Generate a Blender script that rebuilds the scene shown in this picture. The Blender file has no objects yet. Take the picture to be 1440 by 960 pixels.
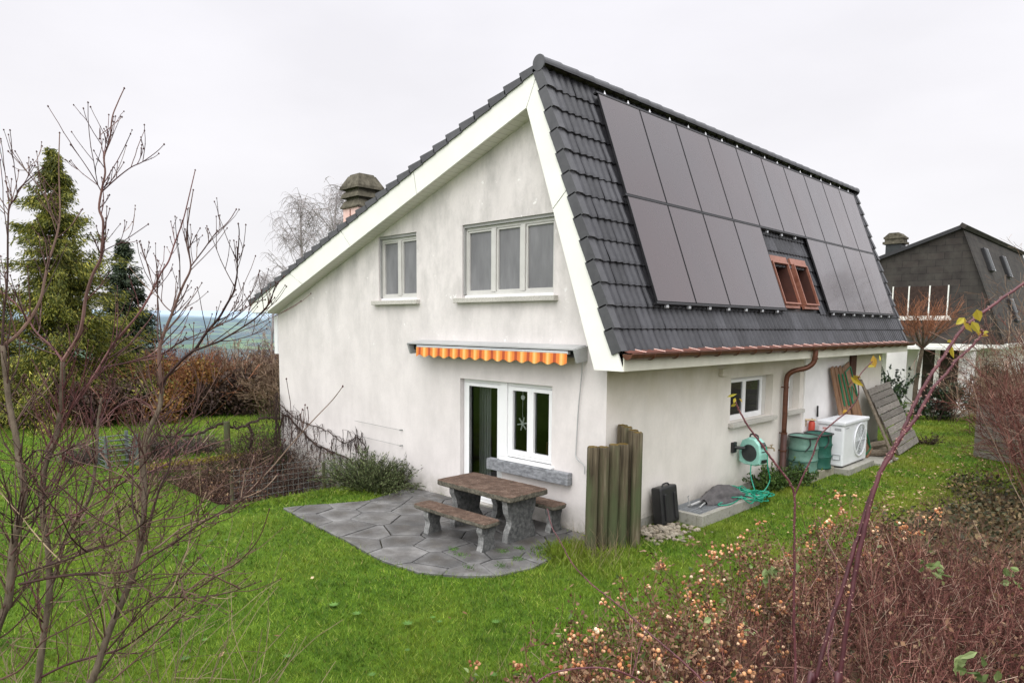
# Mansard-roofed house with solar panels in a winter garden -- procedural Blender scene
import bpy, math, random
import numpy as np
from mathutils import Vector
from mathutils.geometry import tessellate_polygon

sc = bpy.context.scene
COL = sc.collection
R = math.radians
ORG = {}

# ------------------------------------------------------------------ materials
class NT:
    def __init__(s, name):
        s.m = bpy.data.materials.new(name); s.m.use_nodes = True
        s.t = s.m.node_tree; s.n = s.t.nodes; s.l = s.t.links
        s.b = s.n['Principled BSDF']; s.out = s.n['Material Output']
        g = s.n.new('ShaderNodeNewGeometry'); s.geo = g; s.pos = g.outputs['Position']
    def link(s, a, b): s.l.new(a, b)
    def mapping(s, scale=(1, 1, 1), rot=(0, 0, 0)):
        k = s.n.new('ShaderNodeMapping'); k.inputs['Scale'].default_value = scale; k.inputs['Rotation'].default_value = rot
        s.link(s.pos, k.inputs['Vector']); return k.outputs['Vector']
    def noise(s, scale, detail=5, rough=.55, vec=None, dist=0):
        k = s.n.new('ShaderNodeTexNoise'); k.inputs['Scale'].default_value = scale
        k.inputs['Detail'].default_value = detail; k.inputs['Roughness'].default_value = rough; k.inputs['Distortion'].default_value = dist
        s.link(vec or s.pos, k.inputs['Vector']); return k.outputs['Fac']
    def ramp(s, fac, stops):
        k = s.n.new('ShaderNodeValToRGB'); e = k.color_ramp.elements
        while len(e) < len(stops): e.new(.5)
        for el, (p, c) in zip(e, stops):
            el.position = p; el.color = (c, c, c, 1) if isinstance(c, (int, float)) else (*c, 1)
        s.link(fac, k.inputs['Fac']); return k.outputs['Color']
    def mix(s, fac, a, b, mode='MIX'):
        k = s.n.new('ShaderNodeMix'); k.data_type = 'RGBA'; k.blend_type = mode
        for i, v in ((0, fac), (6, a), (7, b)):
            if isinstance(v, (int, float)): k.inputs[i].default_value = v if i == 0 else (v, v, v, 1)
            elif isinstance(v, tuple): k.inputs[i].default_value = (*v, 1)
            else: s.link(v, k.inputs[i])
        return k.outputs[2]
    def math(s, op, a, b=0.0):
        k = s.n.new('ShaderNodeMath'); k.operation = op
        for i, v in ((0, a), (1, b)):
            if isinstance(v, (int, float)): k.inputs[i].default_value = v
            else: s.link(v, k.inputs[i])
        return k.outputs[0]
    def sep(s, vec=None):
        k = s.n.new('ShaderNodeSeparateXYZ'); s.link(vec or s.pos, k.inputs[0]); return k.outputs
    def rng(s, v, a, b, c=0.0, d=1.0):
        k = s.n.new('ShaderNodeMapRange'); k.inputs[1].default_value = a; k.inputs[2].default_value = b
        k.inputs[3].default_value = c; k.inputs[4].default_value = d; s.link(v, k.inputs[0]); return k.outputs[0]
    def bump(s, h, strength=.3, dist=.01):
        k = s.n.new('ShaderNodeBump'); k.inputs['Strength'].default_value = strength; k.inputs['Distance'].default_value = dist
        s.link(h, k.inputs['Height']); s.link(k.outputs[0], s.b.inputs['Normal'])
    def color(s, c): s.link(c, s.b.inputs['Base Color'])
    def set(s, rough=.7, spec=.5, metal=0.0):
        s.b.inputs['Roughness'].default_value = rough; s.b.inputs['Specular IOR Level'].default_value = spec
        s.b.inputs['Metallic'].default_value = metal

M = {}
def simple(name, c1, c2, scale=6, rough=.7, spec=.4, metal=0, bump=0, bscale=None, dist=.01, island=0, stretch=(1, 1, 1), c3=None, lo=.3, hi=.7, big=.12):
    """two/three-tone noise material with slow large-scale variation"""
    t = NT(name); t.set(rough, spec, metal)
    v = t.mapping(stretch) if stretch != (1, 1, 1) else t.pos
    n = t.noise(scale, 6, .6, v)
    st = [(lo, c1), (hi, c2)] if c3 is None else [(lo, c1), ((lo + hi) / 2, c2), (hi, c3)]
    c = t.ramp(n, st)
    if island:
        r = t.rng(t.geo.outputs['Random Per Island'], 0, 1, 1 - island, 1 + island)
        k = t.n.new('ShaderNodeHueSaturation'); t.link(c, k.inputs['Color']); t.link(r, k.inputs['Value']); c = k.outputs[0]
    if big:
        g = t.rng(t.noise(.7, 3), .3, .7, 1 - big, 1 + big)
        k = t.n.new('ShaderNodeHueSaturation'); t.link(c, k.inputs['Color']); t.link(g, k.inputs['Value']); c = k.outputs[0]
    t.color(c)
    if bump: t.bump(t.noise(bscale or scale * 3, 5, .6, v), bump, dist)
    M[name] = t.m; return t

def leafmat(name, stops, rough=.6, spec=.3, cl=1.2, transl=.0):
    """leaf colours spread by a random value per leaf plus light and dark clumps"""
    t = NT(name); t.set(rough, spec)
    c = t.ramp(t.geo.outputs['Random Per Island'], stops)
    g = t.rng(t.noise(cl, 3), .3, .7, .55, 1.4)
    k = t.n.new('ShaderNodeHueSaturation'); t.link(c, k.inputs['Color']); t.link(g, k.inputs['Value']); t.color(k.outputs[0])
    if transl:
        tr = t.n.new('ShaderNodeBsdfTranslucent'); t.link(k.outputs[0], tr.inputs['Color'])
        mx = t.n.new('ShaderNodeMixShader'); mx.inputs[0].default_value = transl
        t.link(t.b.outputs[0], mx.inputs[1]); t.link(tr.outputs[0], mx.inputs[2]); t.link(mx.outputs[0], t.out.inputs['Surface'])
    M[name] = t.m; return t

# plaster of the house walls: streaks, grey weathering, green algae and painted shade under the eaves, flaked white patches
def plaster(name, base, grey):
    t = NT(name); t.set(.9, .2)
    n1 = t.noise(1.1, 7, .62); n2 = t.noise(1.8, 8, .7, t.mapping((1.2, 1.2, .7)))
    c = t.ramp(n1, [(.36, grey), (.62, base)])
    c = t.mix(t.rng(n2, .45, .7, 0, .5), c, tuple(g * .84 for g in grey))
    n3 = t.noise(26, 4, .6); c = t.mix(t.rng(n3, .3, .75, 0, .10), c, (.35, .34, .32))
    x, y, z = t.sep()[0:3]
    # grime: bottom splash zone
    dirt = t.math('MULTIPLY', t.rng(z, .48, -.02, 0, 1), t.rng(t.noise(3, 6, .7), .32, .62, .15, .9))
    c = t.mix(dirt, c, (.23, .215, .17))
    # darker cloudy grey band between the upper windows
    band = t.math('MULTIPLY', t.rng(t.noise(1.7, 8, .72, t.mapping((1, 1, .45))), .46, .66, 0, .62), t.rng(z, 2.2, 4.4, .1, 1))
    c = t.mix(band, c, (.37, .355, .34))
    drips = t.math('MULTIPLY', t.rng(t.noise(5, 5, .65, t.mapping((1.5, 1.5, .22))), .54, .76, 0, .22), t.rng(z, 5.5, 2.0, 1, .35))
    c = t.mix(drips, c, (.40, .38, .36))
    # flakes of fresh white filler
    fl = t.math('MULTIPLY', t.rng(t.noise(4.2, 9, .72), .60, .625, 0, 1), t.rng(t.noise(1.3, 2), .50, .56, 0, 1))
    fl = t.math('MULTIPLY', fl, t.rng(z, 2.6, 2.9, 0, .85))
    c = t.mix(fl, c, (.86, .84, .82))
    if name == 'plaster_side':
        c = t.mix(t.math('MULTIPLY', t.rng(z, 1.7, 2.5, 0, .7), t.rng(t.noise(1.4, 6, .65), .3, .65, .35, 1)), c, (.40, .36, .22))  # olive towards the top: algae plus eave shade put into the colour
    t.color(c)
    t.bump(t.math('ADD', t.noise(70, 3), t.math('MULTIPLY', t.noise(6, 5), .8)), .25, .006)
    M[name] = t.m
plaster('plaster_gable', (.745, .70, .68), (.66, .62, .60))
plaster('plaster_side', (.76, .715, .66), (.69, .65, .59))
simple('plaster_fresh', (.78, .76, .74), (.84, .82, .80), 3, .9, .2, bump=.15, bscale=60, dist=.004)
simple('board_white', (.80, .80, .74), (.85, .85, .79), 2.2, .55, .4, big=.05)
simple('fascia_cream', (.62, .61, .50), (.72, .71, .60), 3, .6, .35)
def soffit():
    t = NT('soffit_boards'); t.set(.6, .3)
    w = t.n.new('ShaderNodeTexWave'); w.wave_type = 'BANDS'; w.bands_direction = 'X'; w.wave_profile = 'SAW'
    w.inputs['Scale'].default_value = 2.6; t.link(t.pos, w.inputs['Vector'])
    c = t.ramp(w.outputs['Fac'], [(0, (.25, .24, .20)), (.07, (.66, .65, .58)), (1, (.70, .69, .62))]); t.color(c); M['soffit_boards'] = t.m
soffit()
def tilemat(name, a, b, island):
    t = NT(name); t.set(.42, .45)
    c = t.ramp(t.noise(9, 6, .6), [(.3, a), (.7, b)])
    c = t.mix(t.rng(t.noise(1.5, 4, .6, t.mapping((1, 1, .4))), .4, .7, 0, .45), c, tuple(v * 1.6 for v in b))
    k = t.n.new('ShaderNodeHueSaturation'); t.link(c, k.inputs['Color']); t.link(t.rng(t.geo.outputs['Random Per Island'], 0, 1, 1 - island, 1 + island), k.inputs['Value']); t.color(k.outputs[0])
    t.bump(t.noise(90, 3), .12, .004)
    t.link(t.rng(t.noise(12, 4), .3, .7, .34, .55), t.b.inputs['Roughness']); M[name] = t.m
tilemat('roof_tile', (.027, .027, .031), (.043, .043, .048), .30)
tilemat('ridge_tile', (.050, .050, .055), (.075, .075, .08), .1)
def shingle():
    t = NT('old_shingle'); t.set(.8, .25)
    b = t.n.new('ShaderNodeTexBrick'); b.inputs['Scale'].default_value = 1.0
    b.inputs['Brick Width'].default_value = .6; b.inputs['Row Height'].default_value = .27; b.inputs['Mortar Size'].default_value = .012
    b.inputs['Color1'].default_value = (.046, .038, .034, 1); b.inputs['Color2'].default_value = (.030, .026, .024, 1); b.inputs['Mortar'].default_value = (.014, .013, .013, 1)
    x, y, z = t.sep()[0:3]
    cb = t.n.new('ShaderNodeCombineXYZ'); t.link(t.math('ADD', x, t.math('MULTIPLY', y, 1.0)), cb.inputs[0]); t.link(z, cb.inputs[1])
    t.link(cb.outputs[0], b.inputs['Vector'])
    t.color(t.mix(t.rng(t.noise(2.5, 5), .35, .7, 0, .6), b.outputs['Color'], (.075, .07, .06))); M['old_shingle'] = t.m
shingle()
def solar():
    t = NT('solar_glass'); t.set(.24, .7)
    c = t.mix(t.rng(t.noise(.35, 3), .3, .7, 0, 1), (.082, .060, .062), (.074, .063, .068)); t.color(c)
    t.b.inputs['Coat Weight'].default_value = .6; t.b.inputs['Coat Roughness'].default_value = .06; t.b.inputs['Coat IOR'].default_value = 1.45
    t.link(t.rng(t.noise(2.5, 6, .65, t.mapping((1, 1, .4))), .3, .7, .19, .33), t.b.inputs['Roughness'])
    t.bump(t.noise(1.2, 2), .03, .02); M['solar_glass'] = t.m
solar()
simple('black_frame', (.012, .012, .013), (.02, .02, .022), 9, .4, .5)
simple('aluminium', (.62, .63, .65), (.75, .76, .78), 20, .35, .5, metal=.6)
simple('hook_white', (.78, .78, .80), (.86, .86, .88), 20, .4, .5)
simple('copper_bright', (.25, .095, .06), (.38, .165, .11), 7, .36, .5, metal=.5, c3=(.32, .135, .09))
simple('copper_pale', (.74, .48, .41), (.84, .60, .53), 7, .4, .5, metal=.25)
simple('copper_dark', (.085, .034, .020), (.16, .062, .034), 9, .42, .5, metal=.35)
simple('copper_red', (.135, .045, .030), (.21, .075, .048), 6, .42, .5, metal=.35)
simple('pipe_brown', (.05, .021, .016), (.075, .03, .022), 9, .5, .4)
simple('window_white', (.78, .79, .79), (.84, .84, .84), 4, .35, .5, big=.03)
simple('window_grey', (.50, .49, .46), (.58, .57, .54), 4, .4, .5, big=.03)
simple('blind_grey', (.125, .125, .13), (.215, .215, .22), 3, .30, .5, stretch=(2, 2, .5), big=.2, lo=.25, hi=.75)
simple('screen_rail', (.30, .30, .29), (.36, .36, .35), 8, .5, .4)
simple('granite_sill', (.36, .345, .31), (.55, .53, .48), 38, .8, .3, bump=.3, bscale=60, dist=.004)
simple('slate_sill', (.10, .105, .115), (.33, .34, .355), 9, .75, .3, bump=.5, bscale=26, dist=.01, stretch=(1, 1, 2.5))
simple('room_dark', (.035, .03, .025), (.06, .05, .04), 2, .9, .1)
simple('room_wood', (.20, .10, .035), (.30, .16, .06), 5, .6, .3, stretch=(1, 1, 8))
simple('curtain', (.30, .30, .31), (.40, .40, .41), 9, .9, .1, stretch=(9, 1, .4))
simple('paper_white', (.8, .8, .8), (.85, .85, .85), 9, .8, .2)
def glass():
    t = NT('clear_pane')
    t.n.remove(t.b)
    tr = t.n.new('ShaderNodeBsdfTransparent'); tr.inputs[0].default_value = (.82, .86, .84, 1)
    gl = t.n.new('ShaderNodeBsdfGlossy'); gl.inputs['Roughness'].default_value = .015; gl.inputs[0].default_value = (.9, .9, .9, 1)
    fr = t.n.new('ShaderNodeFresnel'); fr.inputs[0].default_value = 1.65
    mx = t.n.new('ShaderNodeMixShader'); t.link(fr.outputs[0], mx.inputs[0]); t.link(tr.outputs[0], mx.inputs[1]); t.link(gl.outputs[0], mx.inputs[2])
    t.link(mx.outputs[0], t.out.inputs['Surface']); M['clear_pane'] = t.m
glass()
simple('pane_dark', (.015, .017, .017), (.03, .032, .03), 2, .04, .6)
simple('chimney_stone', (.045, .04, .028), (.10, .09, .066), 9, .9, .2, bump=.5, bscale=30, c3=(.15, .135, .10))
simple('mesh_grey', (.33, .335, .33), (.40, .405, .40), 8, .45, .5)
def awning():
    t = NT('awning_stripes'); t.set(.8, .2)
    x = t.sep()[0]
    f = t.math('FRACT', t.math('MULTIPLY', t.math('ADD', x, 50.0), 1 / .272))
    o, r, y, l = (.72, .21, .05), (.40, .075, .035), (.78, .42, .10), (.82, .55, .24)
    k = t.n.new('ShaderNodeValToRGB'); k.color_ramp.interpolation = 'LINEAR'
    e = k.color_ramp.elements
    st = [(0, r), (.12, r), (.16, o), (.34, o), (.40, y), (.52, l), (.60, y), (.78, o), (.9, o), (.94, r)]
    while len(e) < len(st): e.new(.5)
    for el, (p, c) in zip(e, st): el.position = p; el.color = (*c, 1)
    t.link(f, k.inputs[0]); t.color(t.mix(t.rng(t.noise(30, 3), .3, .7, 0, .12), k.outputs[0], (.5, .2, .05))); M['awning_stripes'] = t.m
awning()
def stonetop():
    t = NT('stone_top'); t.set(.9, .2)
    c = t.ramp(t.noise(7, 9, .72), [(.3, (.040, .026, .019)), (.5, (.098, .062, .045)), (.68, (.17, .118, .09))])
    c = t.mix(t.rng(t.noise(38, 4, .7), .58, .70, 0, .6), c, (.34, .30, .25))
    nz = t.n.new('ShaderNodeSeparateXYZ'); t.link(t.geo.outputs['Normal'], nz.inputs[0])
    side = t.rng(nz.outputs[2], .2, .7, 1, 0)
    c = t.mix(side, c, t.ramp(t.noise(22, 6, .7), [(.35, (.05, .047, .038)), (.65, (.17, .155, .12))]))
    t.color(c); t.bump(t.noise(24, 7, .7), .7, .02); M['stone_top'] = t.m
stonetop()
simple('stone_leg', (.045, .047, .048), (.10, .102, .10), 16, .9, .25, bump=.8, bscale=22, dist=.03, c3=(.16, .16, .155))
simple('stone_edge', (.13, .132, .13), (.32, .32, .31), 18, .9, .25, bump=.8, bscale=22, dist=.03)
def slabs():
    t = NT('flagstone'); t.set(.62, .4)
    c = t.ramp(t.noise(2.4, 8, .68), [(.30, (.062, .061, .060)), (.5, (.118, .115, .113)), (.68, (.20, .196, .192))])
    k = t.n.new('ShaderNodeHueSaturation'); t.link(c, k.inputs['Color']); t.link(t.rng(t.geo.outputs['Random Per Island'], 0, 1, .72, 1.25), k.inputs['Value'])
    at = t.n.new('ShaderNodeAttribute'); at.attribute_name = 'wet'
    wet = t.math('MULTIPLY', at.outputs['Fac'], t.rng(t.noise(1.9, 5, .65), .28, .52, .25, 1))
    c = t.mix(t.rng(wet, .08, .75, 0, .70), k.outputs[0], (.050, .042, .034))
    c = t.mix(t.rng(t.noise(3.3, 6, .7), .58, .74, 0, .45), c, (.10, .085, .055))
    c = t.mix(t.rng(t.noise(45, 4, .7), .62, .7, 0, .5), c, (.38, .37, .35))
    t.color(c); t.link(t.rng(t.noise(2.0, 4), .35, .65, .35, .8), t.b.inputs['Roughness'])
    t.bump(t.noise(18, 7, .68), .45, .012); M['flagstone'] = t.m
slabs()
simple('joint_soil', (.022, .02, .014), (.05, .045, .03), 9, .95, .1)
simple('concrete', (.19, .18, .15), (.32, .31, .275), 9, .9, .25, bump=.4, bscale=40, c3=(.25, .24, .19), dist=.006)
simple('concrete_mossy', (.20, .185, .13), (.36, .34, .27), 5, .9, .2, bump=.5, bscale=30)
simple('steel_grate', (.30, .32, .34), (.42, .44, .46), 9, .45, .5, metal=.5)
simple('pit_wall', (.05, .045, .032), (.15, .135, .10), 3.5, .95, .1, bump=.9, bscale=8, dist=.05, stretch=(1, 1, 3))
def postwood():
    t = NT('post_wood'); t.set(.9, .15)
    v = t.mapping((9, 9, .5))
    c = t.ramp(t.noise(2.5, 6, .65, v), [(.3, (.030, .024, .016)), (.55, (.105, .085, .055)), (.72, (.19, .165, .115))])
    c = t.mix(t.rng(t.noise(1.9, 4, .6, t.mapping((2, 2, .5))), .44, .66, 0, .8), c, (.075, .095, .045))
    t.color(c); t.bump(t.noise(3, 5, .6, v), .6, .015); M['post_wood'] = t.m
postwood()
simple('moss', (.14, .125, .015), (.32, .28, .035), 9, .95, .1, bump=.6, bscale=40)
simple('moss_brown', (.08, .05, .014), (.16, .11, .03), 12, .95, .1, bump=.6, bscale=40)
simple('old_plank', (.095, .075, .055), (.20, .165, .125), 4, .85, .2, bump=.4, bscale=12, stretch=(6, .8, 6), island=.25)
simple('grey_plank', (.13, .115, .10), (.27, .245, .22), 4, .85, .2, bump=.4, bscale=12, stretch=(1.2, 1.2, 9), island=.25)
simple('bench_board', (.15, .08, .045), (.27, .155, .09), 3, .6, .3, stretch=(5, 5, .7), island=.15)
simple('green_steel', (.01, .12, .055), (.015, .17, .08), 8, .45, .5)
simple('hose_green', (.004, .20, .12), (.006, .30, .19), 8, .4, .5)
simple('reel_mint', (.24, .50, .42), (.30, .57, .49), 5, .38, .5)
simple('reel_dark', (.02, .024, .024), (.035, .04, .04), 8, .45, .4)
simple('black_plastic', (.010, .010, .011), (.022, .022, .023), 5, .42, .5)
simple('grey_fabric', (.075, .070, .072), (.13, .122, .122), 8, .9, .15, bump=.4, bscale=60)
simple('bag_light', (.095, .19, .15), (.155, .275, .225), 6, .6, .35, bump=.6, bscale=7, dist=.03)
simple('bag_dark', (.012, .072, .052), (.022, .11, .08), 6, .55, .35, bump=.6, bscale=7, dist=.03)
simple('pump_white', (.74, .755, .78), (.80, .815, .84), 3, .32, .5, big=.03)
simple('pump_lid', (.66, .675, .70), (.72, .735, .76), 3, .4, .5, big=.03)
simple('label_grey', (.30, .31, .33), (.42, .43, .45), 60, .6, .3)
simple('label_red', (.45, .10, .09), (.7, .5, .48), 60, .6, .3)
simple('fan_metal', (.50, .52, .55), (.66, .68, .71), 9, .35, .5, metal=.3)
simple('red_paint', (.40, .035, .02), (.50, .06, .03), 7, .45, .5)
simple('brown_timber', (.055, .022, .014), (.09, .036, .022), 6, .7, .3, stretch=(6, 6, .6))
simple('brass', (.35, .27, .16), (.5, .4, .26), 20, .4, .5, metal=.7)
simple('rubble', (.15, .12, .085), (.33, .295, .24), 5, .9, .2, island=.3, bump=.4, bscale=30)
simple('bark', (.050, .037, .025), (.165, .132, .095), 22, .9, .2, bump=.7, bscale=60, dist=.01, stretch=(1, 1, .35))
simple('twig_pale', (.14, .105, .06), (.25, .195, .12), 9, .8, .2, island=.3)
simple('twig_orange', (.17, .07, .035), (.30, .13, .07), 7, .8, .2, island=.35, big=.2)
simple('twig_far', (.26, .235, .23), (.36, .33, .33), 7, .9, .1, island=.3)
simple('vine_dark', (.028, .019, .016), (.065, .045, .038), 9, .9, .1, island=.3)
simple('cane_red', (.050, .011, .016), (.120, .034, .040), 26, .48, .45, big=.25)
simple('thorn', (.30, .16, .13), (.42, .25, .2), 26, .5, .4)
simple('bud', (.045, .018, .016), (.08, .03, .026), 26, .7, .3)
simple('wire', (.16, .18, .17), (.24, .26, .25), 9, .5, .5, metal=.4)
simple('crate_grey', (.075, .09, .085), (.13, .15, .14), 8, .7, .3)
simple('dark_core', (.012, .012, .007), (.03, .026, .014), 3, .95, .05)
leafmat('thuja_leaf', [(0, (.04, .056, .014)), (.4, (.125, .145, .026)), (.8, (.25, .245, .04)), (1, (.40, .36, .065))], cl=.7, transl=.25)
leafmat('twig', [(0, (.030, .014, .011)), (.5, (.078, .038, .030)), (.92, (.115, .068, .050)), (1, (.24, .175, .125))], .7, .3, cl=2.5)
leafmat('twig_red', [(0, (.038, .012, .014)), (.5, (.095, .031, .032)), (.85, (.14, .060, .055)), (1, (.24, .16, .12))], .6, .35, cl=2.5)
leafmat('twig_mauve', [(0, (.024, .008, .007)), (.35, (.090, .030, .025)), (.72, (.185, .076, .060)), (.92, (.27, .145, .11)), (1, (.42, .32, .24))], .8, .2, cl=2.2)
leafmat('twig_brown', [(0, (.022, .012, .008)), (.5, (.085, .047, .034)), (.85, (.17, .105, .075)), (1, (.30, .22, .16))], .8, .2, cl=1.6)
leafmat('twig_tan', [(0, (.07, .04, .024)), (.5, (.17, .11, .072)), (.85, (.27, .19, .13)), (1, (.40, .31, .23))], .8, .2, cl=1.0)
leafmat('spruce_leaf', [(0, (.012, .022, .012)), (.6, (.028, .045, .02)), (1, (.055, .072, .03))], cl=.8)
leafmat('beech_leaf', [(0, (.085, .032, .012)), (.4, (.175, .075, .022)), (.75, (.25, .125, .035)), (1, (.16, .15, .04))], cl=.6, transl=.2)
leafmat('dark_leaf', [(0, (.03, .018, .014)), (.6, (.065, .036, .026)), (1, (.09, .06, .035))], cl=.9)
leafmat('evergreen_leaf', [(0, (.008, .018, .008)), (.6, (.022, .045, .018)), (1, (.05, .085, .03))], rough=.35, spec=.5, cl=1.5)
leafmat('rosemary_leaf', [(0, (.022, .034, .012)), (.5, (.075, .10, .036)), (1, (.17, .20, .085))], cl=3)
leafmat('mint_leaf', [(0, (.022, .05, .010)), (.6, (.06, .115, .022)), (1, (.12, .19, .04))], cl=3, transl=.15)
leafmat('dry_leaf', [(0, (.07, .032, .018)), (.5, (.16, .085, .045)), (.85, (.24, .15, .085)), (1, (.10, .13, .035))], cl=2.2)
leafmat('ground_leaf', [(0, (.022, .026, .012)), (.4, (.055, .055, .022)), (.7, (.12, .085, .04)), (1, (.19, .13, .06))], cl=2.2)
leafmat('hip', [(0, (.22, .07, .028)), (.35, (.42, .17, .065)), (.65, (.58, .31, .15)), (.88, (.68, .43, .26)), (1, (.80, .66, .48))], rough=.55, cl=4)
leafmat('yellow_leaf', [(0, (.45, .30, .02)), (.5, (.42, .38, .05)), (1, (.55, .32, .06))], cl=5, transl=.3)
leafmat('rose_leaf', [(0, (.07, .115, .03)), (.6, (.16, .22, .075)), (1, (.27, .34, .14))], cl=5, transl=.25)
leafmat('fallen_leaf', [(0, (.10, .045, .016)), (.6, (.27, .16, .07)), (1, (.46, .35, .22))], cl=3)
leafmat('lavender_leaf', [(0, (.07, .05, .045)), (.5, (.13, .10, .095)), (1, (.19, .16, .14))], cl=3)
leafmat('weed_leaf', [(0, (.045, .11, .012)), (1, (.085, .17, .03))], cl=4)
def grassmat():
    t = NT('grass_blade'); t.set(.55, .3)
    c = t.ramp(t.geo.outputs['Random Per Island'], [(0, (.030, .076, .005)), (.35, (.088, .176, .010)), (.75, (.172, .285, .020)), (.93, (.27, .36, .045)), (1, (.40, .36, .13))])
    x, y, z = t.sep()[0:3]
    flat = t.mapping((1, 1, 0))
    g = t.math('MULTIPLY', t.rng(t.noise(1.1, 4, .6, flat), .3, .7, .66, 1.3), t.rng(t.noise(7.5, 5, .7, flat), .3, .7, .42, 1.5))
    k = t.n.new('ShaderNodeHueSaturation'); t.link(c, k.inputs['Color']); t.link(g, k.inputs['Value'])
    yel = t.math('MULTIPLY', t.rng(t.noise(.55, 4, .6, flat), .4, .62, 0, .6), t.rng(y, -2.5, 4, .6, 1))
    c = t.mix(yel, k.outputs[0], (.22, .235, .025)); t.color(c)
    tr = t.n.new('ShaderNodeBsdfTranslucent'); t.link(c, tr.inputs['Color'])
    mx = t.n.new('ShaderNodeMixShader'); mx.inputs[0].default_value = .3
    t.link(t.b.outputs[0], mx.inputs[1]); t.link(tr.outputs[0], mx.inputs[2]); t.link(mx.outputs[0], t.out.inputs['Surface'])
    M['grass_blade'] = t.m
grassmat()
def groundmat():
    t = NT('lawn_ground'); t.set(.95, .1)
    x, y, z = t.sep()[0:3]
    gr = t.ramp(t.noise(3.5, 8, .7), [(.3, (.028, .060, .006)), (.52, (.070, .135, .012)), (.72, (.125, .20, .022))])
    gr = t.mix(t.rng(t.noise(60, 4, .7), .35, .7, 0, .5), gr, (.03, .06, .008))
    gr = t.mix(t.math('MULTIPLY', t.rng(t.noise(.55, 4), .4, .62, 0, .6), t.rng(y, -2, 4, .2, 1)), gr, (.16, .17, .022))
    soil = t.ramp(t.noise(14, 7, .7), [(.3, (.03, .021, .014)), (.55, (.085, .055, .034)), (.75, (.17, .115, .07))])
    # hedge strip on the right: bare soil and litter
    edge = t.math('ADD', x, t.math('MULTIPLY', t.math('SUBTRACT', t.noise(1.2, 4), .5), 1.6))
    bx = t.math('MULTIPLY', t.rng(edge, 2.5, 3.0, 0, 1), t.rng(y, 9.5, 8.0, 0, 1))
    c = t.mix(bx, gr, soil)
    # sunken court: dark damp soil
    low = t.math('MULTIPLY', t.rng(z, -.10, -.35, 0, 1), t.rng(x, -12, -10.5, 0, 1))
    c = t.mix(low, c, (.035, .026, .017))
    # farmland far away
    d = t.math('SQRT', t.math('ADD', t.math('MULTIPLY', x, x), t.math('MULTIPLY', y, y)))
    v = t.n.new('ShaderNodeTexVoronoi'); v.inputs['Scale'].default_value = 1.0; t.link(t.mapping((.0045, .008, 0), (0, 0, .5)), v.inputs['Vector'])
    fields = t.ramp(t.sep(v.outputs['Color'])[0], [(.15, (.060, .085, .060)), (.35, (.10, .17, .06)), (.6, (.145, .20, .085)), (.8, (.10, .105, .075)), (.95, (.055, .072, .065))])
    wood = t.rng(t.noise(.008, 6, .6, t.mapping((1, 1, .0))), .47, .52, 0, .9)
    fields = t.mix(wood, fields, (.045, .058, .058))
    fields = t.mix(t.rng(d, 400, 3600, .05, .48), fields, (.20, .29, .38))  # blue distance haze painted into the field colours
    fields = t.mix(t.rng(d, 4200, 5200, 0, .93), fields, (.38, .48, .58))  # far ridge: pale haze painted over nearly all of its colour
    c = t.mix(t.rng(d, 60, 160, 0, 1), c, fields)
    t.color(c); t.bump(t.noise(30, 6, .7), .5, .03); M['lawn_ground'] = t.m
groundmat()

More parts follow.
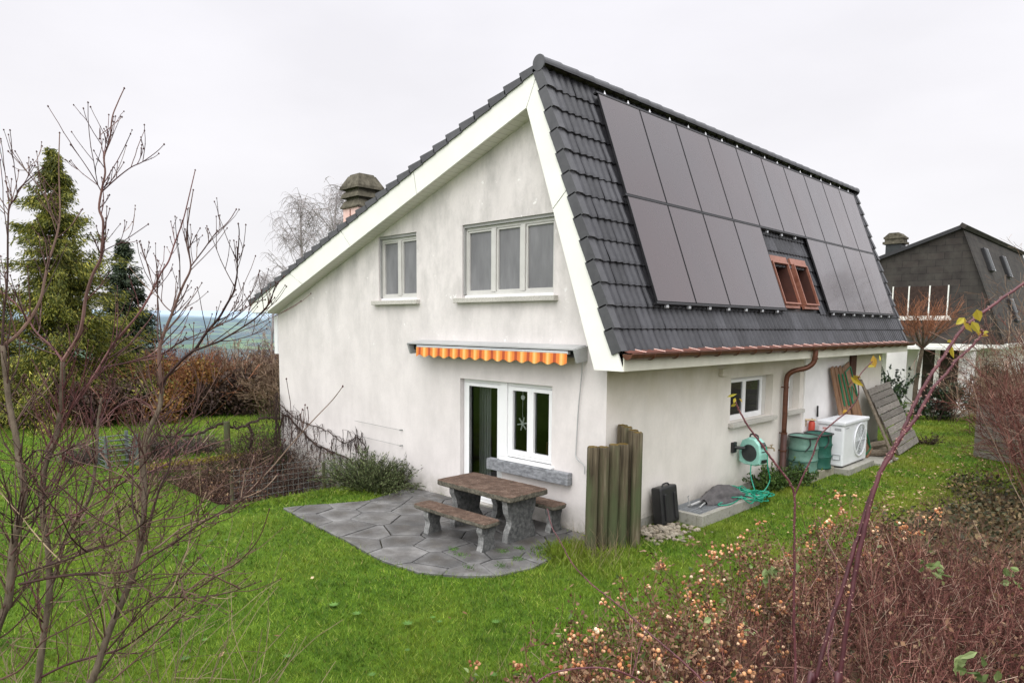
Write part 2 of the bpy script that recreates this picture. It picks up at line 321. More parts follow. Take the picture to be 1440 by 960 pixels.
# ------------------------------------------------------------------ mesh building
class MB:
    """collects shapes and links them as ONE mesh object"""
    def __init__(s): s.v = []; s.f = []; s.nv = 0; s.mi = []
    def add(s, V, F, mi=0):
        V = np.asarray(V, float).reshape(-1, 3)
        s.v.append(V)
        if isinstance(F, np.ndarray): s.f.append(F + s.nv); s.mi.append((len(F), mi))
        else:
            by = {}
            for f in F: by.setdefault(len(f), []).append(f)
            for k, fs in by.items(): s.f.append(np.array(fs, int) + s.nv); s.mi.append((len(fs), mi))
        s.nv += len(V); return s
    def box(s, x0, x1, y0, y1, z0, z1, mi=0, bev=0):
        if bev:
            return s.bevbox(((x0 + x1) / 2, (y0 + y1) / 2, (z0 + z1) / 2), (x1 - x0, y1 - y0, z1 - z0), bev, mi=mi)
        V = [(x, y, z) for x in (x0, x1) for y in (y0, y1) for z in (z0, z1)]
        return s.add(V, [(0, 1, 3, 2), (4, 6, 7, 5), (0, 4, 5, 1), (2, 3, 7, 6), (0, 2, 6, 4), (1, 5, 7, 3)], mi)
    def obox(s, c, size, rot=None, mi=0):
        h = np.array(size) / 2
        V = np.array([(x, y, z) for x in (-1, 1) for y in (-1, 1) for z in (-1, 1)]) * h
        if rot is not None: V = V @ np.array(rot).T
        return s.add(V + np.array(c), [(0, 1, 3, 2), (4, 6, 7, 5), (0, 4, 5, 1), (2, 3, 7, 6), (0, 2, 6, 4), (1, 5, 7, 3)], mi)
    def bevbox(s, c, size, b, rot=None, mi=0, seg=2):
        import bmesh
        bm = bmesh.new(); bmesh.ops.create_cube(bm, size=1)
        for v in bm.verts: v.co = Vector((v.co.x * size[0], v.co.y * size[1], v.co.z * size[2]))
        bmesh.ops.bevel(bm, geom=bm.edges[:], offset=b, segments=seg, affect='EDGES', profile=.6)
        bm.verts.index_update()
        V = np.array([v.co[:] for v in bm.verts])
        if rot is not None: V = V @ np.array(rot).T
        F = [[v.index for v in f.verts] for f in bm.faces]; bm.free()
        return s.add(V + np.array(c), F, mi)
    def prism(s, poly, a, b, axis='y', mi=0):
        """extrude a 2D outline along an axis; outline is (x,z) for y, (y,z) for x, (x,y) for z"""
        n = len(poly)
        f = {'y': lambda p, t: (p[0], t, p[1]), 'x': lambda p, t: (t, p[0], p[1]), 'z': lambda p, t: (p[0], p[1], t)}[axis]
        V = [f(p, a) for p in poly] + [f(p, b) for p in poly]
        tri = tessellate_polygon([[Vector((p[0], p[1], 0)) for p in poly]])
        F = [tuple(t) for t in tri] + [tuple(i + n for i in t) for t in tri]
        F += [(i, (i + 1) % n, (i + 1) % n + n, i + n) for i in range(n)]
        return s.add(V, F, mi)
    def tube(s, pts, r, sides=6, caps=True, mi=0):
        P = np.asarray(pts, float); n = len(P)
        r = np.full(n, r, float) if np.isscalar(r) else np.asarray(r, float)
        T = np.gradient(P, axis=0); T /= (np.linalg.norm(T, axis=1)[:, None] + 1e-12)
        ref = np.array([.0, .0, 1.0]) if abs(T[:, 2]).mean() < .8 else np.array([1.0, 0, 0])
        A = np.cross(T, ref); A /= (np.linalg.norm(A, axis=1)[:, None] + 1e-9); B = np.cross(T, A)
        a = np.arange(sides) * 2 * math.pi / sides
        V = P[:, None, :] + r[:, None, None] * (np.cos(a)[None, :, None] * A[:, None, :] + np.sin(a)[None, :, None] * B[:, None, :])
        i = np.arange(n - 1)[:, None] * sides; j = np.arange(sides)[None, :]; j2 = (j + 1) % sides
        F = np.stack([i + j, i + j2, i + sides + j2, i + sides + j], -1).reshape(-1, 4)
        s.add(V.reshape(-1, 3), F, mi)
        if caps and sides > 3:
            b = s.nv - n * sides
            s.f.append(np.array([[b + k for k in range(sides)]])); s.mi.append((1, mi))
            s.f.append(np.array([[s.nv - sides + k for k in range(sides)]])); s.mi.append((1, mi))
        return s
    def lathe(s, prof, c=(0, 0, 0), seg=24, axis='z', mi=0, arc=2 * math.pi, a0=0):
        n = len(prof); full = abs(arc - 2 * math.pi) < 1e-6; m = seg if full else seg + 1
        V = []
        for k in range(m):
            a = a0 + arc * k / seg
            for r, h in prof:
                x, y = r * math.cos(a), r * math.sin(a)
                V.append({'z': (c[0] + x, c[1] + y, c[2] + h), 'x': (c[0] + h, c[1] + x, c[2] + y), 'y': (c[0] + x, c[1] + h, c[2] + y)}[axis])
        F = []
        for k in range(seg):
            k2 = (k + 1) % m
            for i in range(n - 1): F.append((k * n + i, k2 * n + i, k2 * n + i + 1, k * n + i + 1))
        return s.add(V, F, mi)
    def holes(s, outer, holes, f, g, mi=0, mi_rev=0):
        """flat wall with openings; f maps (u,v) to the face, g to the back of the reveals"""
        polys = [outer] + holes
        tri = tessellate_polygon([[Vector((p[0], p[1], 0)) for p in q] for q in polys])
        flat = [p for q in polys for p in q]
        s.add([f(*p) for p in flat], [tuple(t) for t in tri], mi)
        for q in holes:
            n = len(q)
            s.add([f(*p) for p in q] + [g(*p) for p in q], [(i, (i + 1) % n, (i + 1) % n + n, i + n) for i in range(n)], mi_rev)
        return s
    def cards(s, C, U, W, mi=0, fold=0.0):
        """leaf quads (diamonds): centres C, half-length vectors U, half-width vectors W"""
        n = len(C); V = np.stack([C - U, C + W - U * .1, C + U, C - W - U * .1], 1)
        F = np.arange(n * 4).reshape(n, 4)
        return s.add(V.reshape(-1, 3), F, mi)
    def leaves(s, C, U, W, mi=0, fold=.35):
        """pointed leaves of two quads folded along the midrib"""
        N = np.cross(U, W); N /= np.linalg.norm(N, axis=1)[:, None] + 1e-12; N = N * np.linalg.norm(W, axis=1)[:, None] * fold
        n = len(C); V = np.stack([C - U, C - U * .30 + W + N, C + U * .35 + W * .8 + N, C + U, C + U * .35 - W * .8 + N, C - U * .30 - W + N], 1)
        b = np.arange(n)[:, None] * 6; F = np.concatenate([b + [0, 1, 2, 3], b + [0, 3, 4, 5]], 1).reshape(-1, 4)
        s.add(V.reshape(-1, 3), F, mi); return s
    def mesh(s, name, org=(0, 0, 0), smooth=False):
        me = bpy.data.meshes.new(name)
        V = np.concatenate(s.v) - np.array(org)
        me.vertices.add(len(V)); me.vertices.foreach_set('co', V.astype(np.float32).ravel())
        ls = [f.shape[1] for f in s.f]; cnt = [len(f) for f in s.f]
        loops = np.concatenate([f.ravel() for f in s.f]).astype(np.int32)
        tot = np.concatenate([np.full(c, l) for c, l in zip(cnt, ls)])
        start = np.concatenate([[0], np.cumsum(tot)[:-1]]).astype(np.int32)
        me.loops.add(len(loops)); me.loops.foreach_set('vertex_index', loops)
        me.polygons.add(len(tot)); me.polygons.foreach_set('loop_start', start)
        mi = np.concatenate([np.full(c, m) for c, m in s.mi]).astype(np.int32)
        me.polygons.foreach_set('material_index', mi)
        me.polygons.foreach_set('use_smooth', np.full(len(tot), smooth, bool))
        me.update(calc_edges=True); return me
    def build(s, name, mats, parent=None, loc=None, smooth=False, kind=None, label=None):
        org = ORG[parent.name] if parent else (loc or (0, 0, 0))
        me = s.mesh(name, org, smooth)
        for m in (mats if isinstance(mats, (list, tuple)) else [mats]): me.materials.append(M[m])
        o = bpy.data.objects.new(name, me); COL.objects.link(o)
        ORG[o.name] = org
        if parent: o.parent = parent
        else: o.location = org
        if kind: o['kind'] = kind
        if label: o['label'] = label
        return o
    def build_each(s, name, mats, parent, smooth=False):
        """every separate piece becomes its own part"""
        V = np.concatenate(s.v); par = np.arange(len(V))
        def find(a):
            while par[a] != a: par[a] = par[par[a]]; a = par[a]
            return a
        for F in s.f:
            for f in F:
                r = find(f[0])
                for q in f[1:]: par[find(q)] = r
        root = np.array([find(i) for i in range(len(V))]); out = []
        for k in dict.fromkeys(root.tolist()):
            idx = np.where(root == k)[0]; remap = -np.ones(len(V), int); remap[idx] = np.arange(len(idx)); m = MB(); m.v = [V[idx]]; m.nv = len(idx)
            for F, (c, mi) in zip(s.f, s.mi):
                sel = F[root[F[:, 0]] == k]
                if len(sel): m.f.append(remap[sel]); m.mi.append((len(sel), mi))
            out.append(m.build(name, mats, parent, smooth=smooth))
        return out

def recalc(o):
    import bmesh
    bm = bmesh.new(); bm.from_mesh(o.data); bmesh.ops.recalc_face_normals(bm, faces=bm.faces[:]); bm.to_mesh(o.data); bm.free(); return o

def tag(o, label, cat, group=None, kind=None):
    o['label'] = label; o['category'] = cat
    if group: o['group'] = group
    if kind: o['kind'] = kind
    return o
def thing(name, label, cat, loc=(0, 0, 0), group=None):
    o = bpy.data.objects.new(name, None); COL.objects.link(o); o.location = loc; o.empty_display_size = .2
    ORG[o.name] = tuple(loc); return tag(o, label, cat, group)
def dup(root, loc, rz=0, scale=1, label=None):
    """a copy of a thing with copies of its parts and sub-parts"""
    r = root.copy(); COL.objects.link(r); r.location = loc; r.rotation_euler = (0, 0, rz); r.scale = (scale, scale, scale)
    if label: r['label'] = label
    for ch in list(root.children):
        c = ch.copy(); COL.objects.link(c); c.parent = r
        for gch in ch.children:
            d = gch.copy(); COL.objects.link(d); d.parent = c
    return r
def rot(ax, a):
    c, s = math.cos(a), math.sin(a)
    return {'x': np.array([[1, 0, 0], [0, c, -s], [0, s, c]]), 'y': np.array([[c, 0, s], [0, 1, 0], [-s, 0, c]]), 'z': np.array([[c, -s, 0], [s, c, 0], [0, 0, 1]])}[ax]

# ------------------------------------------------------------------ the house
W = 10.0; LEN = 12.53                       # gable width, length of the long wall
APX = (-1.137, 6.98); EAVE = (.49, 2.56); LOW = (-10.77, 3.68)
IN_A = (-1.384, 6.456); IN_R = (-.005, 2.56); IN_L = (-9.95, 3.46)
YB, YF = -.306, 13.006                      # front and back verge
house = thing('house', 'white rendered house with steep dark tiled roof, solar panels and orange striped awning', 'house', (-5, 6, 0))

# gable wall with its openings
WIN1 = [(-3.19, 3.653), (-1.06, 3.653), (-1.06, 4.912), (-3.19, 4.912)]
WIN2 = [(-5.72, 3.653), (-4.49, 3.653), (-4.49, 4.912), (-5.72, 4.912)]
DOOR = [(-3.245, .055), (-2.17, .055), (-2.17, .955), (-1.056, .955), (-1.056, 2.237), (-3.245, 2.237)]
WS1 = [(3.83, 1.40), (5.64, 1.40), (5.64, 2.24), (3.83, 2.24)]
WS2 = [(6.28, 1.42), (7.00, 1.42), (7.00, 2.24), (6.28, 2.24)]
mb = MB()
mb.holes([(-10, -1.3), (0, -.3), (0, 2.56), (-1.384, 6.456), (-10, 3.44)], [WIN1, WIN2, DOOR],
         lambda u, v: (u, 0, v), lambda u, v: (u, .17, v))
mb.add([(-10, 0, -1.3), (-10, LEN, -1.3), (-10, LEN, 3.44), (-10, 0, 3.44)], [(0, 1, 2, 3)])
mb.add([(-10, LEN, -1.3), (0, LEN, -.3), (0, LEN, 2.56), (-1.384, LEN, 6.456), (-10, LEN, 3.44)], [(0, 1, 2, 3, 4)])
recalc(mb.build('gable_wall', 'plaster_gable', house))
mb = MB()
mb.holes([(.0, -.3), (7.2, -.3), (7.2, 2.58), (.0, 2.58)], [WS1, WS2], lambda u, v: (0, u, v), lambda u, v: (-.2, u, v))
mb.add([(0, 9.86, -.3), (0, LEN, -.3), (0, LEN, 2.58), (0, 9.86, 2.58)], [(0, 1, 2, 3)])
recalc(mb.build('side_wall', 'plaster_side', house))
MB().box(-.3, .035, 7.2, 9.86, -.3, 2.575).build('fresh_wall', 'plaster_fresh', house, label='bright white freshly rendered bay of the side wall')
# concrete plinth along the foot of the side wall
MB().box(-.05, .012, .004, 7.19, -.3, .14).box(-.05, .012, 9.87, LEN, -.3, .14).build('plinth', 'concrete', house)
# dim room behind the ground floor glazing and a dark void behind the other windows
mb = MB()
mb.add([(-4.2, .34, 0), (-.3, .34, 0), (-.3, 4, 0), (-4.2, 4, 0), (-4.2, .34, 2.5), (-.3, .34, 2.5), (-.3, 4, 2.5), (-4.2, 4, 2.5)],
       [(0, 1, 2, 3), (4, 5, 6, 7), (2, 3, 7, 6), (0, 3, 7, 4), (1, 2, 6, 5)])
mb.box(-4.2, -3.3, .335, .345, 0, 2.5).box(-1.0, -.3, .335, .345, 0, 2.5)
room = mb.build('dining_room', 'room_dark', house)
mb = MB(); mb.box(-2.0, -1.2, 1.2, 2.2, .72, .76); 
for x in (-1.95, -1.25): mb.box(x - .03, x + .03, 1.25, 1.31, .0, .72)
mb.box(-3.3, -2.55, 2.4, 2.9, 0, .8).build('sideboard', 'room_wood', room)
mb = MB()
for k in range(8): mb.tube([(-3.16 + .035 * k, .42 + .02 * (k % 2), .1), (-3.16 + .035 * k, .42 + .02 * (k % 2), 2.2)], .02, 6)
mb.build('curtain', 'curtain', room)
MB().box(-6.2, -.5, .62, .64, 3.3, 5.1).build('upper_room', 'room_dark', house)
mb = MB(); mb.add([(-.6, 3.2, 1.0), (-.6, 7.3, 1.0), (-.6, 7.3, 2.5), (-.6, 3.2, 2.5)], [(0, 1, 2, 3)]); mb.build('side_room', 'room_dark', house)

def frame_bars(mb, u0, u1, v0, v1, w, f, d0, d1, mi=0):
    """rectangular frame of four butted bars; f(u, d, v) places a point, d is depth"""
    for a, b, c, d in ((u0, u1, v0, v0 + w), (u0, u1, v1 - w, v1), (u0, u0 + w, v0 + w, v1 - w), (u1 - w, u1, v0 + w, v1 - w)):
        V = [f(u, y, v) for u in (a, b) for y in (d0, d1) for v in (c, d)]
        mb.add(V, [(0, 1, 3, 2), (4, 6, 7, 5), (0, 4, 5, 1), (2, 3, 7, 6), (0, 2, 6, 4), (1, 5, 7, 3)], mi)
GA = lambda u, d, v: (u, d, v)              # gable face
SI = lambda u, d, v: (-d, u, v)             # side face

# upper windows: grey-white frames, drawn insect screens / blinds
def upper_window(q, n, label):
    (u0, v0), (u1, v1) = q[0], q[2]
    win = thing_part('window', house, label)
    mb = MB(); frame_bars(mb, u0 + .012, u1 - .012, v0 + .045, v1 - .055, .05, GA, .075, .165)
    w = (u1 - u0 - .10) / n
    for k in range(1, n):
        x = u0 + .05 + w * k; mb.box(x - .048, x + .048, .062, .16, v0 + .096, v1 - .106)
    fr = mb.build('frame', 'window_grey', win)
    mb = MB()
    for k in range(n):
        a = u0 + .06 + w * k + (.045 if k else .0); b = u0 + .04 + w * (k + 1) - (.045 if k < n - 1 else 0)
        frame_bars(mb, a, b, v0 + .097, v1 - .107, .032, GA, .088, .125)
    mb.build('sash', 'window_grey', win)
    mb = MB(); mb.add([(u0 + .06, .118, v0 + .1), (u1 - .06, .118, v0 + .1), (u1 - .06, .118, v1 - .11), (u0 + .06, .118, v1 - .11)], [(0, 1, 2, 3)])
    mb.build('pane', 'blind_grey', win)
    MB().box(u0 + .004, u1 - .004, .03, .09, v1 - .052, v1 - .004).box(u0 + .004, u0 + .028, .03, .07, v0 + .06, v1 - .056).build('screen_rail', 'screen_rail', win)
    MB().box(u0 + .01, u1 - .01, .05, .16, v0 + .002, v0 + .043).build('bottom_rail', 'window_white', win)
    MB().box(u0 - .14, u1 + .10, -.10, .168, v0 - .085, v0 - .002, bev=.008).build('sill', 'granite_sill', win)
def thing_part(name, parent, label=None):
    o = bpy.data.objects.new(name, None); COL.objects.link(o); o.parent = parent; ORG[o.name] = ORG[parent.name]; o.empty_display_size = .1
    if label: o['label'] = label
    return o
upper_window(WIN1, 3, 'wide upper window with three panes')
upper_window(WIN2, 2, 'small upper window with two panes')

# ground floor: glazed door and two-casement window in one opening
win = thing_part('patio_window', house, 'white two-casement window over a dark stone ledge')
mb = MB(); frame_bars(mb, -2.12, -1.066, .975, 2.225, .055, GA, .09, .165)
for a, b in ((-2.06, -1.60), (-1.585, -1.125)): frame_bars(mb, a, b, 1.035, 2.165, .062, GA, .075, .15)
mb.box(-1.62, -1.565, .068, .15, 1.04, 2.16)
mb.build('frame', 'window_white', win)
mb = MB()
for a, b in ((-2.01, -1.65), (-1.53, -1.18)): mb.add([(a, .12, 1.09), (b, .12, 1.09), (b, .12, 2.11), (a, .12, 2.11)], [(0, 1, 2, 3)])
mb.build('pane', 'clear_pane', win)
MB().box(-2.168, -1.0, -.075, .165, .93, .957, bev=.005).build('window_board', 'window_white', win)
MB().box(-2.43, -.62, -.12, -.001, .735, .925, bev=.012).build('sill', 'slate_sill', win)
door = thing_part('patio_door', house, 'white framed glass patio door')
mb = MB(); frame_bars(mb, -3.235, -2.175, .06, 2.225, .05, GA, .09, .165)
mb.box(-2.285, -2.125, .066, .17, .96, 2.232).box(-2.285, -2.175, .066, .17, .06, .957)
mb.box(-3.17, -3.09, .08, .15, .115, 2.17).box(-2.37, -2.288, .08, .15, .115, 2.17).box(-3.088, -2.372, .08, .15, 2.11, 2.17).box(-3.088, -2.372, .08, .15, .115, .2)
mb.build('frame', 'window_white', door)
mb = MB(); mb.add([(-3.08, .12, .2), (-2.38, .12, .2), (-2.38, .12, 2.11), (-3.08, .12, 2.11)], [(0, 1, 2, 3)]); mb.build('pane', 'clear_pane', door)
MB().box(-3.09, -3.06, .082, .088, .2, 2.11).build('seal', 'black_frame', door)
MB().box(-3.24, -2.18, -.03, .16, .0, .052).build('threshold', 'concrete', door)

# side windows
for q, casements, lab in ((WS1, ((3.83, 4.66), (4.66, 5.42)), 'long side window with two casements'), (WS2, ((6.30, 6.86),), 'narrow side window behind the downpipe')):
    (u0, v0), (u1, v1) = q[0], q[2]; win = thing_part('window', house, lab)
    mb = MB(); frame_bars(mb, u0 + .002, u1 - .16, v0 + .004, v1 - .004, .04, SI, .155, .195)
    for a, b in casements: frame_bars(mb, max(a, u0 + .042), min(b, u1 - .2), v0 + .046, v1 - .046, .062, SI, .14, .185)
    mb.build('frame', 'window_white', win)
    mb = MB(); mb.add([SI(u0 + .08, .165, v0 + .1), SI(u1 - .24, .165, v0 + .1), SI(u1 - .24, .165, v1 - .1), SI(u0 + .08, .165, v1 - .1)], [(0, 1, 2, 3)]); mb.build('pane', 'pane_dark', win)
    MB().box(-.199, -.15, u1 - .155, u1 - .002, v0 + .003, v1 - .003).build('shutter_guide', 'window_grey', win)
    MB().box(-.19, .105, u0 - .06, u1 + .06 if u1 < 6 else u1 + .1, v0 - .085, v0 - .003, bev=.008).build('sill', 'granite_sill', win)
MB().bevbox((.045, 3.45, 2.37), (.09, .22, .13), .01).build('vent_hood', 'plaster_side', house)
MB().box(.036, .075, 9.92, 10.3, -.1, 2.55).build('timber_post', 'brown_timber', house)
MB().box(-10.16, -10.002, -.03, .5, 2.44, 3.36).build('shutter_box', 'window_white', house)

# barge boards (split into boards with open joints), soffits, fascia
def lerp(a, b, t): return (a[0] + (b[0] - a[0]) * t, a[1] + (b[1] - a[1]) * t)
y0, y1 = YB, YB + .03
LB = (-10.77, 3.44)
cuts = [0, .315, .57, .80, 1.0]            # along the shallow slope, ridge to eave
for i in range(4):
    a, b = cuts[i], cuts[i + 1]
    g0, g1 = (0.0010, .0010)
    if i < 3: p = [lerp(APX, LOW, a + g0), lerp(APX, LOW, b - g1), lerp(IN_A, IN_L, b - g1), lerp(IN_A, IN_L, a + g0)]
    else: p = [lerp(APX, LOW, a + g0), LOW, LB, IN_L, lerp(IN_A, IN_L, a + g0)]
    MB().prism(p, y0, y1).build('barge_board', 'board_white', house)
for a, b in ((0, .40), (.40, 1)):
    g = .0020
    p = [lerp(APX, EAVE, a + g), lerp(APX, EAVE, b - g), lerp(IN_A, IN_R, b - g), lerp(IN_A, IN_R, a + g)]
    if b == 1: p[1] = EAVE; p[2] = IN_R
    MB().prism(p, y0, y1).build('barge_board', 'board_white', house)
mb = MB()
mb.add([(IN_A[0], y1, IN_A[1]), (IN_A[0], 0, IN_A[1]), (-10.0, 0, 3.44), (-10.0, y1, 3.44)], [(0, 1, 2, 3)])
mb.add([(IN_A[0], y1, IN_A[1]), (IN_A[0], 0, IN_A[1]), (IN_R[0], 0, IN_R[1]), (IN_R[0], y1, IN_R[1])], [(0, 1, 2, 3)])
mb.box(-.005, EAVE[0] - .022, y1, LEN + .2, 2.562, 2.572)
mb.box(-10.75, -10.0, y1, LEN + .2, 3.43, 3.44)
mb.build('soffit', 'soffit_boards', house)
MB().box(EAVE[0] - .02, EAVE[0], y1 + .002, YF - .03, 2.56, 2.80).build('fascia', 'fascia_cream', house)
# far gable boards
mb = MB()
mb.prism([APX, LOW, LB, IN_L, IN_A], YF - .03, YF); mb.prism([APX, EAVE, IN_R, IN_A], YF - .03, YF - .002)
mb.build('rear_barge_board', 'board_white', house)

# roof tiles: real courses with overlapping steps and a double-roll profile
SL = math.hypot(EAVE[0] - APX[0], EAVE[1] - APX[1]) - .27        # tiles stop above the gutter
SDX, SDZ = (EAVE[0] - APX[0]) / (SL + .27), (EAVE[1] - APX[1]) / (SL + .27)
SNX, SNZ = -SDZ, SDX
def roofp(y, s, h): return (APX[0] + SDX * s + SNX * h, y, APX[1] + SDZ * s + SNZ * h)
def tile_field(mb, ax, az, dx, dz, nx, nz, length, rows, ya, yb, prof, seed, skip=None, period=.32, per=8):
    rg = np.random.default_rng(seed); n = int(round((yb - ya) / period)); step = (yb - ya) / n
    for r in range(rows):
        s0, s1 = length * r / rows - (.03 if r else 0), length * (r + 1) / rows
        for k in range(n):                       # one tile: its own little sheet
            u = np.linspace(0, 1, per + 1); y = ya + step * (k + u * .995)
            h = prof(u); j = rg.normal(0, .0042)
            if skip and skip((s0 + s1) / 2, y.mean()): continue
            top, bot = .012, .046 + j
            rowsH = [(s0, top + h), (s1 - .05, bot + h - .004), (s1, bot + h - .004), (s1 + .004, bot + h - .04)]
            V = []
            for s_, hh in rowsH:
                for yy, q in zip(y, hh): V.append((ax + dx * s_ + nx * q, yy, az + dz * s_ + nz * q))
            m = per + 1
            F = np.array([(a * m + b, a * m + b + 1, (a + 1) * m + b + 1, (a + 1) * m + b) for a in range(3) for b in range(per)])
            mb.add(V, F)
def prof(u):
    w = np.where(u < .5, u * 2, u * 2 - 1)
    return .026 * np.clip(np.sin(np.pi * np.clip((w - .30) / .62, 0, 1)), 0, 1) ** .8 - np.where(u > .965, .012, 0)
SKY = [(5.58, 6.34), (6.62, 7.34)]              # the two roof windows, along the ridge
SK0, SK1 = 2.66, 3.58
roof = thing_part('roof', house, 'steep slope of dark interlocking tiles')
mb = MB()
tile_field(mb, APX[0], APX[1], SDX, SDZ, SNX, SNZ, SL, 13, YB + .05, YF - .05, prof, 3,
           skip=lambda s, y: any(a - .02 < y < b + .02 for a, b in SKY) and SK0 - .05 < s < SK1 + .05)
mb.build('tile_field', 'roof_tile', roof)
# under-sheet closing the gaps between tiles
mb = MB(); mb.add([roofp(YB + .04, 0, -.01), roofp(5.56, 0, -.01), roofp(5.56, SL + .02, -.01), roofp(YB + .04, SL + .02, -.01)], [(0, 1, 2, 3)])
mb.add([roofp(7.36, 0, -.01), roofp(YF - .04, 0, -.01), roofp(YF - .04, SL + .02, -.01), roofp(7.36, SL + .02, -.01)], [(0, 1, 2, 3)])
mb.add([roofp(5.56, 0, -.01), roofp(7.36, 0, -.01), roofp(7.36, SK0, -.01), roofp(5.56, SK0, -.01)], [(0, 1, 2, 3)])
mb.add([roofp(5.56, SK1, -.01), roofp(7.36, SK1, -.01), roofp(7.36, SL + .02, -.01), roofp(5.56, SL + .02, -.01)], [(0, 1, 2, 3)])
mb.add([roofp(6.36, SK0, -.01), roofp(6.6, SK0, -.01), roofp(6.6, SK1, -.01), roofp(6.36, SK1, -.01)], [(0, 1, 2, 3)])
mb.build('roof_underlay', 'black_frame', roof)
# verge tiles on the steep slope, one angled cheek per course, front and back
for yo, sg in ((YB, -1), (YF, 1)):
    mb = MB()
    for r in range(13):
        s0, s1 = SL * r / 13 - .02, SL * (r + 1) / 13
        ys = (yo + sg * .028, yo + sg * -.12)
        P = [(s0, .045), (s1, .088), (s1 + .002, -.085), (s0, -.115)]
        V = [roofp(ys[0], *p) for p in P] + [roofp(ys[0] - sg * .028, *p) for p in P] + [roofp(ys[1], P[0][0], .044), roofp(ys[1], P[1][0], .086), roofp(ys[1], P[1][0], .04)]
        mb.add(V, [(0, 1, 2, 3), (4, 7, 6, 5), (3, 2, 6, 7), (0, 3, 7, 4), (1, 5, 6, 2), (0, 8, 9, 1), (1, 9, 10)])
    recalc(mb.build('verge_tile_row', 'ridge_tile', roof))
# shallow slope to the left
LLEN = math.hypot(LOW[0] - APX[0], LOW[1] - APX[1])
LDX, LDZ = (LOW[0] - APX[0]) / LLEN, (LOW[1] - APX[1]) / LLEN; LNX, LNZ = LDZ, -LDX
LNX, LNZ = (LNX, LNZ) if LNZ > 0 else (-LNX, -LNZ)
mb = MB()
tile_field(mb, APX[0], APX[1], LDX, LDZ, LNX, LNZ, LLEN + .08, 28, YB + .05, YF - .05, prof, 4, per=4, period=.64)
def lrp(y, s, h): return (APX[0] + LDX * s + LNX * h, y, APX[1] + LDZ * s + LNZ * h)
mb.add([lrp(YB + .04, 0, -.012), lrp(YF - .04, 0, -.012), lrp(YF - .04, LLEN + .05, -.012), lrp(YB + .04, LLEN + .05, -.012)], [(0, 1, 2, 3)])
roof2 = thing_part('shallow_roof', house, 'shallow roof slope seen edge-on as a row of stepped tiles')
mb.build('tile_field', 'roof_tile', roof2)
nr = 28
for yo, sg in ((YB, -1), (YF, 1)):
    mb = MB()
    for r in range(nr):
        s0, s1 = (LLEN + .08) * r / nr - .02, (LLEN + .08) * (r + 1) / nr
        P = [(s0, .055), (s1, .118), (s1 + .002, -.02), (s0, -.035)]
        V = [lrp(yo + sg * .028, *p) for p in P] + [lrp(yo, *p) for p in P] + [lrp(yo - sg * .14, s0, .052), lrp(yo - sg * .14, s1, .115), lrp(yo - sg * .14, s1, .05)]
        mb.add(V, [(0, 1, 2, 3), (4, 7, 6, 5), (3, 2, 6, 7), (0, 3, 7, 4), (1, 5, 6, 2), (0, 8, 9, 1), (1, 9, 10)])
    recalc(mb.build('verge_tile_row', 'ridge_tile', roof2))
MB().tube([(LOW[0] - .09, y, LOW[1] - .02) for y in (YB + .02, YF)], .06, 10).build('rear_gutter', 'copper_dark', roof2)
# ridge caps
mb = MB(); n = 34
for k in range(n):
    a = YB - .02 + (YF - YB + .04) * k / n; b = YB - .02 + (YF - YB + .04) * (k + 1) / n + .03
    cx, cz = APX[0] + .02, APX[1] + .055
    for t0, t1, r0, r1 in ((a, b, .105, .118),):
        m = 12; V = []
        for y, rr in ((t0, r0), (t1 - .03, r1), (t1, r1), (t1, r1 - .02)):
            for i in range(m + 1):
                q = R(-12) + R(204) * i / m; V.append((cx + rr * math.cos(q), y, cz + rr * math.sin(q) * .95))
        F = [(j * (m + 1) + i, j * (m + 1) + i + 1, (j + 1) * (m + 1) + i + 1, (j + 1) * (m + 1) + i) for j in range(3) for i in range(m)]
        mb.add(V, F)
for yy, d in ((YB - .035, .02), (YF + .02, .02)): mb.lathe([(0, 0), (.118, 0), (.118, d), (0, d)], (cx, yy, cz), 20, 'y')
o = mb.build('ridge', 'ridge_tile', roof, smooth=False)
# copper eave strip, half-round gutter with brackets, downpipe
ES = SL + .01
mb = MB(); mb.add([roofp(YB + .05, ES - .06, .01), roofp(YF - .05, ES - .06, .01), (EAVE[0] + .055, YF - .05, 2.815), (EAVE[0] + .055, YB + .05, 2.815)], [(0, 1, 2, 3)])
mb.build('eave_flashing', 'copper_red', house)
mb = MB()
for k in range(26):
    y = YB + .32 + k * .5; p, q = np.array(roofp(y, ES - .06, .02)), np.array((EAVE[0] + .057, y + .16, 2.819)); mb.tube([p, q], .007, 5)
mb.build_each('flashing_seam', 'copper_pale', house)
GX, GZ, GR = EAVE[0] + .078, 2.80, .078
gut = None
mb = MB(); m = 12; ys = np.linspace(YB - .01, YF + .14, 30); V = []
for y in ys:
    for i in range(m + 1):
        a = math.pi + math.pi * i / m; V.append((GX + GR * math.cos(a), y, GZ + GR * math.sin(a)))
    for i in range(m + 1):
        a = 2 * math.pi - math.pi * i / m; V.append((GX + (GR - .006) * math.cos(a), y, GZ + (GR - .006) * math.sin(a)))
k2 = 2 * (m + 1); F = []
for j in range(len(ys) - 1):
    for i in range(k2): F.append((j * k2 + i, j * k2 + (i + 1) % k2, (j + 1) * k2 + (i + 1) % k2, (j + 1) * k2 + i))
mb.add(V, F)
mb.tube([(GX + GR, YB - .01, GZ + .004), (GX + GR, YF + .14, GZ + .004)], .011, 8)
for y in (YB - .012, YF + .14):
    V = [(GX, y, GZ)] + [(GX + GR * math.cos(math.pi + math.pi * i / m), y, GZ + GR * math.sin(math.pi + math.pi * i / m)) for i in range(m + 1)]
    mb.add(V, [(0, i, i + 1) for i in range(1, m + 1)])
gut = mb.build('gutter', 'copper_dark', house)
mb = MB()
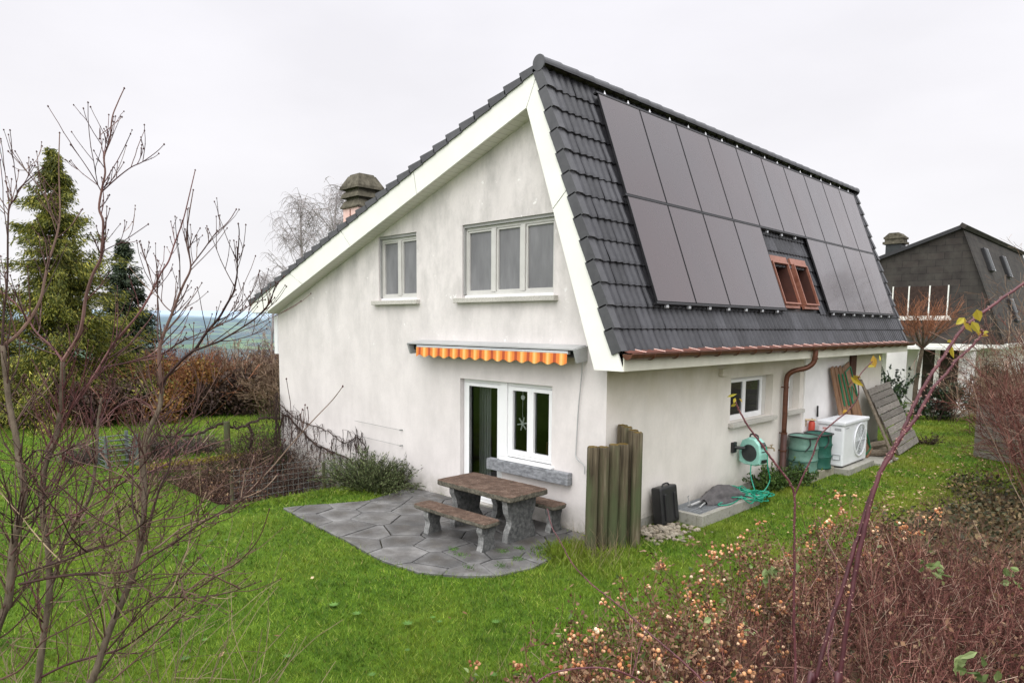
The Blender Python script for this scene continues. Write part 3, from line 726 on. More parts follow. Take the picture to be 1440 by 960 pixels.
for k in range(20):
    y = YB + .55 + k * .64
    pts = [(GX + (GR + .006) * math.cos(math.pi + math.pi * i / 8), y, GZ + (GR + .006) * math.sin(math.pi + math.pi * i / 8)) for i in range(9)]
    mb.tube(pts, .010, 5)
mb.build_each('gutter_bracket', 'copper_dark', gut)
def smooth_path(P, k=6):
    P = np.array(P, float); n = len(P); out = []
    for i in range(n - 1):
        p0, p1, p2, p3 = P[max(i - 1, 0)], P[i], P[i + 1], P[min(i + 2, n - 1)]
        for t in np.linspace(0, 1, k, endpoint=False):
            out.append(.5 * ((2 * p1) + (-p0 + p2) * t + (2 * p0 - 5 * p1 + 4 * p2 - p3) * t ** 2 + (-p0 + 3 * p1 - 3 * p2 + p3) * t ** 3))
    out.append(P[-1]); return np.array(out)
dp = thing_part('downpipe', house)
mb = MB(); mb.tube(smooth_path([(GX, 6.30, 2.74), (GX, 6.30, 2.62), (GX - .03, 6.29, 2.47), (GX - .14, 6.22, 2.36), (.24, 6.10, 2.30), (.13, 6.06, 2.21), (.10, 6.05, 2.08), (.10, 6.05, 1.9), (.10, 6.05, .98)], 6), .052, 14)
mb.build('copper_pipe', 'copper_dark', dp, smooth=True)
mb = MB(); mb.tube([(.10, 6.05, .15), (.10, 6.05, .98)], .064, 14); mb.build('pipe_sleeve', 'pipe_brown', dp, smooth=True)
mb = MB()
for z, r in ((.99, .068), (1.95, .060), (2.56, .062), (.62, .070)):
    c = (.10, 6.05, z) if z < 2.5 else (GX, 6.30, z); mb.lathe([(r - .012, -.014), (r, -.014), (r, .014), (r - .012, .014)], c, 16); 
    if z < 2: mb.box(.0, .05, c[1] - .012, c[1] + .012, z - .01, z + .01)
mb.build('pipe_clamp', 'copper_dark', dp)
# roof windows with copper frames and darkened linings
for i, (a, b) in enumerate(SKY):
    sk = thing_part('roof_window', house, ('left' if i == 0 else 'right') + ' copper-lined roof window')
    mb = MB(); t = .032; h0, h1 = -.20, .13
    def bar(y0_, y1_, s0_, s1_, ha, hb):
        V = [roofp(y, s, h) for y in (y0_, y1_) for s in (s0_, s1_) for h in (ha, hb)]
        mb.add(V, [(0, 1, 3, 2), (4, 6, 7, 5), (0, 4, 5, 1), (2, 3, 7, 6), (0, 2, 6, 4), (1, 5, 7, 3)])
    bar(a, b, SK0, SK0 + t, h0, h1); bar(a, b, SK1 - t, SK1, h0, h1); bar(a, a + t, SK0 + t, SK1 - t, h0, h1); bar(b - t, b, SK0 + t, SK1 - t, h0, h1)
    mb.build('copper_frame', 'copper_bright', sk)
    mb = MB(); bar(a + t, b - t, SK0 + t, SK1 - t - .002, -.195, -.17); mb.build('pane', 'room_dark', sk)
    mb = MB(); mb.add([roofp(a + t, SK1 - .16, -.165), roofp(b - t, SK1 - .16, -.165), roofp(b - t, SK1 - t - .003, .09), roofp(a + t, SK1 - t - .003, .09)], [(0, 1, 2, 3)]); mb.build('ledge', 'copper_bright', sk)
    mb = MB(); e_ = .003; bar(a + t, a + t + e_, SK0 + t, SK1 - t, -.165, .085); bar(b - t - e_, b - t, SK0 + t, SK1 - t, -.165, .085); bar(a + t + e_, b - t - e_, SK0 + t, SK0 + t + e_, -.165, .085); mb.build_each('shaded_lining', 'pipe_brown', sk)  # dark sheets on the inner sides; recess shade put into their colour
    mb = MB(); bar(a - .05, b + .05, SK0 - .14, SK0 - .002, .03, .09); bar(a - .02, b + .02, SK1 + .002, SK1 + .07, .02, .075); mb.build_each('flashing', 'copper_bright', sk)

# chimney with three-tier stone cap
ch = thing_part('chimney', house)
CX, CY = -8.42, 1.42
MB().box(CX - .325, CX + .325, CY - .325, CY + .325, 3.9, 5.92).build('stack', 'copper_pale', ch, label='pink clad chimney stack')
mb = MB()
for sx, sy, w in ((-.365, 0, .01), ): mb.box(CX - .03, CX - .005, CY - .337, CY - .326, 3.9, 5.9); mb.box(CX + .326, CX + .337, CY - .02, CY + .01, 3.9, 5.9)
mb.build_each('stack_seam', 'copper_red', ch)
mb = MB()
def frust(z0, z1, a, b):
    a *= .9; b *= .9
    V = [(CX + s * a, CY + t * a, z0) for s, t in ((-1, -1), (1, -1), (1, 1), (-1, 1))] + [(CX + s * b, CY + t * b, z1) for s, t in ((-1, -1), (1, -1), (1, 1), (-1, 1))]
    mb.add(V, [(0, 1, 2, 3), (4, 5, 6, 7)] + [(i, (i + 1) % 4, (i + 1) % 4 + 4, i + 4) for i in range(4)])
frust(5.92, 5.95, .42, .42); frust(5.95, 6.10, .42, .33); frust(6.10, 6.16, .30, .30); frust(6.16, 6.24, .415, .39); frust(6.24, 6.31, .39, .33); frust(6.31, 6.36, .31, .31)
frust(6.36, 6.43, .43, .415); frust(6.43, 6.68, .415, .26); frust(6.68, 6.72, .24, .22)
recalc(mb.build('chimney_cap', 'chimney_stone', ch))

# ------------------------------------------------------------------ solar panels, each its own thing
PW, PH, PS0, PY0, PHH = 1.134, 1.735, .21, .835, .15
rails = thing_part('panel_rails', house)
mb = MB()
for s0_, ya, yb in ((PS0 - .012, PY0 - .03, PY0 + 11.56), (PS0 + PH + .012, PY0 - .04, PY0 + 11.56), (PS0 + 2 * PH + .04, PY0 - .03, PY0 + 4.63), (PS0 + 2 * PH + .04, PY0 + 6.92, PY0 + 11.56)):
    V = [roofp(y, s, h) for y in (ya, yb) for s in (s0_ - .016, s0_ + .016) for h in (.085, PHH + .004)]
    mb.add(V, [(0, 1, 3, 2), (4, 6, 7, 5), (0, 4, 5, 1), (2, 3, 7, 6), (0, 2, 6, 4), (1, 5, 7, 3)])
mb.build_each('rail', 'black_frame', rails)
mb = MB()
for k in range(18):
    y = PY0 + .22 + k * .645; c = np.array(roofp(y, PS0 - .055, .13))
    mb.add([roofp(y - .032, PS0 - .03, .14), roofp(y + .032, PS0 - .03, .14), roofp(y, PS0 - .10, .15), roofp(y, PS0 - .05, .10)], [(0, 1, 2), (0, 3, 2), (1, 3, 2), (0, 1, 3)])
mb.build_each('top_hook', 'hook_white', rails)
mb = MB()
for k in range(7):
    for base, n in ((PY0 + .3, 7), (PY0 + 7.2, 7)):
        y = base + k * .66 if base < 2 else base + k * .66
        c = np.array(roofp(y, PS0 + 2 * PH + .075, .10)); mb.bevbox(c, (.05, .07, .05), .008)
for k in range(3): mb.bevbox(np.array(roofp(PY0 + 5.0 + k * .7, PS0 + PH + .05, .09)), (.05, .06, .05), .008)
mb.build_each('bottom_hook', 'aluminium', rails)
NUM = ['first', 'second', 'third', 'fourth', 'fifth', 'sixth', 'seventh', 'eighth', 'ninth', 'tenth']
for row in range(2):
    for k in range(10):
        if row == 1 and k in (4, 5): continue
        ya, yb = PY0 + k * 1.154 + .01, PY0 + k * 1.154 + .01 + PW
        s0_, s1_ = PS0 + row * (PH + .026), PS0 + row * (PH + .026) + PH - .012
        if row == 0: lab = 'black solar panel in the upper row along the ridge, %s from the gable end' % NUM[k]
        elif k < 4: lab = 'black solar panel in the lower row left of the roof windows, %s from the gable' % NUM[k]
        else: lab = 'black solar panel in the lower row right of the roof windows, %s from them' % NUM[k - 6]
        c = roofp((ya + yb) / 2, (s0_ + s1_) / 2, PHH)
        p = thing('solar_panel', lab, 'solar panel', c, 'solar panels on the steep roof')
        mb = MB(); fr = .008
        for a, b, d, e in ((ya, yb, s0_, s0_ + fr), (ya, yb, s1_ - fr, s1_), (ya, ya + fr, s0_ + fr, s1_ - fr), (yb - fr, yb, s0_ + fr, s1_ - fr)):
            V = [roofp(y, s, h) for y in (a, b) for s in (d, e) for h in (PHH - .035, PHH)]
            mb.add(V, [(0, 1, 3, 2), (4, 6, 7, 5), (0, 4, 5, 1), (2, 3, 7, 6), (0, 2, 6, 4), (1, 5, 7, 3)])
        mb.build('frame', 'black_frame', p)
        mb = MB(); mb.add([roofp(y, s, h) for y in (ya + fr, yb - fr) for s in (s0_ + fr, s1_ - fr) for h in (PHH - .03, PHH - .003)],
                          [(0, 1, 3, 2), (4, 6, 7, 5), (0, 4, 5, 1), (2, 3, 7, 6), (0, 2, 6, 4), (1, 5, 7, 3)])
        recalc(mb.build('glass', 'solar_glass', p))

# ------------------------------------------------------------------ awning over the patio window
aw = thing('awning', 'retracted awning with orange and yellow striped valance on the gable wall', 'awning', (-2.4, 0, 2.75))
MB().prism([(-.002, 2.90), (-.30, 2.845), (-.30, 2.825), (-.002, 2.875)], -4.38, -.40, 'x').build('cover', 'mesh_grey', aw)
for x in (-4.40, -.40):
    mb = MB(); mb.prism([(-.002, 2.885), (-.31, 2.835), (-.24, 2.64), (-.002, 2.66)], x, x + .035, 'x'); mb.build('end_bracket', 'mesh_grey', aw)
MB().tube([(-4.36, -.12, 2.76), (-.41, -.12, 2.76)], .055, 12).build('roller', 'reel_dark', aw)
MB().bevbox((-2.32, -.26, 2.785), (3.62, .07, .05), .01).build('front_rail', 'aluminium', aw)
mb = MB(); xs = np.linspace(-4.13, -.52, 15 * 10 + 1); V = []
for i, x in enumerate(xs):
    ph = (x + 4.13) / (3.61 / 13.3); drop = .118 + .020 * math.cos(2 * math.pi * ph + .5) 
    yy = -.298 - .003 * math.sin(2 * math.pi * ph * .5); V += [(x, -.297, 2.775), (x, yy, 2.72), (x, yy - .004, 2.765 - drop - .03)]
mb.add(V, [(i * 3 + j, i * 3 + 3 + j, i * 3 + 4 + j, i * 3 + 1 + j) for i in range(len(xs) - 1) for j in range(2)])
mb.build('valance', 'awning_stripes', aw)
mb = MB(); mb.tube(smooth_path([(-.38, -.10, 2.66), (-.44, -.05, 2.4), (-.50, -.035, 1.9), (-.53, -.035, 1.3), (-.53, -.04, 1.22), (-.48, -.05, 1.16), (-.37, -.05, 1.10), (-.345, -.05, 1.05), (-.345, -.05, .96)], 5), .009, 8)
mb.build('crank_rod', 'mesh_grey', aw)
# window ornaments
star = thing('snowflake_ornament', 'white paper snowflake hanging behind the left casement of the patio window', 'ornament', (-1.83, .145, 1.55))
mb = MB()
for k in range(3):
    a = math.pi * k / 3 + .2; d = np.array((math.cos(a), 0, math.sin(a))); c = np.array((-1.83, .145, 1.55)); mb.tube([c - d * .115, c + d * .115], .013, 6)
mb.build('snowflake', 'paper_white', star)
mb = MB(); mb.tube([(-1.83, .145, 1.66), (-1.83, .145, 2.1)], .003, 5); mb.build('thread', 'paper_white', star)
disc = MB().lathe([(0, -.006), (.042, -.006), (.042, .006), (0, .006)], (-1.835, .155, 1.99), 20, 'y').build('disc_ornament', 'paper_white', loc=(-1.835, .155, 1.99))
tag(disc, 'small round white ornament hanging above the paper snowflake', 'ornament')

# ------------------------------------------------------------------ ground
def nonuni(a, b, fine0, fine1, fs, grow=1.22):
    xs = list(np.arange(fine0, fine1 + 1e-6, fs)); s = fs; x = fine1
    while x < b: s *= grow; x += s; xs.append(min(x, b))
    s = fs; x = fine0; lo = []
    while x > a: s *= grow; x -= s; lo.append(max(x, a))
    return np.array(lo[::-1] + xs)
PIT = (-9.75, -5.75, -3.2, .0)              # sunken court at the foot of the gable
from mathutils import noise as mnoise
def ground_z(x, y):
    z = 0.0
    if PIT[0] < x < PIT[1] and PIT[2] < y < 1.0: z = -.85
    d = math.hypot(x, y)
    # the garden ends on a hillside to the left/back; open country far away
    if d > 34:
        t = min((d - 34) / 420, 1); z -= 62 * (t * t * (3 - 2 * t))
        if d > 900:
            k = min((d - 900) / 3600, 1); z += k * 92 + 34 * (mnoise.noise((x / 900, y / 900, 3.1)) + .5 * mnoise.noise((x / 330, y / 330, 7.7))) * min((d - 900) / 900, 1)
        if d > 4300: z += min((d - 4300) / 4000, 1) * 85 * (1 + .5 * mnoise.noise((x / 1700, y / 1700, 1.3)))
    else:
        z += .035 * mnoise.noise((x * .45, y * .45, 0)) if not (-11 < x < 1.2 and -3.6 < y < 13.5) else 0
    return z
xs = nonuni(-9000, 9000, -17, 8, .25, 1.16); ys = nonuni(-3000, 9500, -9, 14, .25, 1.16)
X, Y = np.meshgrid(xs, ys)
Z = np.array([[ground_z(a, b) for a in xs] for b in ys])
nx = len(xs)
F = (np.arange(len(ys) - 1)[:, None] * nx + np.arange(nx - 1)[None, :]).reshape(-1)
F = np.stack([F, F + 1, F + nx + 1, F + nx], 1)
mb = MB(); mb.add(np.stack([X, Y, Z], -1).reshape(-1, 3), F); mb.build('ground', 'lawn_ground', kind='structure', smooth=True)

# ------------------------------------------------------------------ patio of crazy paving
OUT = [(-4.72, -.02), (-4.45, -.7), (-4.32, -1.25), (-4.58, -1.85), (-4.86, -2.35), (-4.92, -2.58), (-4.23, -2.66), (-3.4, -2.74), (-2.66, -2.79), (-2.0, -2.88), (-1.49, -2.92), (-.81, -2.85), (-.31, -2.55), (-.02, -2.22), (.10, -1.7), (.0, -.92), (-.1, -.02)]
def clip(poly, px, py, nx_, ny_):
    out = []
    for i in range(len(poly)):
        a, b = poly[i], poly[(i + 1) % len(poly)]
        da, db = (a[0] - px) * nx_ + (a[1] - py) * ny_, (b[0] - px) * nx_ + (b[1] - py) * ny_
        if da <= 0: out.append(a)
        if da * db < 0: t = da / (da - db); out.append((a[0] + (b[0] - a[0]) * t, a[1] + (b[1] - a[1]) * t))
    return out
def inside(p, poly):
    c = False
    for i in range(len(poly)):
        a, b = poly[i], poly[i - 1]
        if (a[1] > p[1]) != (b[1] > p[1]) and p[0] < (b[0] - a[0]) * (p[1] - a[1]) / (b[1] - a[1]) + a[0]: c = not c
    return c
rg = random.Random(12)
seeds = []
tries = 0
while len(seeds) < 44 and tries < 20000:
    tries += 1
    p = (rg.uniform(-5.1, .3), rg.uniform(-3.0, .1))
    if inside(p, OUT) and all(math.hypot(p[0] - q[0], (p[1] - q[1]) * 1.25) > .53 for q in seeds): seeds.append(p)
mb = MB(); WET = []
for i, p in enumerate(seeds):
    poly = list(OUT)
    for j, q in enumerate(seeds):
        if i == j: continue
        d = math.hypot(q[0] - p[0], q[1] - p[1])
        if d > 2.4: continue
        n_ = ((q[0] - p[0]) / d, (q[1] - p[1]) / d); off = d / 2 - rg.uniform(.005, .013)
        poly = clip(poly, p[0] + n_[0] * off, p[1] + n_[1] * off, *n_)
        if len(poly) < 3: break
    if len(poly) < 3: continue
    # roughen the edges slightly
    z = .032 + rg.uniform(-.005, .006); tx, ty = rg.uniform(-.006, .006), rg.uniform(-.006, .006)
    pts = []
    for k in range(len(poly)):
        a, b = poly[k], poly[(k + 1) % len(poly)]; L = math.hypot(b[0] - a[0], b[1] - a[1]); m = max(1, int(L / .14))
        for t in range(m):
            u = t / m; jx = rg.uniform(-.005, .005) if t else 0; jy = rg.uniform(-.005, .005) if t else 0
            pts.append((a[0] + (b[0] - a[0]) * u + jx, a[1] + (b[1] - a[1]) * u + jy))
    n = len(pts); c = (sum(q[0] for q in pts) / n, sum(q[1] for q in pts) / n)
    zz = lambda q: z + (q[0] - c[0]) * tx + (q[1] - c[1]) * ty
    inner = [(c[0] + (q[0] - c[0]) * .955, c[1] + (q[1] - c[1]) * .955) for q in pts]
    V = [(q[0], q[1], zz(q) - .006) for q in pts] + [(q[0], q[1], zz(q)) for q in inner] + [(q[0], q[1], -.02) for q in pts] + [(c[0], c[1], zz(c))]
    F = [(k, (k + 1) % n, n + (k + 1) % n, n + k) for k in range(n)] + [(2 * n + k, 2 * n + (k + 1) % n, (k + 1) % n, k) for k in range(n)] + [(n + k, n + (k + 1) % n, 3 * n) for k in range(n)]
    mb.add(V, F); w_ = rg.uniform(.55, 1.0); WET += [0.0] * n + [.10] * n + [0.0] * n + [w_]
pat = mb.build('patio', 'flagstone', kind='structure'); at_ = pat.data.attributes.new('wet', 'FLOAT', 'POINT'); at_.data.foreach_set('value', np.array(WET, np.float32)); recalc(pat)
mb = MB(); tri = tessellate_polygon([[Vector((p[0], p[1], 0)) for p in OUT]]); mb.add([(p[0], p[1], .008) for p in OUT], [tuple(t) for t in tri]); mb.build('patio_bed', 'joint_soil', kind='structure')
# weeds in the patio joints and between flagstones
# ------------------------------------------------------------------ stone table and benches
def slab_leg(name, parent, xc, yc, z1, wid, thick, seed):
    rg = random.Random(seed); mb = MB(); N = 18
    ph = rg.uniform(-.15, .15)
    prof_ = []
    for k in range(N + 1):
        t = k / N; s = 1 - .26 * math.sin(math.pi * min(max((t - .12) / .72, 0), 1)) ** 1.3 + .035 * math.sin(t * 17 + ph * 20)
        prof_.append((wid / 2 * s, z1 * t))
    for k in range(N):
        (a, za), (b, zb) = prof_[k], prof_[k + 1]
        j0, j1 = [rg.uniform(-.006, .006) for _ in range(2)]
        V = [(xc - thick / 2, yc - a, za), (xc + thick / 2, yc - a, za), (xc + thick / 2, yc + a, za), (xc - thick / 2, yc + a, za),
             (xc - thick / 2, yc - b, zb), (xc + thick / 2, yc - b, zb), (xc + thick / 2, yc + b, zb), (xc - thick / 2, yc + b, zb)]
        mb.add(V, [(1, 2, 6, 5), (3, 0, 4, 7)]); mb.add(V, [(0, 1, 5, 4), (2, 3, 7, 6)], 1)
    mb.box(xc - thick / 2, xc + thick / 2, yc - prof_[-1][0], yc + prof_[-1][0], z1 - .002, z1)
    return mb.build(name, ['stone_leg', 'stone_edge'], parent)
def rough_top(x0, x1, y0, y1, z0, z1, seed, parent, mat='stone_top'):
    import bmesh
    rg = random.Random(seed); mb = MB()
    nx_, ny_ = int((x1 - x0) / .06), max(3, int((y1 - y0) / .06)); b = .012
    # outline loop with slight wobble, rounded corners
    pts = []
    for k in range(nx_): pts.append((x0 + (x1 - x0) * k / nx_, y0))
    for k in range(ny_): pts.append((x1, y0 + (y1 - y0) * k / ny_))
    for k in range(nx_): pts.append((x1 - (x1 - x0) * k / nx_, y1))
    for k in range(ny_): pts.append((x0, y1 - (y1 - y0) * k / ny_))
    cx, cy = (x0 + x1) / 2, (y0 + y1) / 2
    def rnd(p):
        j = rg.uniform(-.006, .006); x, y = p; r = .05
        dx, dy = max(abs(x - cx) - ((x1 - x0) / 2 - r), 0), max(abs(y - cy) - ((y1 - y0) / 2 - r), 0)
        if dx > 0 and dy > 0:
            l = math.hypot(dx, dy)
            if l > r: k = r / l; x = cx + math.copysign((x1 - x0) / 2 - r + dx * k, x - cx); y = cy + math.copysign((y1 - y0) / 2 - r + dy * k, y - cy)
        return (x + j, y + j)
    pts = [rnd(p) for p in pts]; n = len(pts)
    ins = [(cx + (p[0] - cx) * (1 - b / (x1 - x0) * 2), cy + (p[1] - cy) * (1 - b / (y1 - y0) * 2)) for p in pts]
    V = [(p[0], p[1], z0) for p in ins] + [(p[0] + rg.uniform(-.004, .004), p[1] + rg.uniform(-.004, .004), z0 + .014) for p in pts] + [(p[0] + rg.uniform(-.004, .004), p[1] + rg.uniform(-.004, .004), z1 - .012) for p in pts] + [(p[0], p[1], z1) for p in ins] + [(cx, cy, z0), (cx, cy, z1)]
    F = []
    for l in range(3): F += [(l * n + k, l * n + (k + 1) % n, (l + 1) * n + (k + 1) % n, (l + 1) * n + k) for k in range(n)]
    F += [(k, (k + 1) % n, 4 * n) for k in range(n)] + [(3 * n + k, 3 * n + (k + 1) % n, 4 * n + 1) for k in range(n)]
    mb.add(V, F); return recalc(mb.build('top' if z1 > .6 else 'seat', mat, parent))
t = thing('stone_table', 'weathered rectangular stone slab table standing on the patio', 'table', (-1.5, -.9, .03))
rough_top(-2.32, -.67, -1.31, -.50, .665, .755, 1, t)
slab_leg('leg', t, -.86, -.93, .664, .62, .11, 2); slab_leg('leg', t, -2.02, -.93, .664, .62, .11, 3)
t = thing('stone_bench', 'weathered stone bench on the lawn side of the stone table', 'bench', (-1.5, -1.62, .03), 'stone benches beside the stone table')
rough_top(-2.30, -.70, -1.79, -1.46, .385, .455, 4, t)
slab_leg('leg', t, -.83, -1.63, .384, .27, .11, 5); slab_leg('leg', t, -2.02, -1.63, .384, .27, .11, 6)
t = thing('stone_bench', 'weathered stone bench between the stone table and the house wall', 'bench', (-1.5, -.27, .03), 'stone benches beside the stone table')
rough_top(-2.2, -.62, -.43, -.10, .40, .47, 7, t)
slab_leg('leg', t, -.76, -.27, .399, .27, .11, 8); slab_leg('leg', t, -1.95, -.27, .399, .27, .11, 9)

# ------------------------------------------------------------------ wooden palisade posts
def wpost(x, y, h, d, label, seed):
    rg = random.Random(seed); mb = MB(); n = 14; V = []; K = 7
    rr = [d / 2 * (1 + rg.uniform(-.07, .05)) for _ in range(n)]
    lean = (rg.uniform(-.012, .012), rg.uniform(-.012, .012))
    for k in range(K):
        z = -.2 + (h + .2) * k / (K - 1)
        for i in range(n): a = 2 * math.pi * i / n; r = rr[i] * (1 + rg.uniform(-.012, .012)); V.append((x + lean[0] * z + r * math.cos(a), y + lean[1] * z + r * math.sin(a), z))
    for i in range(n): a = 2 * math.pi * i / n; V.append((x + lean[0] * h + rr[i] * .86 * math.cos(a), y + lean[1] * h + rr[i] * .86 * math.sin(a), h + .012 + rg.uniform(0, .006)))
    F = [(k * n + i, k * n + (i + 1) % n, (k + 1) * n + (i + 1) % n, (k + 1) * n + i) for k in range(K) for i in range(n)]
    V.append((x + lean[0] * h, y + lean[1] * h, h + .02)); c = len(V) - 1
    Ft = [(K * n + i, K * n + (i + 1) % n, c) for i in range(n)]
    mb.add(V, F); mb.add(V, Ft, 1)
    p = thing('wooden_post', label, 'post', (x, y, 0), 'wooden posts at the house corner')
    # split top from body so the mossy cap is its own part
    body = MB(); body.add(V, F); body.build('shaft', 'post_wood', p, smooth=True)
    cap = MB(); cap.add(V, Ft); cap.build('mossy_top', 'moss_brown', p)
for i, (x, y, h) in enumerate(((.20, -.58, 1.50), (.255, -.40, 1.485), (.305, -.225, 1.50), (.345, -.055, 1.495))):
    wpost(x, y, h, .165, '%s grey-green wooden post of the low row, counted from the patio' % NUM[i], 20 + i)
for i, (x, y, h) in enumerate(((.50, .09, 1.66), (.36, .17, 1.67), (.215, .235, 1.70), (.085, .27, 1.71))):
    wpost(x, y, h, .155, '%s wooden post of the taller back row, counted from its right end' % NUM[i], 30 + i)

# ------------------------------------------------------------------ along the side wall
def rock(mb, c, r, rg, mi=0):
    import bmesh
    bm = bmesh.new(); bmesh.ops.create_icosphere(bm, subdivisions=1, radius=1)
    sx, sy, sz = r * rg.uniform(.7, 1.3), r * rg.uniform(.7, 1.3), r * rg.uniform(.45, .8); a = rg.uniform(0, 6.3); ca, sa = math.cos(a), math.sin(a)
    V = []
    for v in bm.verts:
        k = 1 + rg.uniform(-.2, .2); x, y, z = v.co.x * sx * k, v.co.y * sy * k, v.co.z * sz * k; V.append((c[0] + x * ca - y * sa, c[1] + x * sa + y * ca, c[2] + z))
    F = [[v.index for v in f.verts] for f in bm.faces]; bm.free(); mb.add(V, F, mi)
rg = random.Random(5); mb = MB()
for k in range(230):
    x, y = rg.gauss(.46, .17), rg.gauss(.98, .27)
    if x < .05 or y < .38 or y > 1.55: continue
    rock(mb, (x, y, max(.0, .07 - .16 * abs(x - .35) - .06 * abs(y - .9)) + rg.uniform(0, .02)), rg.uniform(.022, .058), rg)
tag(mb.build('rubble_heap', 'rubble', loc=(.45, .95, 0)), 'heap of pale broken stones between the wooden posts and the black case', 'rubble', kind='stuff')
# black plastic case leaning on the wall
t = thing('plastic_case', 'black plastic case leaning upright against the side wall', 'case', (.2, 1.36, 0))
rz = rot('y', -.13) 
MB().bevbox((.20, 1.36, .34), (.19, .50, .60), .045, rz, seg=3).build('shell', 'black_plastic', t)
mb = MB()
for dy in (-.14, .14): mb.bevbox((.305, 1.36 + dy, .33), (.03, .07, .42), .01, rz)
mb.bevbox((.30, 1.36, .12), (.03, .42, .05), .01, rz); mb.build('rib', 'black_plastic', t)
mb = MB(); mb.tube(smooth_path([(.20, 1.26, .63), (.185, 1.29, .675), (.185, 1.43, .675), (.2, 1.46, .63)], 5), .013, 7); mb.build('handle', 'black_plastic', t)
# concrete light well with steel grating
t = thing('light_well', 'low concrete light well with a steel grating at the wall', 'light well', (.35, 2.6, 0))
mb = MB(); mb.box(.60, .70, 1.66, 3.72, -.1, .18, bev=.008); mb.box(.02, .598, 1.66, 1.76, -.1, .18, bev=.008); mb.box(.02, .598, 3.62, 3.72, -.1, .18, bev=.008); mb.box(.02, .60, 1.762, 3.62, -.1, .02)
mb.box(.598, .6985, 2.50, 2.515, -.1, .1805); mb.build('kerb', 'concrete', t)
mb = MB()
for k in range(34):
    y = 1.775 + k * .0555; mb.box(.03, .595, y, y + .012, .14, .175)
for x in (.05, .2, .35, .5, .58): mb.box(x, x + .01, 1.765, 3.615, .13, .17)
mb.build('grating', 'steel_grate', t)
# folded parasol under its grey cover
t = thing('parasol', 'folded grey garden parasol lying on the light well grating', 'parasol', (.4, 2.6, .2))
rg = random.Random(8); mb = MB(); V = []; K, n = 15, 14
for k in range(K):
    u = k / (K - 1); y = 2.30 + 1.10 * u; w = .07 + .24 * (u ** .8) * (1 - .25 * max(0, u - .8) / .2); hgt = .05 + .17 * math.sin(math.pi * min(u * .75 + .1, 1)) 
    for i in range(n):
        a = math.pi * i / (n - 1); q = 1 + .16 * math.sin(a * 7 + u * 5) + rg.uniform(-.05, .05)
        V.append((.34 + w * math.cos(a) * q, y + rg.uniform(-.01, .01) + (.06 * math.sin(a * 3) if k in (0, K - 1) else 0), .182 + hgt * math.sin(a) * q))
mb.add(V, [(k * n + i, k * n + i + 1, (k + 1) * n + i + 1, (k + 1) * n + i) for k in range(K - 1) for i in range(n - 1)])
mb.build('canopy', 'grey_fabric', t, smooth=True)
mb = MB(); mb.tube([(.30, 1.98, .23), (.33, 2.9, .28)], .020, 10); mb.tube([(.22, 2.02, .20), (.29, 2.32, .22)], .014, 8); mb.tube([(.42, 2.06, .20), (.36, 2.35, .22)], .014, 8); mb.tube([(.24, 2.05, .23), (.22, 2.02, .36), (.26, 2.0, .38)], .009, 6)
mb.build('pole', 'mesh_grey', t)
# hose reel on the wall
t = thing('hose_reel', 'mint green wall-mounted hose reel below the side window', 'hose reel', (.3, 4.2, .85))
MB().bevbox((.03, 3.98, .93), (.06, .14, .20), .012).tube([(.05, 3.98, .93), (.22, 4.05, .93)], .03, 8).build('bracket', 'black_plastic', t)
mb = MB(); a0 = R(14)
pr = [(-.22, -.21), (-.24, .04), (-.18, .20), (-.04, .27), (.10, .25), (.20, .16), (.235, -.02), (.22, -.21), (.12, -.255), (-.12, -.25)]
def reelp(u, w, v): return (.30 + u * math.cos(-.15) - w * math.sin(-.15), 4.22 + w * math.cos(-.15) + u * math.sin(-.15), .86 + v)
n = len(pr); V = [reelp(u, -.125, v) for u, v in [(a * .92, b * .92) for a, b in pr]] + [reelp(u, -.09, v) for u, v in pr] + [reelp(u, .09, v) for u, v in pr] + [reelp(u, .125, v) for u, v in [(a * .92, b * .92) for a, b in pr]]
F = [(l * n + i, l * n + (i + 1) % n, (l + 1) * n + (i + 1) % n, (l + 1) * n + i) for l in range(3) for i in range(n)]
mb.add(V, F); tri = tessellate_polygon([[Vector((p[0], p[1], 0)) for p in pr]]); mb.add(V, [tuple(x) for x in tri] + [tuple(x + 3 * n for x in q) for q in tri])
recalc(mb.build('casing', 'reel_mint', t))
mb = MB()
for w in (-.129,):
    m = 26; V = [reelp(0, w - .014, -.02)] + [reelp(.155 * math.cos(2 * math.pi * i / m), w - .010, -.02 + .155 * math.sin(2 * math.pi * i / m)) for i in range(m)] + [reelp(.165 * math.cos(2 * math.pi * i / m), w + .012, -.02 + .165 * math.sin(2 * math.pi * i / m)) for i in range(m)]
    mb.add(V, [(0, 1 + i, 1 + (i + 1) % m) for i in range(m)] + [(1 + i, 1 + (i + 1) % m, 1 + m + (i + 1) % m, 1 + m + i) for i in range(m)])
mb.build('side_cover', 'reel_dark', t)
mb = MB()
for v0, v1 in ((.10, .185), (-.19, -.125)):
    V = [reelp(.242 - .06 * (v > .15), w, v) for w in (-.085, .085) for v in (v0, v1)]; mb.add(V, [(0, 1, 3, 2)])
mb.build_each('slot', 'black_plastic', t)
mb = MB(); V = [reelp(.243, w, v) for w in (-.10, .10) for v in (.015, .032)]; mb.add(V, [(0, 1, 3, 2)]); mb.build('seam', 'reel_dark', t)
mb = MB(); mb.tube(smooth_path([reelp(-.07, 0, .255), reelp(-.07, 0, .31), reelp(.02, 0, .325), reelp(.09, 0, .30), reelp(.09, 0, .25)], 5), .017, 8); mb.build('handle', 'reel_dark', t)
rg = random.Random(31); mb = MB()
P = [reelp(.25, .02, .13), reelp(.285, .02, .0), reelp(.30, .03, -.25), (.62, 4.28, .35), (.58, 4.12, .16), (.52, 3.95, .20)]
mb.tube(smooth_path(P, 8), .011, 7)
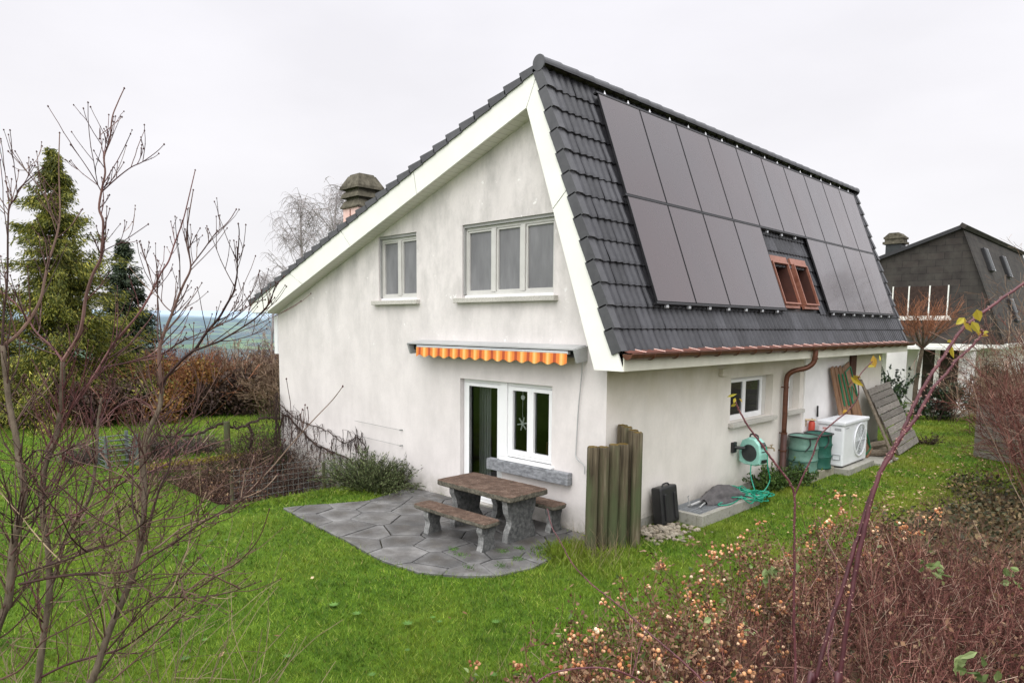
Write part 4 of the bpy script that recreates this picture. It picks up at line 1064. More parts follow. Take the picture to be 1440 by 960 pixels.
P = [reelp(.05, -.12, -.22), (.36, 4.03, .45), (.45, 3.98, .25), (.52, 3.9, .19)]
mb.tube(smooth_path(P, 8), .011, 7)
pts = []
for k in range(150):
    a = k * .62 + rg.uniform(-.1, .1); rr = rg.uniform(.20, .42); cx = .50 + .11 * math.sin(k * .13); cy = 3.62 + .22 * math.sin(k * .071)
    x, y = max(.06, cx + rr * .75 * math.cos(a)), cy + rr * 1.25 * math.sin(a)
    z = (.19 if (y < 3.70 and x < .70) else (.03 if (x > .85 or y > 3.9) else .10)) + .07 * rg.random() + .05 * max(0, 1 - abs(rr - .3) * 5)
    pts.append((x, y, z))
mb.tube(smooth_path(pts, 6), .0105, 6)
mb.tube(smooth_path([(.5, 3.4, .2), (.62, 3.0, .19), (.66, 2.6, .195), (.55, 2.45, .2), (.50, 2.75, .2), (.45, 3.1, .22)], 8), .0105, 6)
tag(recalc(mb.build('garden_hose', 'hose_green', loc=(.5, 3.7, .1))), 'green garden hose in a loose tangle beside the grey parasol', 'hose')
# tap
t = thing('garden_tap', 'small brass tap on the side wall right of the hose reel', 'tap', (0, 5.5, .72))
mb = MB(); mb.tube([(0, 5.5, .74), (.11, 5.5, .74)], .016, 8); mb.tube(smooth_path([(.10, 5.5, .74), (.14, 5.5, .735), (.15, 5.5, .68)], 4), .014, 8); mb.build('spout', 'brass', t)
mb = MB(); mb.tube([(.09, 5.5, .74), (.09, 5.5, .79)], .01, 6); mb.tube([(.09, 5.44, .80), (.09, 5.56, .80)], .012, 6); mb.build('handle', 'brass', t)
# planter slab with two garden bags
tag(MB().box(.02, .66, 6.16, 7.46, -.1, .17, bev=.012).build('concrete_trough', 'concrete_mossy', loc=(.3, 6.8, 0)), 'low mossy concrete block under the two garden waste bags', 'concrete block')
def bag(x, y, z, r, h, body, label, ph):
    t = thing('garden_bag', label, 'garden bag', (x, y, z), 'pop-up garden waste bags')
    mb = MB(); prof_ = []
    for k in range(26):
        u = k / 25; hoop = abs(((u * 3) % 1) - .5) * 2; prof_.append((r * (.95 + .05 * hoop ** 3 - .02 * (1 - hoop)), h * u))
    mb.lathe([(0, .005)] + prof_ + [(r * .94, h - .004), (r * .90, h * .35), (0, h * .3)], (x, y, z), 30); mb.build('body', body, t, smooth=True)
    mb = MB(); pts = [(x + (r + .006) * math.cos(a), y + (r + .006) * math.sin(a), z + h + .008 * math.sin(a * 3 + ph)) for a in np.linspace(0, 2 * math.pi, 33)]; mb.tube(pts, .016, 7); mb.build('rim', 'black_plastic', t)
    mb = MB()
    for u in (.33, .66): 
        pts = [(x + (r * 1.005) * math.cos(a), y + (r * 1.005) * math.sin(a), z + h * (u + .03 * math.sin(a + ph))) for a in np.linspace(0, 2 * math.pi, 33)]; mb.tube(pts, .007, 5)
    mb.build_each('hoop', 'bag_dark', t)
    mb = MB()
    for a in (-.95 + ph * .3, 2.2): 
        mb.tube(smooth_path([(x + r * 1.01 * math.cos(a), y + r * 1.01 * math.sin(a), z + h), (x + r * 1.06 * math.cos(a + .05), y + r * 1.06 * math.sin(a + .05), z + h * .8), (x + r * 1.05 * math.cos(a - .25), y + r * 1.05 * math.sin(a - .25), z + h * .62)], 5), .013, 6)
    mb.build_each('strap', 'black_plastic', t)
bag(.36, 6.46, .175, .30, .74, 'bag_light', 'pale green pop-up garden bag next to the brown downpipe', .4)
bag(.43, 7.08, .175, .285, .74, 'bag_dark', 'dark green pop-up garden bag next to the white heat pump', 1.4)
# heat pump on its plinth
tag(MB().box(.04, .96, 7.48, 9.15, -.1, .13, bev=.012).build('pump_plinth', 'concrete', loc=(.6, 8.3, 0)), 'stepped concrete slab carrying the white heat pump', 'concrete slab')
tag(MB().box(.10, 1.15, 9.17, 10.35, -.1, .05, bev=.012).build('paving_slab', 'concrete', loc=(.7, 9.7, 0)), 'flat concrete slab beside the heat pump plinth', 'paving slab')
t = thing('heat_pump', 'white boxy heat pump with round fan grille by the side wall', 'heat pump', (.6, 8.0, .14))
Y0_, Y1_ = 7.53, 9.05; YM = Y0_
MB().box(.24, .80, Y0_, Y1_, .165, 1.06, bev=.03).build('casing', 'pump_white', t)
MB().bevbox((.52, (Y0_ + Y1_) / 2, 1.105), (.62, Y1_ - Y0_ + .06, .085), .025).build('lid', 'pump_lid', t)
mb = MB()
for x in (.32, .72):
    for y in (Y0_ + .15, Y1_ - .15): mb.box(x - .05, x + .05, y - .06, y + .06, .13, .168)
mb.build_each('foot', 'black_plastic', t)
fc = (.802, 8.55, .66); fr = .36
mb = MB(); mb.lathe([(fr, 0), (fr + .035, .004), (fr + .03, .022), (fr - .012, .026), (fr - .02, .004)], fc, 40, 'x'); mb.build('fan_ring', 'pump_white', t, smooth=True)
mb = MB(); mb.lathe([(0, .003), (fr - .01, .003)], fc, 40, 'x'); mb.build('fan_recess', 'label_grey', t)
fan = MB(); m = 5
for k in range(m):
    a = 2 * math.pi * k / m + .3; pts = []
    V = []
    for i in range(6):
        rr = .07 + (fr - .09) * i / 5; wa = .42 - .12 * i / 5
        for s_, h_ in ((-1, .020), (1, .008)): q = a + s_ * wa * .9; V.append((fc[0] + h_, fc[1] + rr * math.cos(q), fc[2] + rr * math.sin(q)))
    fan.add(V, [(2 * i, 2 * i + 1, 2 * i + 3, 2 * i + 2) for i in range(5)])
fan.lathe([(0, .028), (.07, .026), (.075, .005)], fc, 20, 'x'); fan.build('fan', 'fan_metal', t)
mb = MB()
for rr in (.12, .18, .24, .30): mb.lathe([(rr - .003, .024), (rr + .003, .024), (rr + .003, .028), (rr - .003, .028)], fc, 36, 'x')
for k in range(4): a = math.pi * k / 4; d = np.array((0, math.cos(a), math.sin(a))) * fr; c = np.array(fc) + (.026, 0, 0); mb.tube([c - d, c + d], .004, 4)
mb.build('fan_grille', 'pump_white', t)
yy = Y0_ - .003
def decal(x0, x1, z0, z1, m, nm):
    mb = MB(); mb.add([(x0, yy, z0), (x1, yy, z0), (x1, yy, z1), (x0, yy, z1)], [(0, 1, 2, 3)]); mb.build(nm, m, t)
decal(.60, .74, .945, 1.0, 'label_grey', 'type_plate'); decal(.34, .43, .955, 1.0, 'label_red', 'warning_sticker')
mb = MB(); frame_bars(mb, .58, .75, .30, .42, .014, lambda u, d, v: (u, Y0_ - d, v), .0, .012); mb.build('access_panel', 'label_grey', t)
mb = MB(); mb.box(.50, .506, Y0_ - .002, Y0_ + .01, .2, 1.04); mb.build('panel_joint', 'label_grey', t)
mb = MB(); mb.box(.8005, .803, Y0_ + .12, Y0_ + .30, .985, 1.01); mb.build('name_badge', 'label_grey', t)
# red canister with valve by the wall
t = thing('red_canister', 'small red canister with metal valve behind the garden bags', 'canister', (.14, 7.36, .6))
mb = MB(); mb.lathe([(0, 0), (.065, 0), (.07, .02), (.07, .24), (.05, .28), (0, .285)], (.14, 7.42, .84), 16); mb.build('vessel', 'red_paint', t, smooth=True)
mb = MB(); mb.tube([(.14, 7.42, 1.12), (.14, 7.42, 1.18)], .022, 8); mb.tube([(.035, 7.30, 1.15), (.22, 7.42, 1.15)], .022, 8); mb.tube([(.04, 7.34, 1.0), (.04, 7.34, 1.15)], .016, 6); mb.build('valve', 'brass', t)
mb = MB(); mb.tube([(.06, 7.95, 1.17), (.10, 7.82, 1.42)], .022, 7); tag(mb.build('tool_handle', 'black_plastic', loc=(.08, 7.9, 1.2)), 'dark tool handle poking up behind the heat pump', 'tool handle')

# folded trestle boards with green legs leaning on the wall
def board(yb, yt, width, thick, x0, x1, h, label, legs):
    t = thing('trestle_board', label, 'trestle board', (x0, yb, 0), 'folding boards leaning on the white wall bay')
    d = np.array((x1 - x0, yt - yb, h)); L = np.linalg.norm(d); w = d / L
    ny = np.array((0, 1, 0)) - w * w[1]; ny /= np.linalg.norm(ny); nx_ = np.cross(ny, w)
    Rm = np.stack([nx_, ny, w], 1); c = np.array((x0, yb, .06)) + d / 2
    MB().bevbox(c, (thick, width, L), .006, Rm).build('board', 'bench_board', t)
    off = thick / 2 + .018
    if legs == 2:
        mb = MB()
        for s_ in (-.28, .28):
            p = lambda v, u: c + nx_ * off + ny * (v * width * .40) + w * (u * L)
            mb.tube([p(-1, s_ - .17), p(-1, s_ + .17)], .017, 6); mb.tube([p(1, s_ - .17), p(1, s_ + .17)], .017, 6)
            mb.tube([p(-1, s_ - .17), p(1, s_ - .17)], .017, 6); mb.tube([p(-1, s_ + .17), p(1, s_ + .17)], .017, 6); mb.tube([p(-.9, s_), p(.9, s_)], .014, 6); mb.tube([p(-.9, s_ - .15), p(0, s_), p(.9, s_ - .15)], .012, 6)
        mb.build('folding_leg', 'green_steel', t)
        MB().bevbox(c + nx_ * (off + .02) - w * (L * .47), (.03, width * .98, .05), .005, Rm).bevbox(c + nx_ * (off + .02) + w * (L * .30), (.03, width * .98, .05), .005, Rm).build('batten', 'bench_board', t)
    elif legs == 1:
        mb = MB(); p = lambda v, u: c + nx_ * off + ny * (v * width * .3) + w * (u * L)
        for s_ in (-.2, .25): mb.tube([p(0, s_ - .17), p(0, s_ + .17)], .02, 6)
        mb.build('folding_leg', 'green_steel', t)
board(9.08, 8.52, .17, .035, .42, .11, 2.22, 'narrow brown folding bench board, leftmost of the leaning boards', 0)
board(9.30, 8.70, .17, .035, .46, .13, 2.22, 'narrow brown bench board with green leg, second of the leaning boards', 1)
board(9.52, 8.88, .17, .035, .50, .15, 2.22, 'narrow brown bench board with green leg, third of the leaning boards', 1)
board(9.98, 9.30, .52, .035, .56, .14, 2.24, 'wide brown folding table board with green folded legs', 2)
# weathered slatted wooden panel leaning against the wall, with a plank propped in front
t = thing('slatted_panel', 'weathered grey slatted wooden panel leaning against the house', 'wooden panel', (.9, 12, 0))
A, B_ = np.array((.98, 10.9, .0)), np.array((.92, 13.05, .0)); Ct = np.array((.14, 10.80, 1.62)); 
ey = (B_ - A) / np.linalg.norm(B_ - A); ew = Ct - A; HL = np.linalg.norm(ew); ew = ew / HL; ey = ey - ew * ey.dot(ew); ey /= np.linalg.norm(ey); en = np.cross(ew, ey); en = en if en[0] > 0 else -en
Rm = np.stack([en, ey, ew], 1); rg = random.Random(3)
mb = MB(); wl = 2.12
for k in range(10):
    c = A + ey * wl / 2 + ew * (.09 + (HL - .12) * k / 9.4) + en * (.045 + .012 * (k % 2))
    mb.bevbox(c, (.020, wl + rg.uniform(-.03, .03), .165), .005, Rm @ rot('y', .10) @ rot('x', rg.uniform(-.008, .008)))
mb.build('slat', 'grey_plank', t)
mb = MB()
for u in (.03, .5, .97): mb.bevbox(A + ey * wl * u + ew * HL / 2, (.045, .07, HL), .005, Rm)
mb.build('frame', 'old_plank', t)
p0, p1 = np.array((1.18, 9.95, .03)), np.array((.16, 10.38, 1.90)); d = p1 - p0; L = np.linalg.norm(d); w = d / L; s_ = np.cross(w, (0, 1, 0)); s_ /= np.linalg.norm(s_); q = np.cross(w, s_)
mb = MB(); mb.bevbox((p0 + p1) / 2, (.035, .14, L), .005, np.stack([s_, q, w], 1)); tag(mb.build('plank', 'old_plank', loc=(1.1, 10, 0)), 'single brown plank propped in front of the slatted panel', 'plank')
rg = random.Random(77)
for i, (x, y, z, a, lab) in enumerate(((.75, 10.15, .14, .3, 'pale split log on the ground beside the heat pump'), (.55, 10.6, .12, 1.2, 'brown log lying under the leaning slatted panel'), (.62, 10.35, .30, .9, 'dark log on top of the other logs'))):
    mb = MB(); d = np.array((math.cos(a), math.sin(a), .15)) * .3; c = np.array((x, y, z)); mb.tube([c - d, c, c + d], [.085, .09, .08], 9); tag(mb.build('log', 'old_plank', loc=(x, y, z)), lab, 'log', 'logs by the slatted panel')

# ------------------------------------------------------------------ vegetation helpers
def unit(v): return v / (np.linalg.norm(v) + 1e-9)
def curve(rg, p, d, L, n, wob, up=0.0):
    """a gently wandering twig: n+1 points from p along d"""
    pts = [np.array(p, float)]; d = unit(np.array(d, float))
    for i in range(n):
        d = unit(d + rg.normal(0, wob, 3) + np.array((0, 0, up))); pts.append(pts[-1] + d * L / n)
    return np.array(pts), d
def cards_at(mb, P, rg, ln, wd, up=.3, mi=0, dirs=None, flat=0.0, leafy=False):
    """leaf-sized diamonds at the points P"""
    P = np.asarray(P); n = len(P)
    if n == 0: return
    D = rg.normal(0, 1, (n, 3)) if dirs is None else np.asarray(dirs) + rg.normal(0, .45, (n, 3))
    D[:, 2] += up; D /= np.linalg.norm(D, axis=1)[:, None]
    S = rg.normal(0, 1, (n, 3)); S[:, 2] *= (1 - flat); S = np.cross(D, S); S /= np.linalg.norm(S, axis=1)[:, None] + 1e-9
    l = ln * rg.uniform(.6, 1.35, n)[:, None] / 2; w = wd * rg.uniform(.6, 1.35, n)[:, None] / 2
    (mb.leaves if leafy else mb.cards)(P, D * l, S * w, mi)
def shoots(rg, base, dirs, lens, mb, r0, nseg=4, wob=.10, up=.05, kids=3, kid_len=.5, depth=2, sides=3, tips=None, nodes=None, spread=.8, rmin=.0012):
    """recursive bare shoots; collects tips and nodes"""
    for b, d, L in zip(base, dirs, lens):
        pts, dl = curve(rg, b, d, L, nseg, wob, up)
        r = np.linspace(r0, max(r0 * .45, rmin), nseg + 1); mb.tube(pts, r, sides, caps=False)
        if nodes is not None: nodes.extend(pts[1:])
        if depth > 0:
            k = rg.integers(max(1, kids - 1), kids + 2); bb, dd, ll = [], [], []
            for j in range(k):
                t = rg.uniform(.25, .98); i = min(int(t * nseg), nseg - 1); p = pts[i] + (pts[i + 1] - pts[i]) * (t * nseg - i)
                tang = unit(pts[i + 1] - pts[i]); bb.append(p); dd.append(unit(tang + rg.normal(0, spread, 3))); ll.append(L * kid_len * rg.uniform(.6, 1.25))
            shoots(rg, bb, dd, ll, mb, r0 * .6, max(2, nseg - 1), wob, up, kids, kid_len, depth - 1, sides, tips, nodes, spread, rmin)
        if tips is not None and depth == 0: tips.append(pts[-1])

TREES = {
 'A': [
  ('t', [(2.066,-7.314,1.169,0.0195),(2.101,-7.228,1.324,0.0187),(2.118,-7.145,1.574,0.0179),(2.138,-7.072,1.733,0.0171),(2.148,-7.0,1.951,0.0163),(2.122,-6.96,2.201,0.0155),(2.079,-6.932,2.482,0.0147),(2.063,-6.901,2.589,0.0138),(2.069,-6.847,2.713,0.013),(2.048,-6.821,2.827,0.0121)]),
  ('b', [(2.048,-6.821,2.827,0.0109),(2.012,-6.805,3.001,0.0102),(1.995,-6.786,3.078,0.0094),(1.993,-6.752,3.157,0.0087),(1.987,-6.72,3.236,0.008),(1.982,-6.688,3.324,0.0072),(1.985,-6.648,3.405,0.0064),(1.984,-6.614,3.478,0.0057),(1.96,-6.602,3.54,0.0049),(1.919,-6.602,3.651,0.0041),(1.895,-6.581,3.787,0.0033),(1.882,-6.546,3.941,0.0025)]),
  ('b', [(2.048,-6.821,2.827,0.0097),(2.089,-6.796,2.887,0.009),(2.16,-6.736,2.985,0.0084),(2.219,-6.693,3.044,0.0078),(2.271,-6.654,3.129,0.0071),(2.323,-6.615,3.205,0.0065),(2.37,-6.583,3.274,0.0059),(2.409,-6.56,3.341,0.0053),(2.431,-6.552,3.404,0.0047),(2.444,-6.556,3.459,0.0041),(2.462,-6.555,3.51,0.0035),(2.479,-6.543,3.642,0.0029),(2.491,-6.547,3.695,0.0023)]),
  ('b', [(2.207,-6.707,3.028,0.006),(2.322,-6.638,3.076,0.0054),(2.395,-6.615,3.093,0.0048),(2.528,-6.522,3.18,0.0043),(2.601,-6.494,3.232,0.0038),(2.658,-6.477,3.313,0.0032),(2.712,-6.468,3.362,0.0027),(2.77,-6.453,3.421,0.0022)]),
  ('b', [(2.254,-6.647,3.129,0.0042),(2.273,-6.568,3.179,0.0036),(2.284,-6.501,3.211,0.0031),(2.303,-6.419,3.287,0.0026),(2.322,-6.343,3.32,0.002)]),
  ('b', [(2.011,-6.623,3.496,0.0037),(2.01,-6.552,3.601,0.0034),(2.007,-6.488,3.687,0.0031),(2.006,-6.424,3.741,0.0028),(1.993,-6.375,3.789,0.0024),(1.969,-6.333,3.849,0.0021)]),
  ('b', [(1.959,-6.71,3.236,0.0031),(1.885,-6.739,3.296,0.0028),(1.813,-6.76,3.398,0.0025),(1.748,-6.772,3.512,0.0022),(1.689,-6.779,3.624,0.0019)]),
  ('b', [(2.116,-6.943,2.476,0.0047),(2.119,-6.982,2.577,0.0041),(2.123,-7.02,2.676,0.0035),(2.125,-7.059,2.791,0.0029),(2.123,-7.104,2.885,0.0023),(2.134,-7.134,2.995,0.0018)]),
  ('b', [(2.253,-7.018,1.981,0.0057),(2.353,-6.959,2.047,0.0052),(2.469,-6.878,2.142,0.0048),(2.604,-6.784,2.206,0.0043),(2.709,-6.718,2.28,0.0038),(2.843,-6.611,2.448,0.0034),(2.949,-6.534,2.588,0.003),(3.047,-6.467,2.719,0.0025),(3.131,-6.418,2.816,0.0021),(3.194,-6.394,2.888,0.0017)]),
  ('b', [(2.262,-7.002,2.036,0.0057),(2.246,-6.913,2.285,0.0052),(2.223,-6.846,2.417,0.0046),(2.165,-6.813,2.56,0.0041),(2.176,-6.721,2.638,0.0035),(2.146,-6.663,2.765,0.0029),(2.092,-6.631,2.867,0.0022)]),
  ('b', [(2.162,-7.177,1.483,0.0046),(2.258,-7.113,1.609,0.0041),(2.37,-7.027,1.772,0.0036),(2.491,-6.951,1.801,0.0031),(2.63,-6.861,1.815,0.0026),(2.774,-6.76,1.858,0.0022),(2.878,-6.698,1.91,0.0017)]),
  ('b', [(2.191,-7.169,1.332,0.0046),(2.221,-7.073,1.409,0.0041),(2.272,-6.952,1.519,0.0037),(2.321,-6.831,1.642,0.0032),(2.356,-6.73,1.715,0.0027),(2.328,-6.683,1.839,0.0022)]),
  ('b', [(2.232,-7.019,2.131,0.0046),(2.368,-6.948,2.18,0.0041),(2.506,-6.878,2.223,0.0036),(2.644,-6.795,2.351,0.0031),(2.765,-6.739,2.412,0.0026),(2.887,-6.678,2.496,0.0021),(2.986,-6.643,2.558,0.0017)]),
 ],
 'B': [
  ('t', [(1.575,-7.396,0.999,0.0186),(1.578,-7.367,1.191,0.018),(1.577,-7.335,1.43,0.0174),(1.579,-7.3,1.669,0.0168),(1.552,-7.292,1.916,0.0161),(1.521,-7.297,2.099,0.0155),(1.507,-7.274,2.354,0.0149),(1.538,-7.222,2.518,0.0143),(1.546,-7.203,2.594,0.0137),(1.548,-7.183,2.729,0.013),(1.536,-7.162,2.96,0.0124)]),
  ('t', [(1.579,-7.3,1.669,0.0112),(1.582,-7.26,1.784,0.0107),(1.586,-7.216,1.928,0.0102),(1.614,-7.15,2.061,0.0097),(1.642,-7.083,2.207,0.0092),(1.63,-7.045,2.418,0.0087),(1.608,-7.024,2.583,0.0082),(1.588,-7.001,2.744,0.0076)]),
  ('b', [(1.536,-7.162,2.96,0.0112),(1.572,-7.136,3.017,0.0106),(1.619,-7.094,3.117,0.01),(1.644,-7.076,3.196,0.0094),(1.663,-7.057,3.326,0.0089),(1.691,-7.032,3.436,0.0083),(1.727,-7.002,3.521,0.0078),(1.745,-6.994,3.582,0.0072),(1.751,-6.985,3.733,0.0067),(1.749,-6.996,3.796,0.0061),(1.761,-6.987,3.899,0.0056),(1.779,-6.974,3.992,0.005),(1.789,-6.97,4.078,0.0045),(1.814,-6.952,4.159,0.0039),(1.831,-6.939,4.262,0.0034),(1.86,-6.915,4.354,0.0029),(1.895,-6.888,4.426,0.0024)]),
  ('b', [(1.513,-7.253,2.474,0.0099),(1.534,-7.187,2.583,0.0094),(1.54,-7.134,2.701,0.009),(1.563,-7.067,2.804,0.0085),(1.581,-7.006,2.9,0.008),(1.598,-6.944,3.006,0.0075),(1.601,-6.9,3.083,0.007),(1.65,-6.803,3.22,0.0064),(1.675,-6.733,3.337,0.0059),(1.693,-6.667,3.468,0.0054),(1.691,-6.627,3.55,0.0049),(1.69,-6.582,3.662,0.0043),(1.683,-6.542,3.788,0.0038),(1.686,-6.482,3.98,0.0032),(1.679,-6.442,4.104,0.0027)]),
  ('b', [(1.471,-6.951,2.913,0.0065),(1.606,-6.855,2.945,0.0058),(1.718,-6.781,2.981,0.0052),(1.811,-6.725,3.008,0.0045),(1.902,-6.669,3.063,0.0039),(1.97,-6.638,3.1,0.0032),(2.069,-6.576,3.138,0.0026),(2.16,-6.521,3.179,0.002)]),
  ('b', [(1.536,-7.162,2.96,0.0062),(1.454,-7.185,3.038,0.0056),(1.345,-7.234,3.113,0.005),(1.267,-7.253,3.182,0.0045),(1.181,-7.282,3.252,0.0039),(1.093,-7.311,3.318,0.0032),(1.007,-7.342,3.365,0.0026)]),
  ('b', [(1.733,-6.98,3.888,0.0036),(1.763,-6.911,3.974,0.0033),(1.798,-6.84,4.034,0.0029),(1.822,-6.784,4.07,0.0026),(1.847,-6.723,4.131,0.0022),(1.853,-6.682,4.176,0.0019)]),
  ('b', [(1.732,-6.98,3.899,0.003),(1.74,-7.01,3.962,0.0026),(1.731,-7.055,4.042,0.0022),(1.714,-7.107,4.125,0.0018)]),
  ('b', [(1.789,-6.97,4.078,0.0024),(1.755,-6.972,4.136,0.0022),(1.723,-6.965,4.236,0.0019),(1.705,-6.966,4.19,0.0017)]),
  ('b', [(1.758,-7.002,3.562,0.003),(1.736,-6.949,3.595,0.0028),(1.734,-6.874,3.641,0.0025),(1.732,-6.797,3.695,0.0022),(1.709,-6.742,3.751,0.0019)]),
  ('b', [(1.531,-7.305,1.968,0.0062),(1.686,-7.207,2.087,0.0055),(1.812,-7.141,2.175,0.0048),(1.946,-7.07,2.259,0.0041),(2.06,-7.006,2.419,0.0034),(2.177,-6.952,2.486,0.0027),(2.319,-6.875,2.552,0.0021)]),
  ('b', [(1.559,-7.388,1.174,0.0074),(1.715,-7.263,1.278,0.0069),(1.861,-7.154,1.341,0.0063),(1.985,-7.066,1.4,0.0057),(2.103,-6.98,1.488,0.0052),(2.21,-6.903,1.602,0.0047),(2.315,-6.826,1.715,0.0041),(2.441,-6.73,1.826,0.0036),(2.562,-6.638,1.939,0.0031),(2.654,-6.573,2.061,0.0026),(2.711,-6.537,2.221,0.0021)]),
  ('b', [(1.592,-7.02,2.58,0.0051),(1.607,-6.935,2.678,0.0045),(1.648,-6.83,2.737,0.0039),(1.685,-6.747,2.67,0.0034),(1.72,-6.672,2.56,0.0028),(1.759,-6.591,2.469,0.0021)]),
  ('b', [(1.619,-7.223,1.937,0.0043),(1.633,-7.148,1.977,0.0039),(1.695,-7.026,2.007,0.0035),(1.717,-6.935,2.102,0.003),(1.743,-6.846,2.159,0.0026),(1.781,-6.736,2.284,0.0021)]),
 ],
 'C': [
  ('t', [(1.915,-7.728,1.276,0.0216),(1.95,-7.652,1.481,0.0207),(1.969,-7.585,1.721,0.0198),(1.977,-7.55,1.822,0.0189),(1.966,-7.512,2.068,0.018),(1.967,-7.479,2.198,0.017),(1.962,-7.45,2.341,0.0161),(1.928,-7.452,2.462,0.0151),(1.884,-7.46,2.62,0.0142),(1.833,-7.471,2.796,0.0132),(1.777,-7.474,3.063,0.0123)]),
  ('b', [(1.777,-7.474,3.063,0.0056),(1.741,-7.45,3.242,0.0052),(1.712,-7.422,3.391,0.0048),(1.666,-7.395,3.656,0.0044),(1.632,-7.377,3.77,0.004),(1.614,-7.352,3.826,0.0036),(1.599,-7.326,3.868,0.0032),(1.606,-7.274,3.937,0.0028),(1.615,-7.221,3.999,0.0024)]),
  ('b', [(1.77,-7.482,3.052,0.0089),(1.778,-7.416,3.109,0.0084),(1.779,-7.35,3.2,0.0079),(1.766,-7.3,3.293,0.0073),(1.736,-7.263,3.399,0.0067),(1.698,-7.234,3.506,0.0062),(1.667,-7.205,3.57,0.0056),(1.638,-7.167,3.682,0.005),(1.594,-7.146,3.772,0.0044),(1.53,-7.139,3.899,0.0038),(1.482,-7.114,4.048,0.0031),(1.431,-7.087,4.243,0.0025)]),
  ('b', [(1.584,-7.154,3.688,0.0036),(1.498,-7.167,3.799,0.0033),(1.412,-7.181,3.896,0.003),(1.308,-7.213,3.991,0.0026),(1.204,-7.247,4.079,0.0023),(1.1,-7.282,4.153,0.0019)]),
  ('b', [(2.032,-7.521,1.938,0.0065),(2.166,-7.422,2.002,0.0058),(2.271,-7.354,2.043,0.0051),(2.39,-7.27,2.094,0.0044),(2.491,-7.205,2.148,0.0038),(2.597,-7.129,2.231,0.0031),(2.707,-7.053,2.297,0.0025),(2.807,-6.986,2.361,0.0018)]),
  ('b', [(2.05,-7.509,1.9,0.0076),(2.187,-7.397,1.947,0.007),(2.33,-7.282,1.969,0.0064),(2.489,-7.153,1.985,0.0058),(2.578,-7.083,2.061,0.0052),(2.676,-7.004,2.146,0.0046),(2.77,-6.928,2.227,0.004),(2.885,-6.832,2.311,0.0034),(2.985,-6.748,2.416,0.0028),(3.051,-6.697,2.52,0.0023),(3.11,-6.65,2.643,0.0017)]),
  ('b', [(2.007,-7.532,2.042,0.0054),(2.024,-7.441,2.17,0.0047),(2.005,-7.386,2.301,0.004),(2.03,-7.296,2.364,0.0033),(2.051,-7.2,2.501,0.0026),(2.016,-7.158,2.64,0.0018)]),
  ('b', [(1.892,-7.446,2.456,0.0045),(1.984,-7.399,2.553,0.0039),(2.109,-7.336,2.526,0.0033),(2.226,-7.27,2.587,0.0028),(2.373,-7.188,2.544,0.0022),(2.511,-7.102,2.593,0.0017)]),
  ('b', [(2.015,-7.608,1.434,0.0054),(2.125,-7.538,1.504,0.0048),(2.228,-7.463,1.657,0.0042),(2.358,-7.371,1.741,0.0036),(2.484,-7.279,1.857,0.003),(2.583,-7.211,1.987,0.0024),(2.685,-7.149,2.049,0.0018)]),
 ],
}
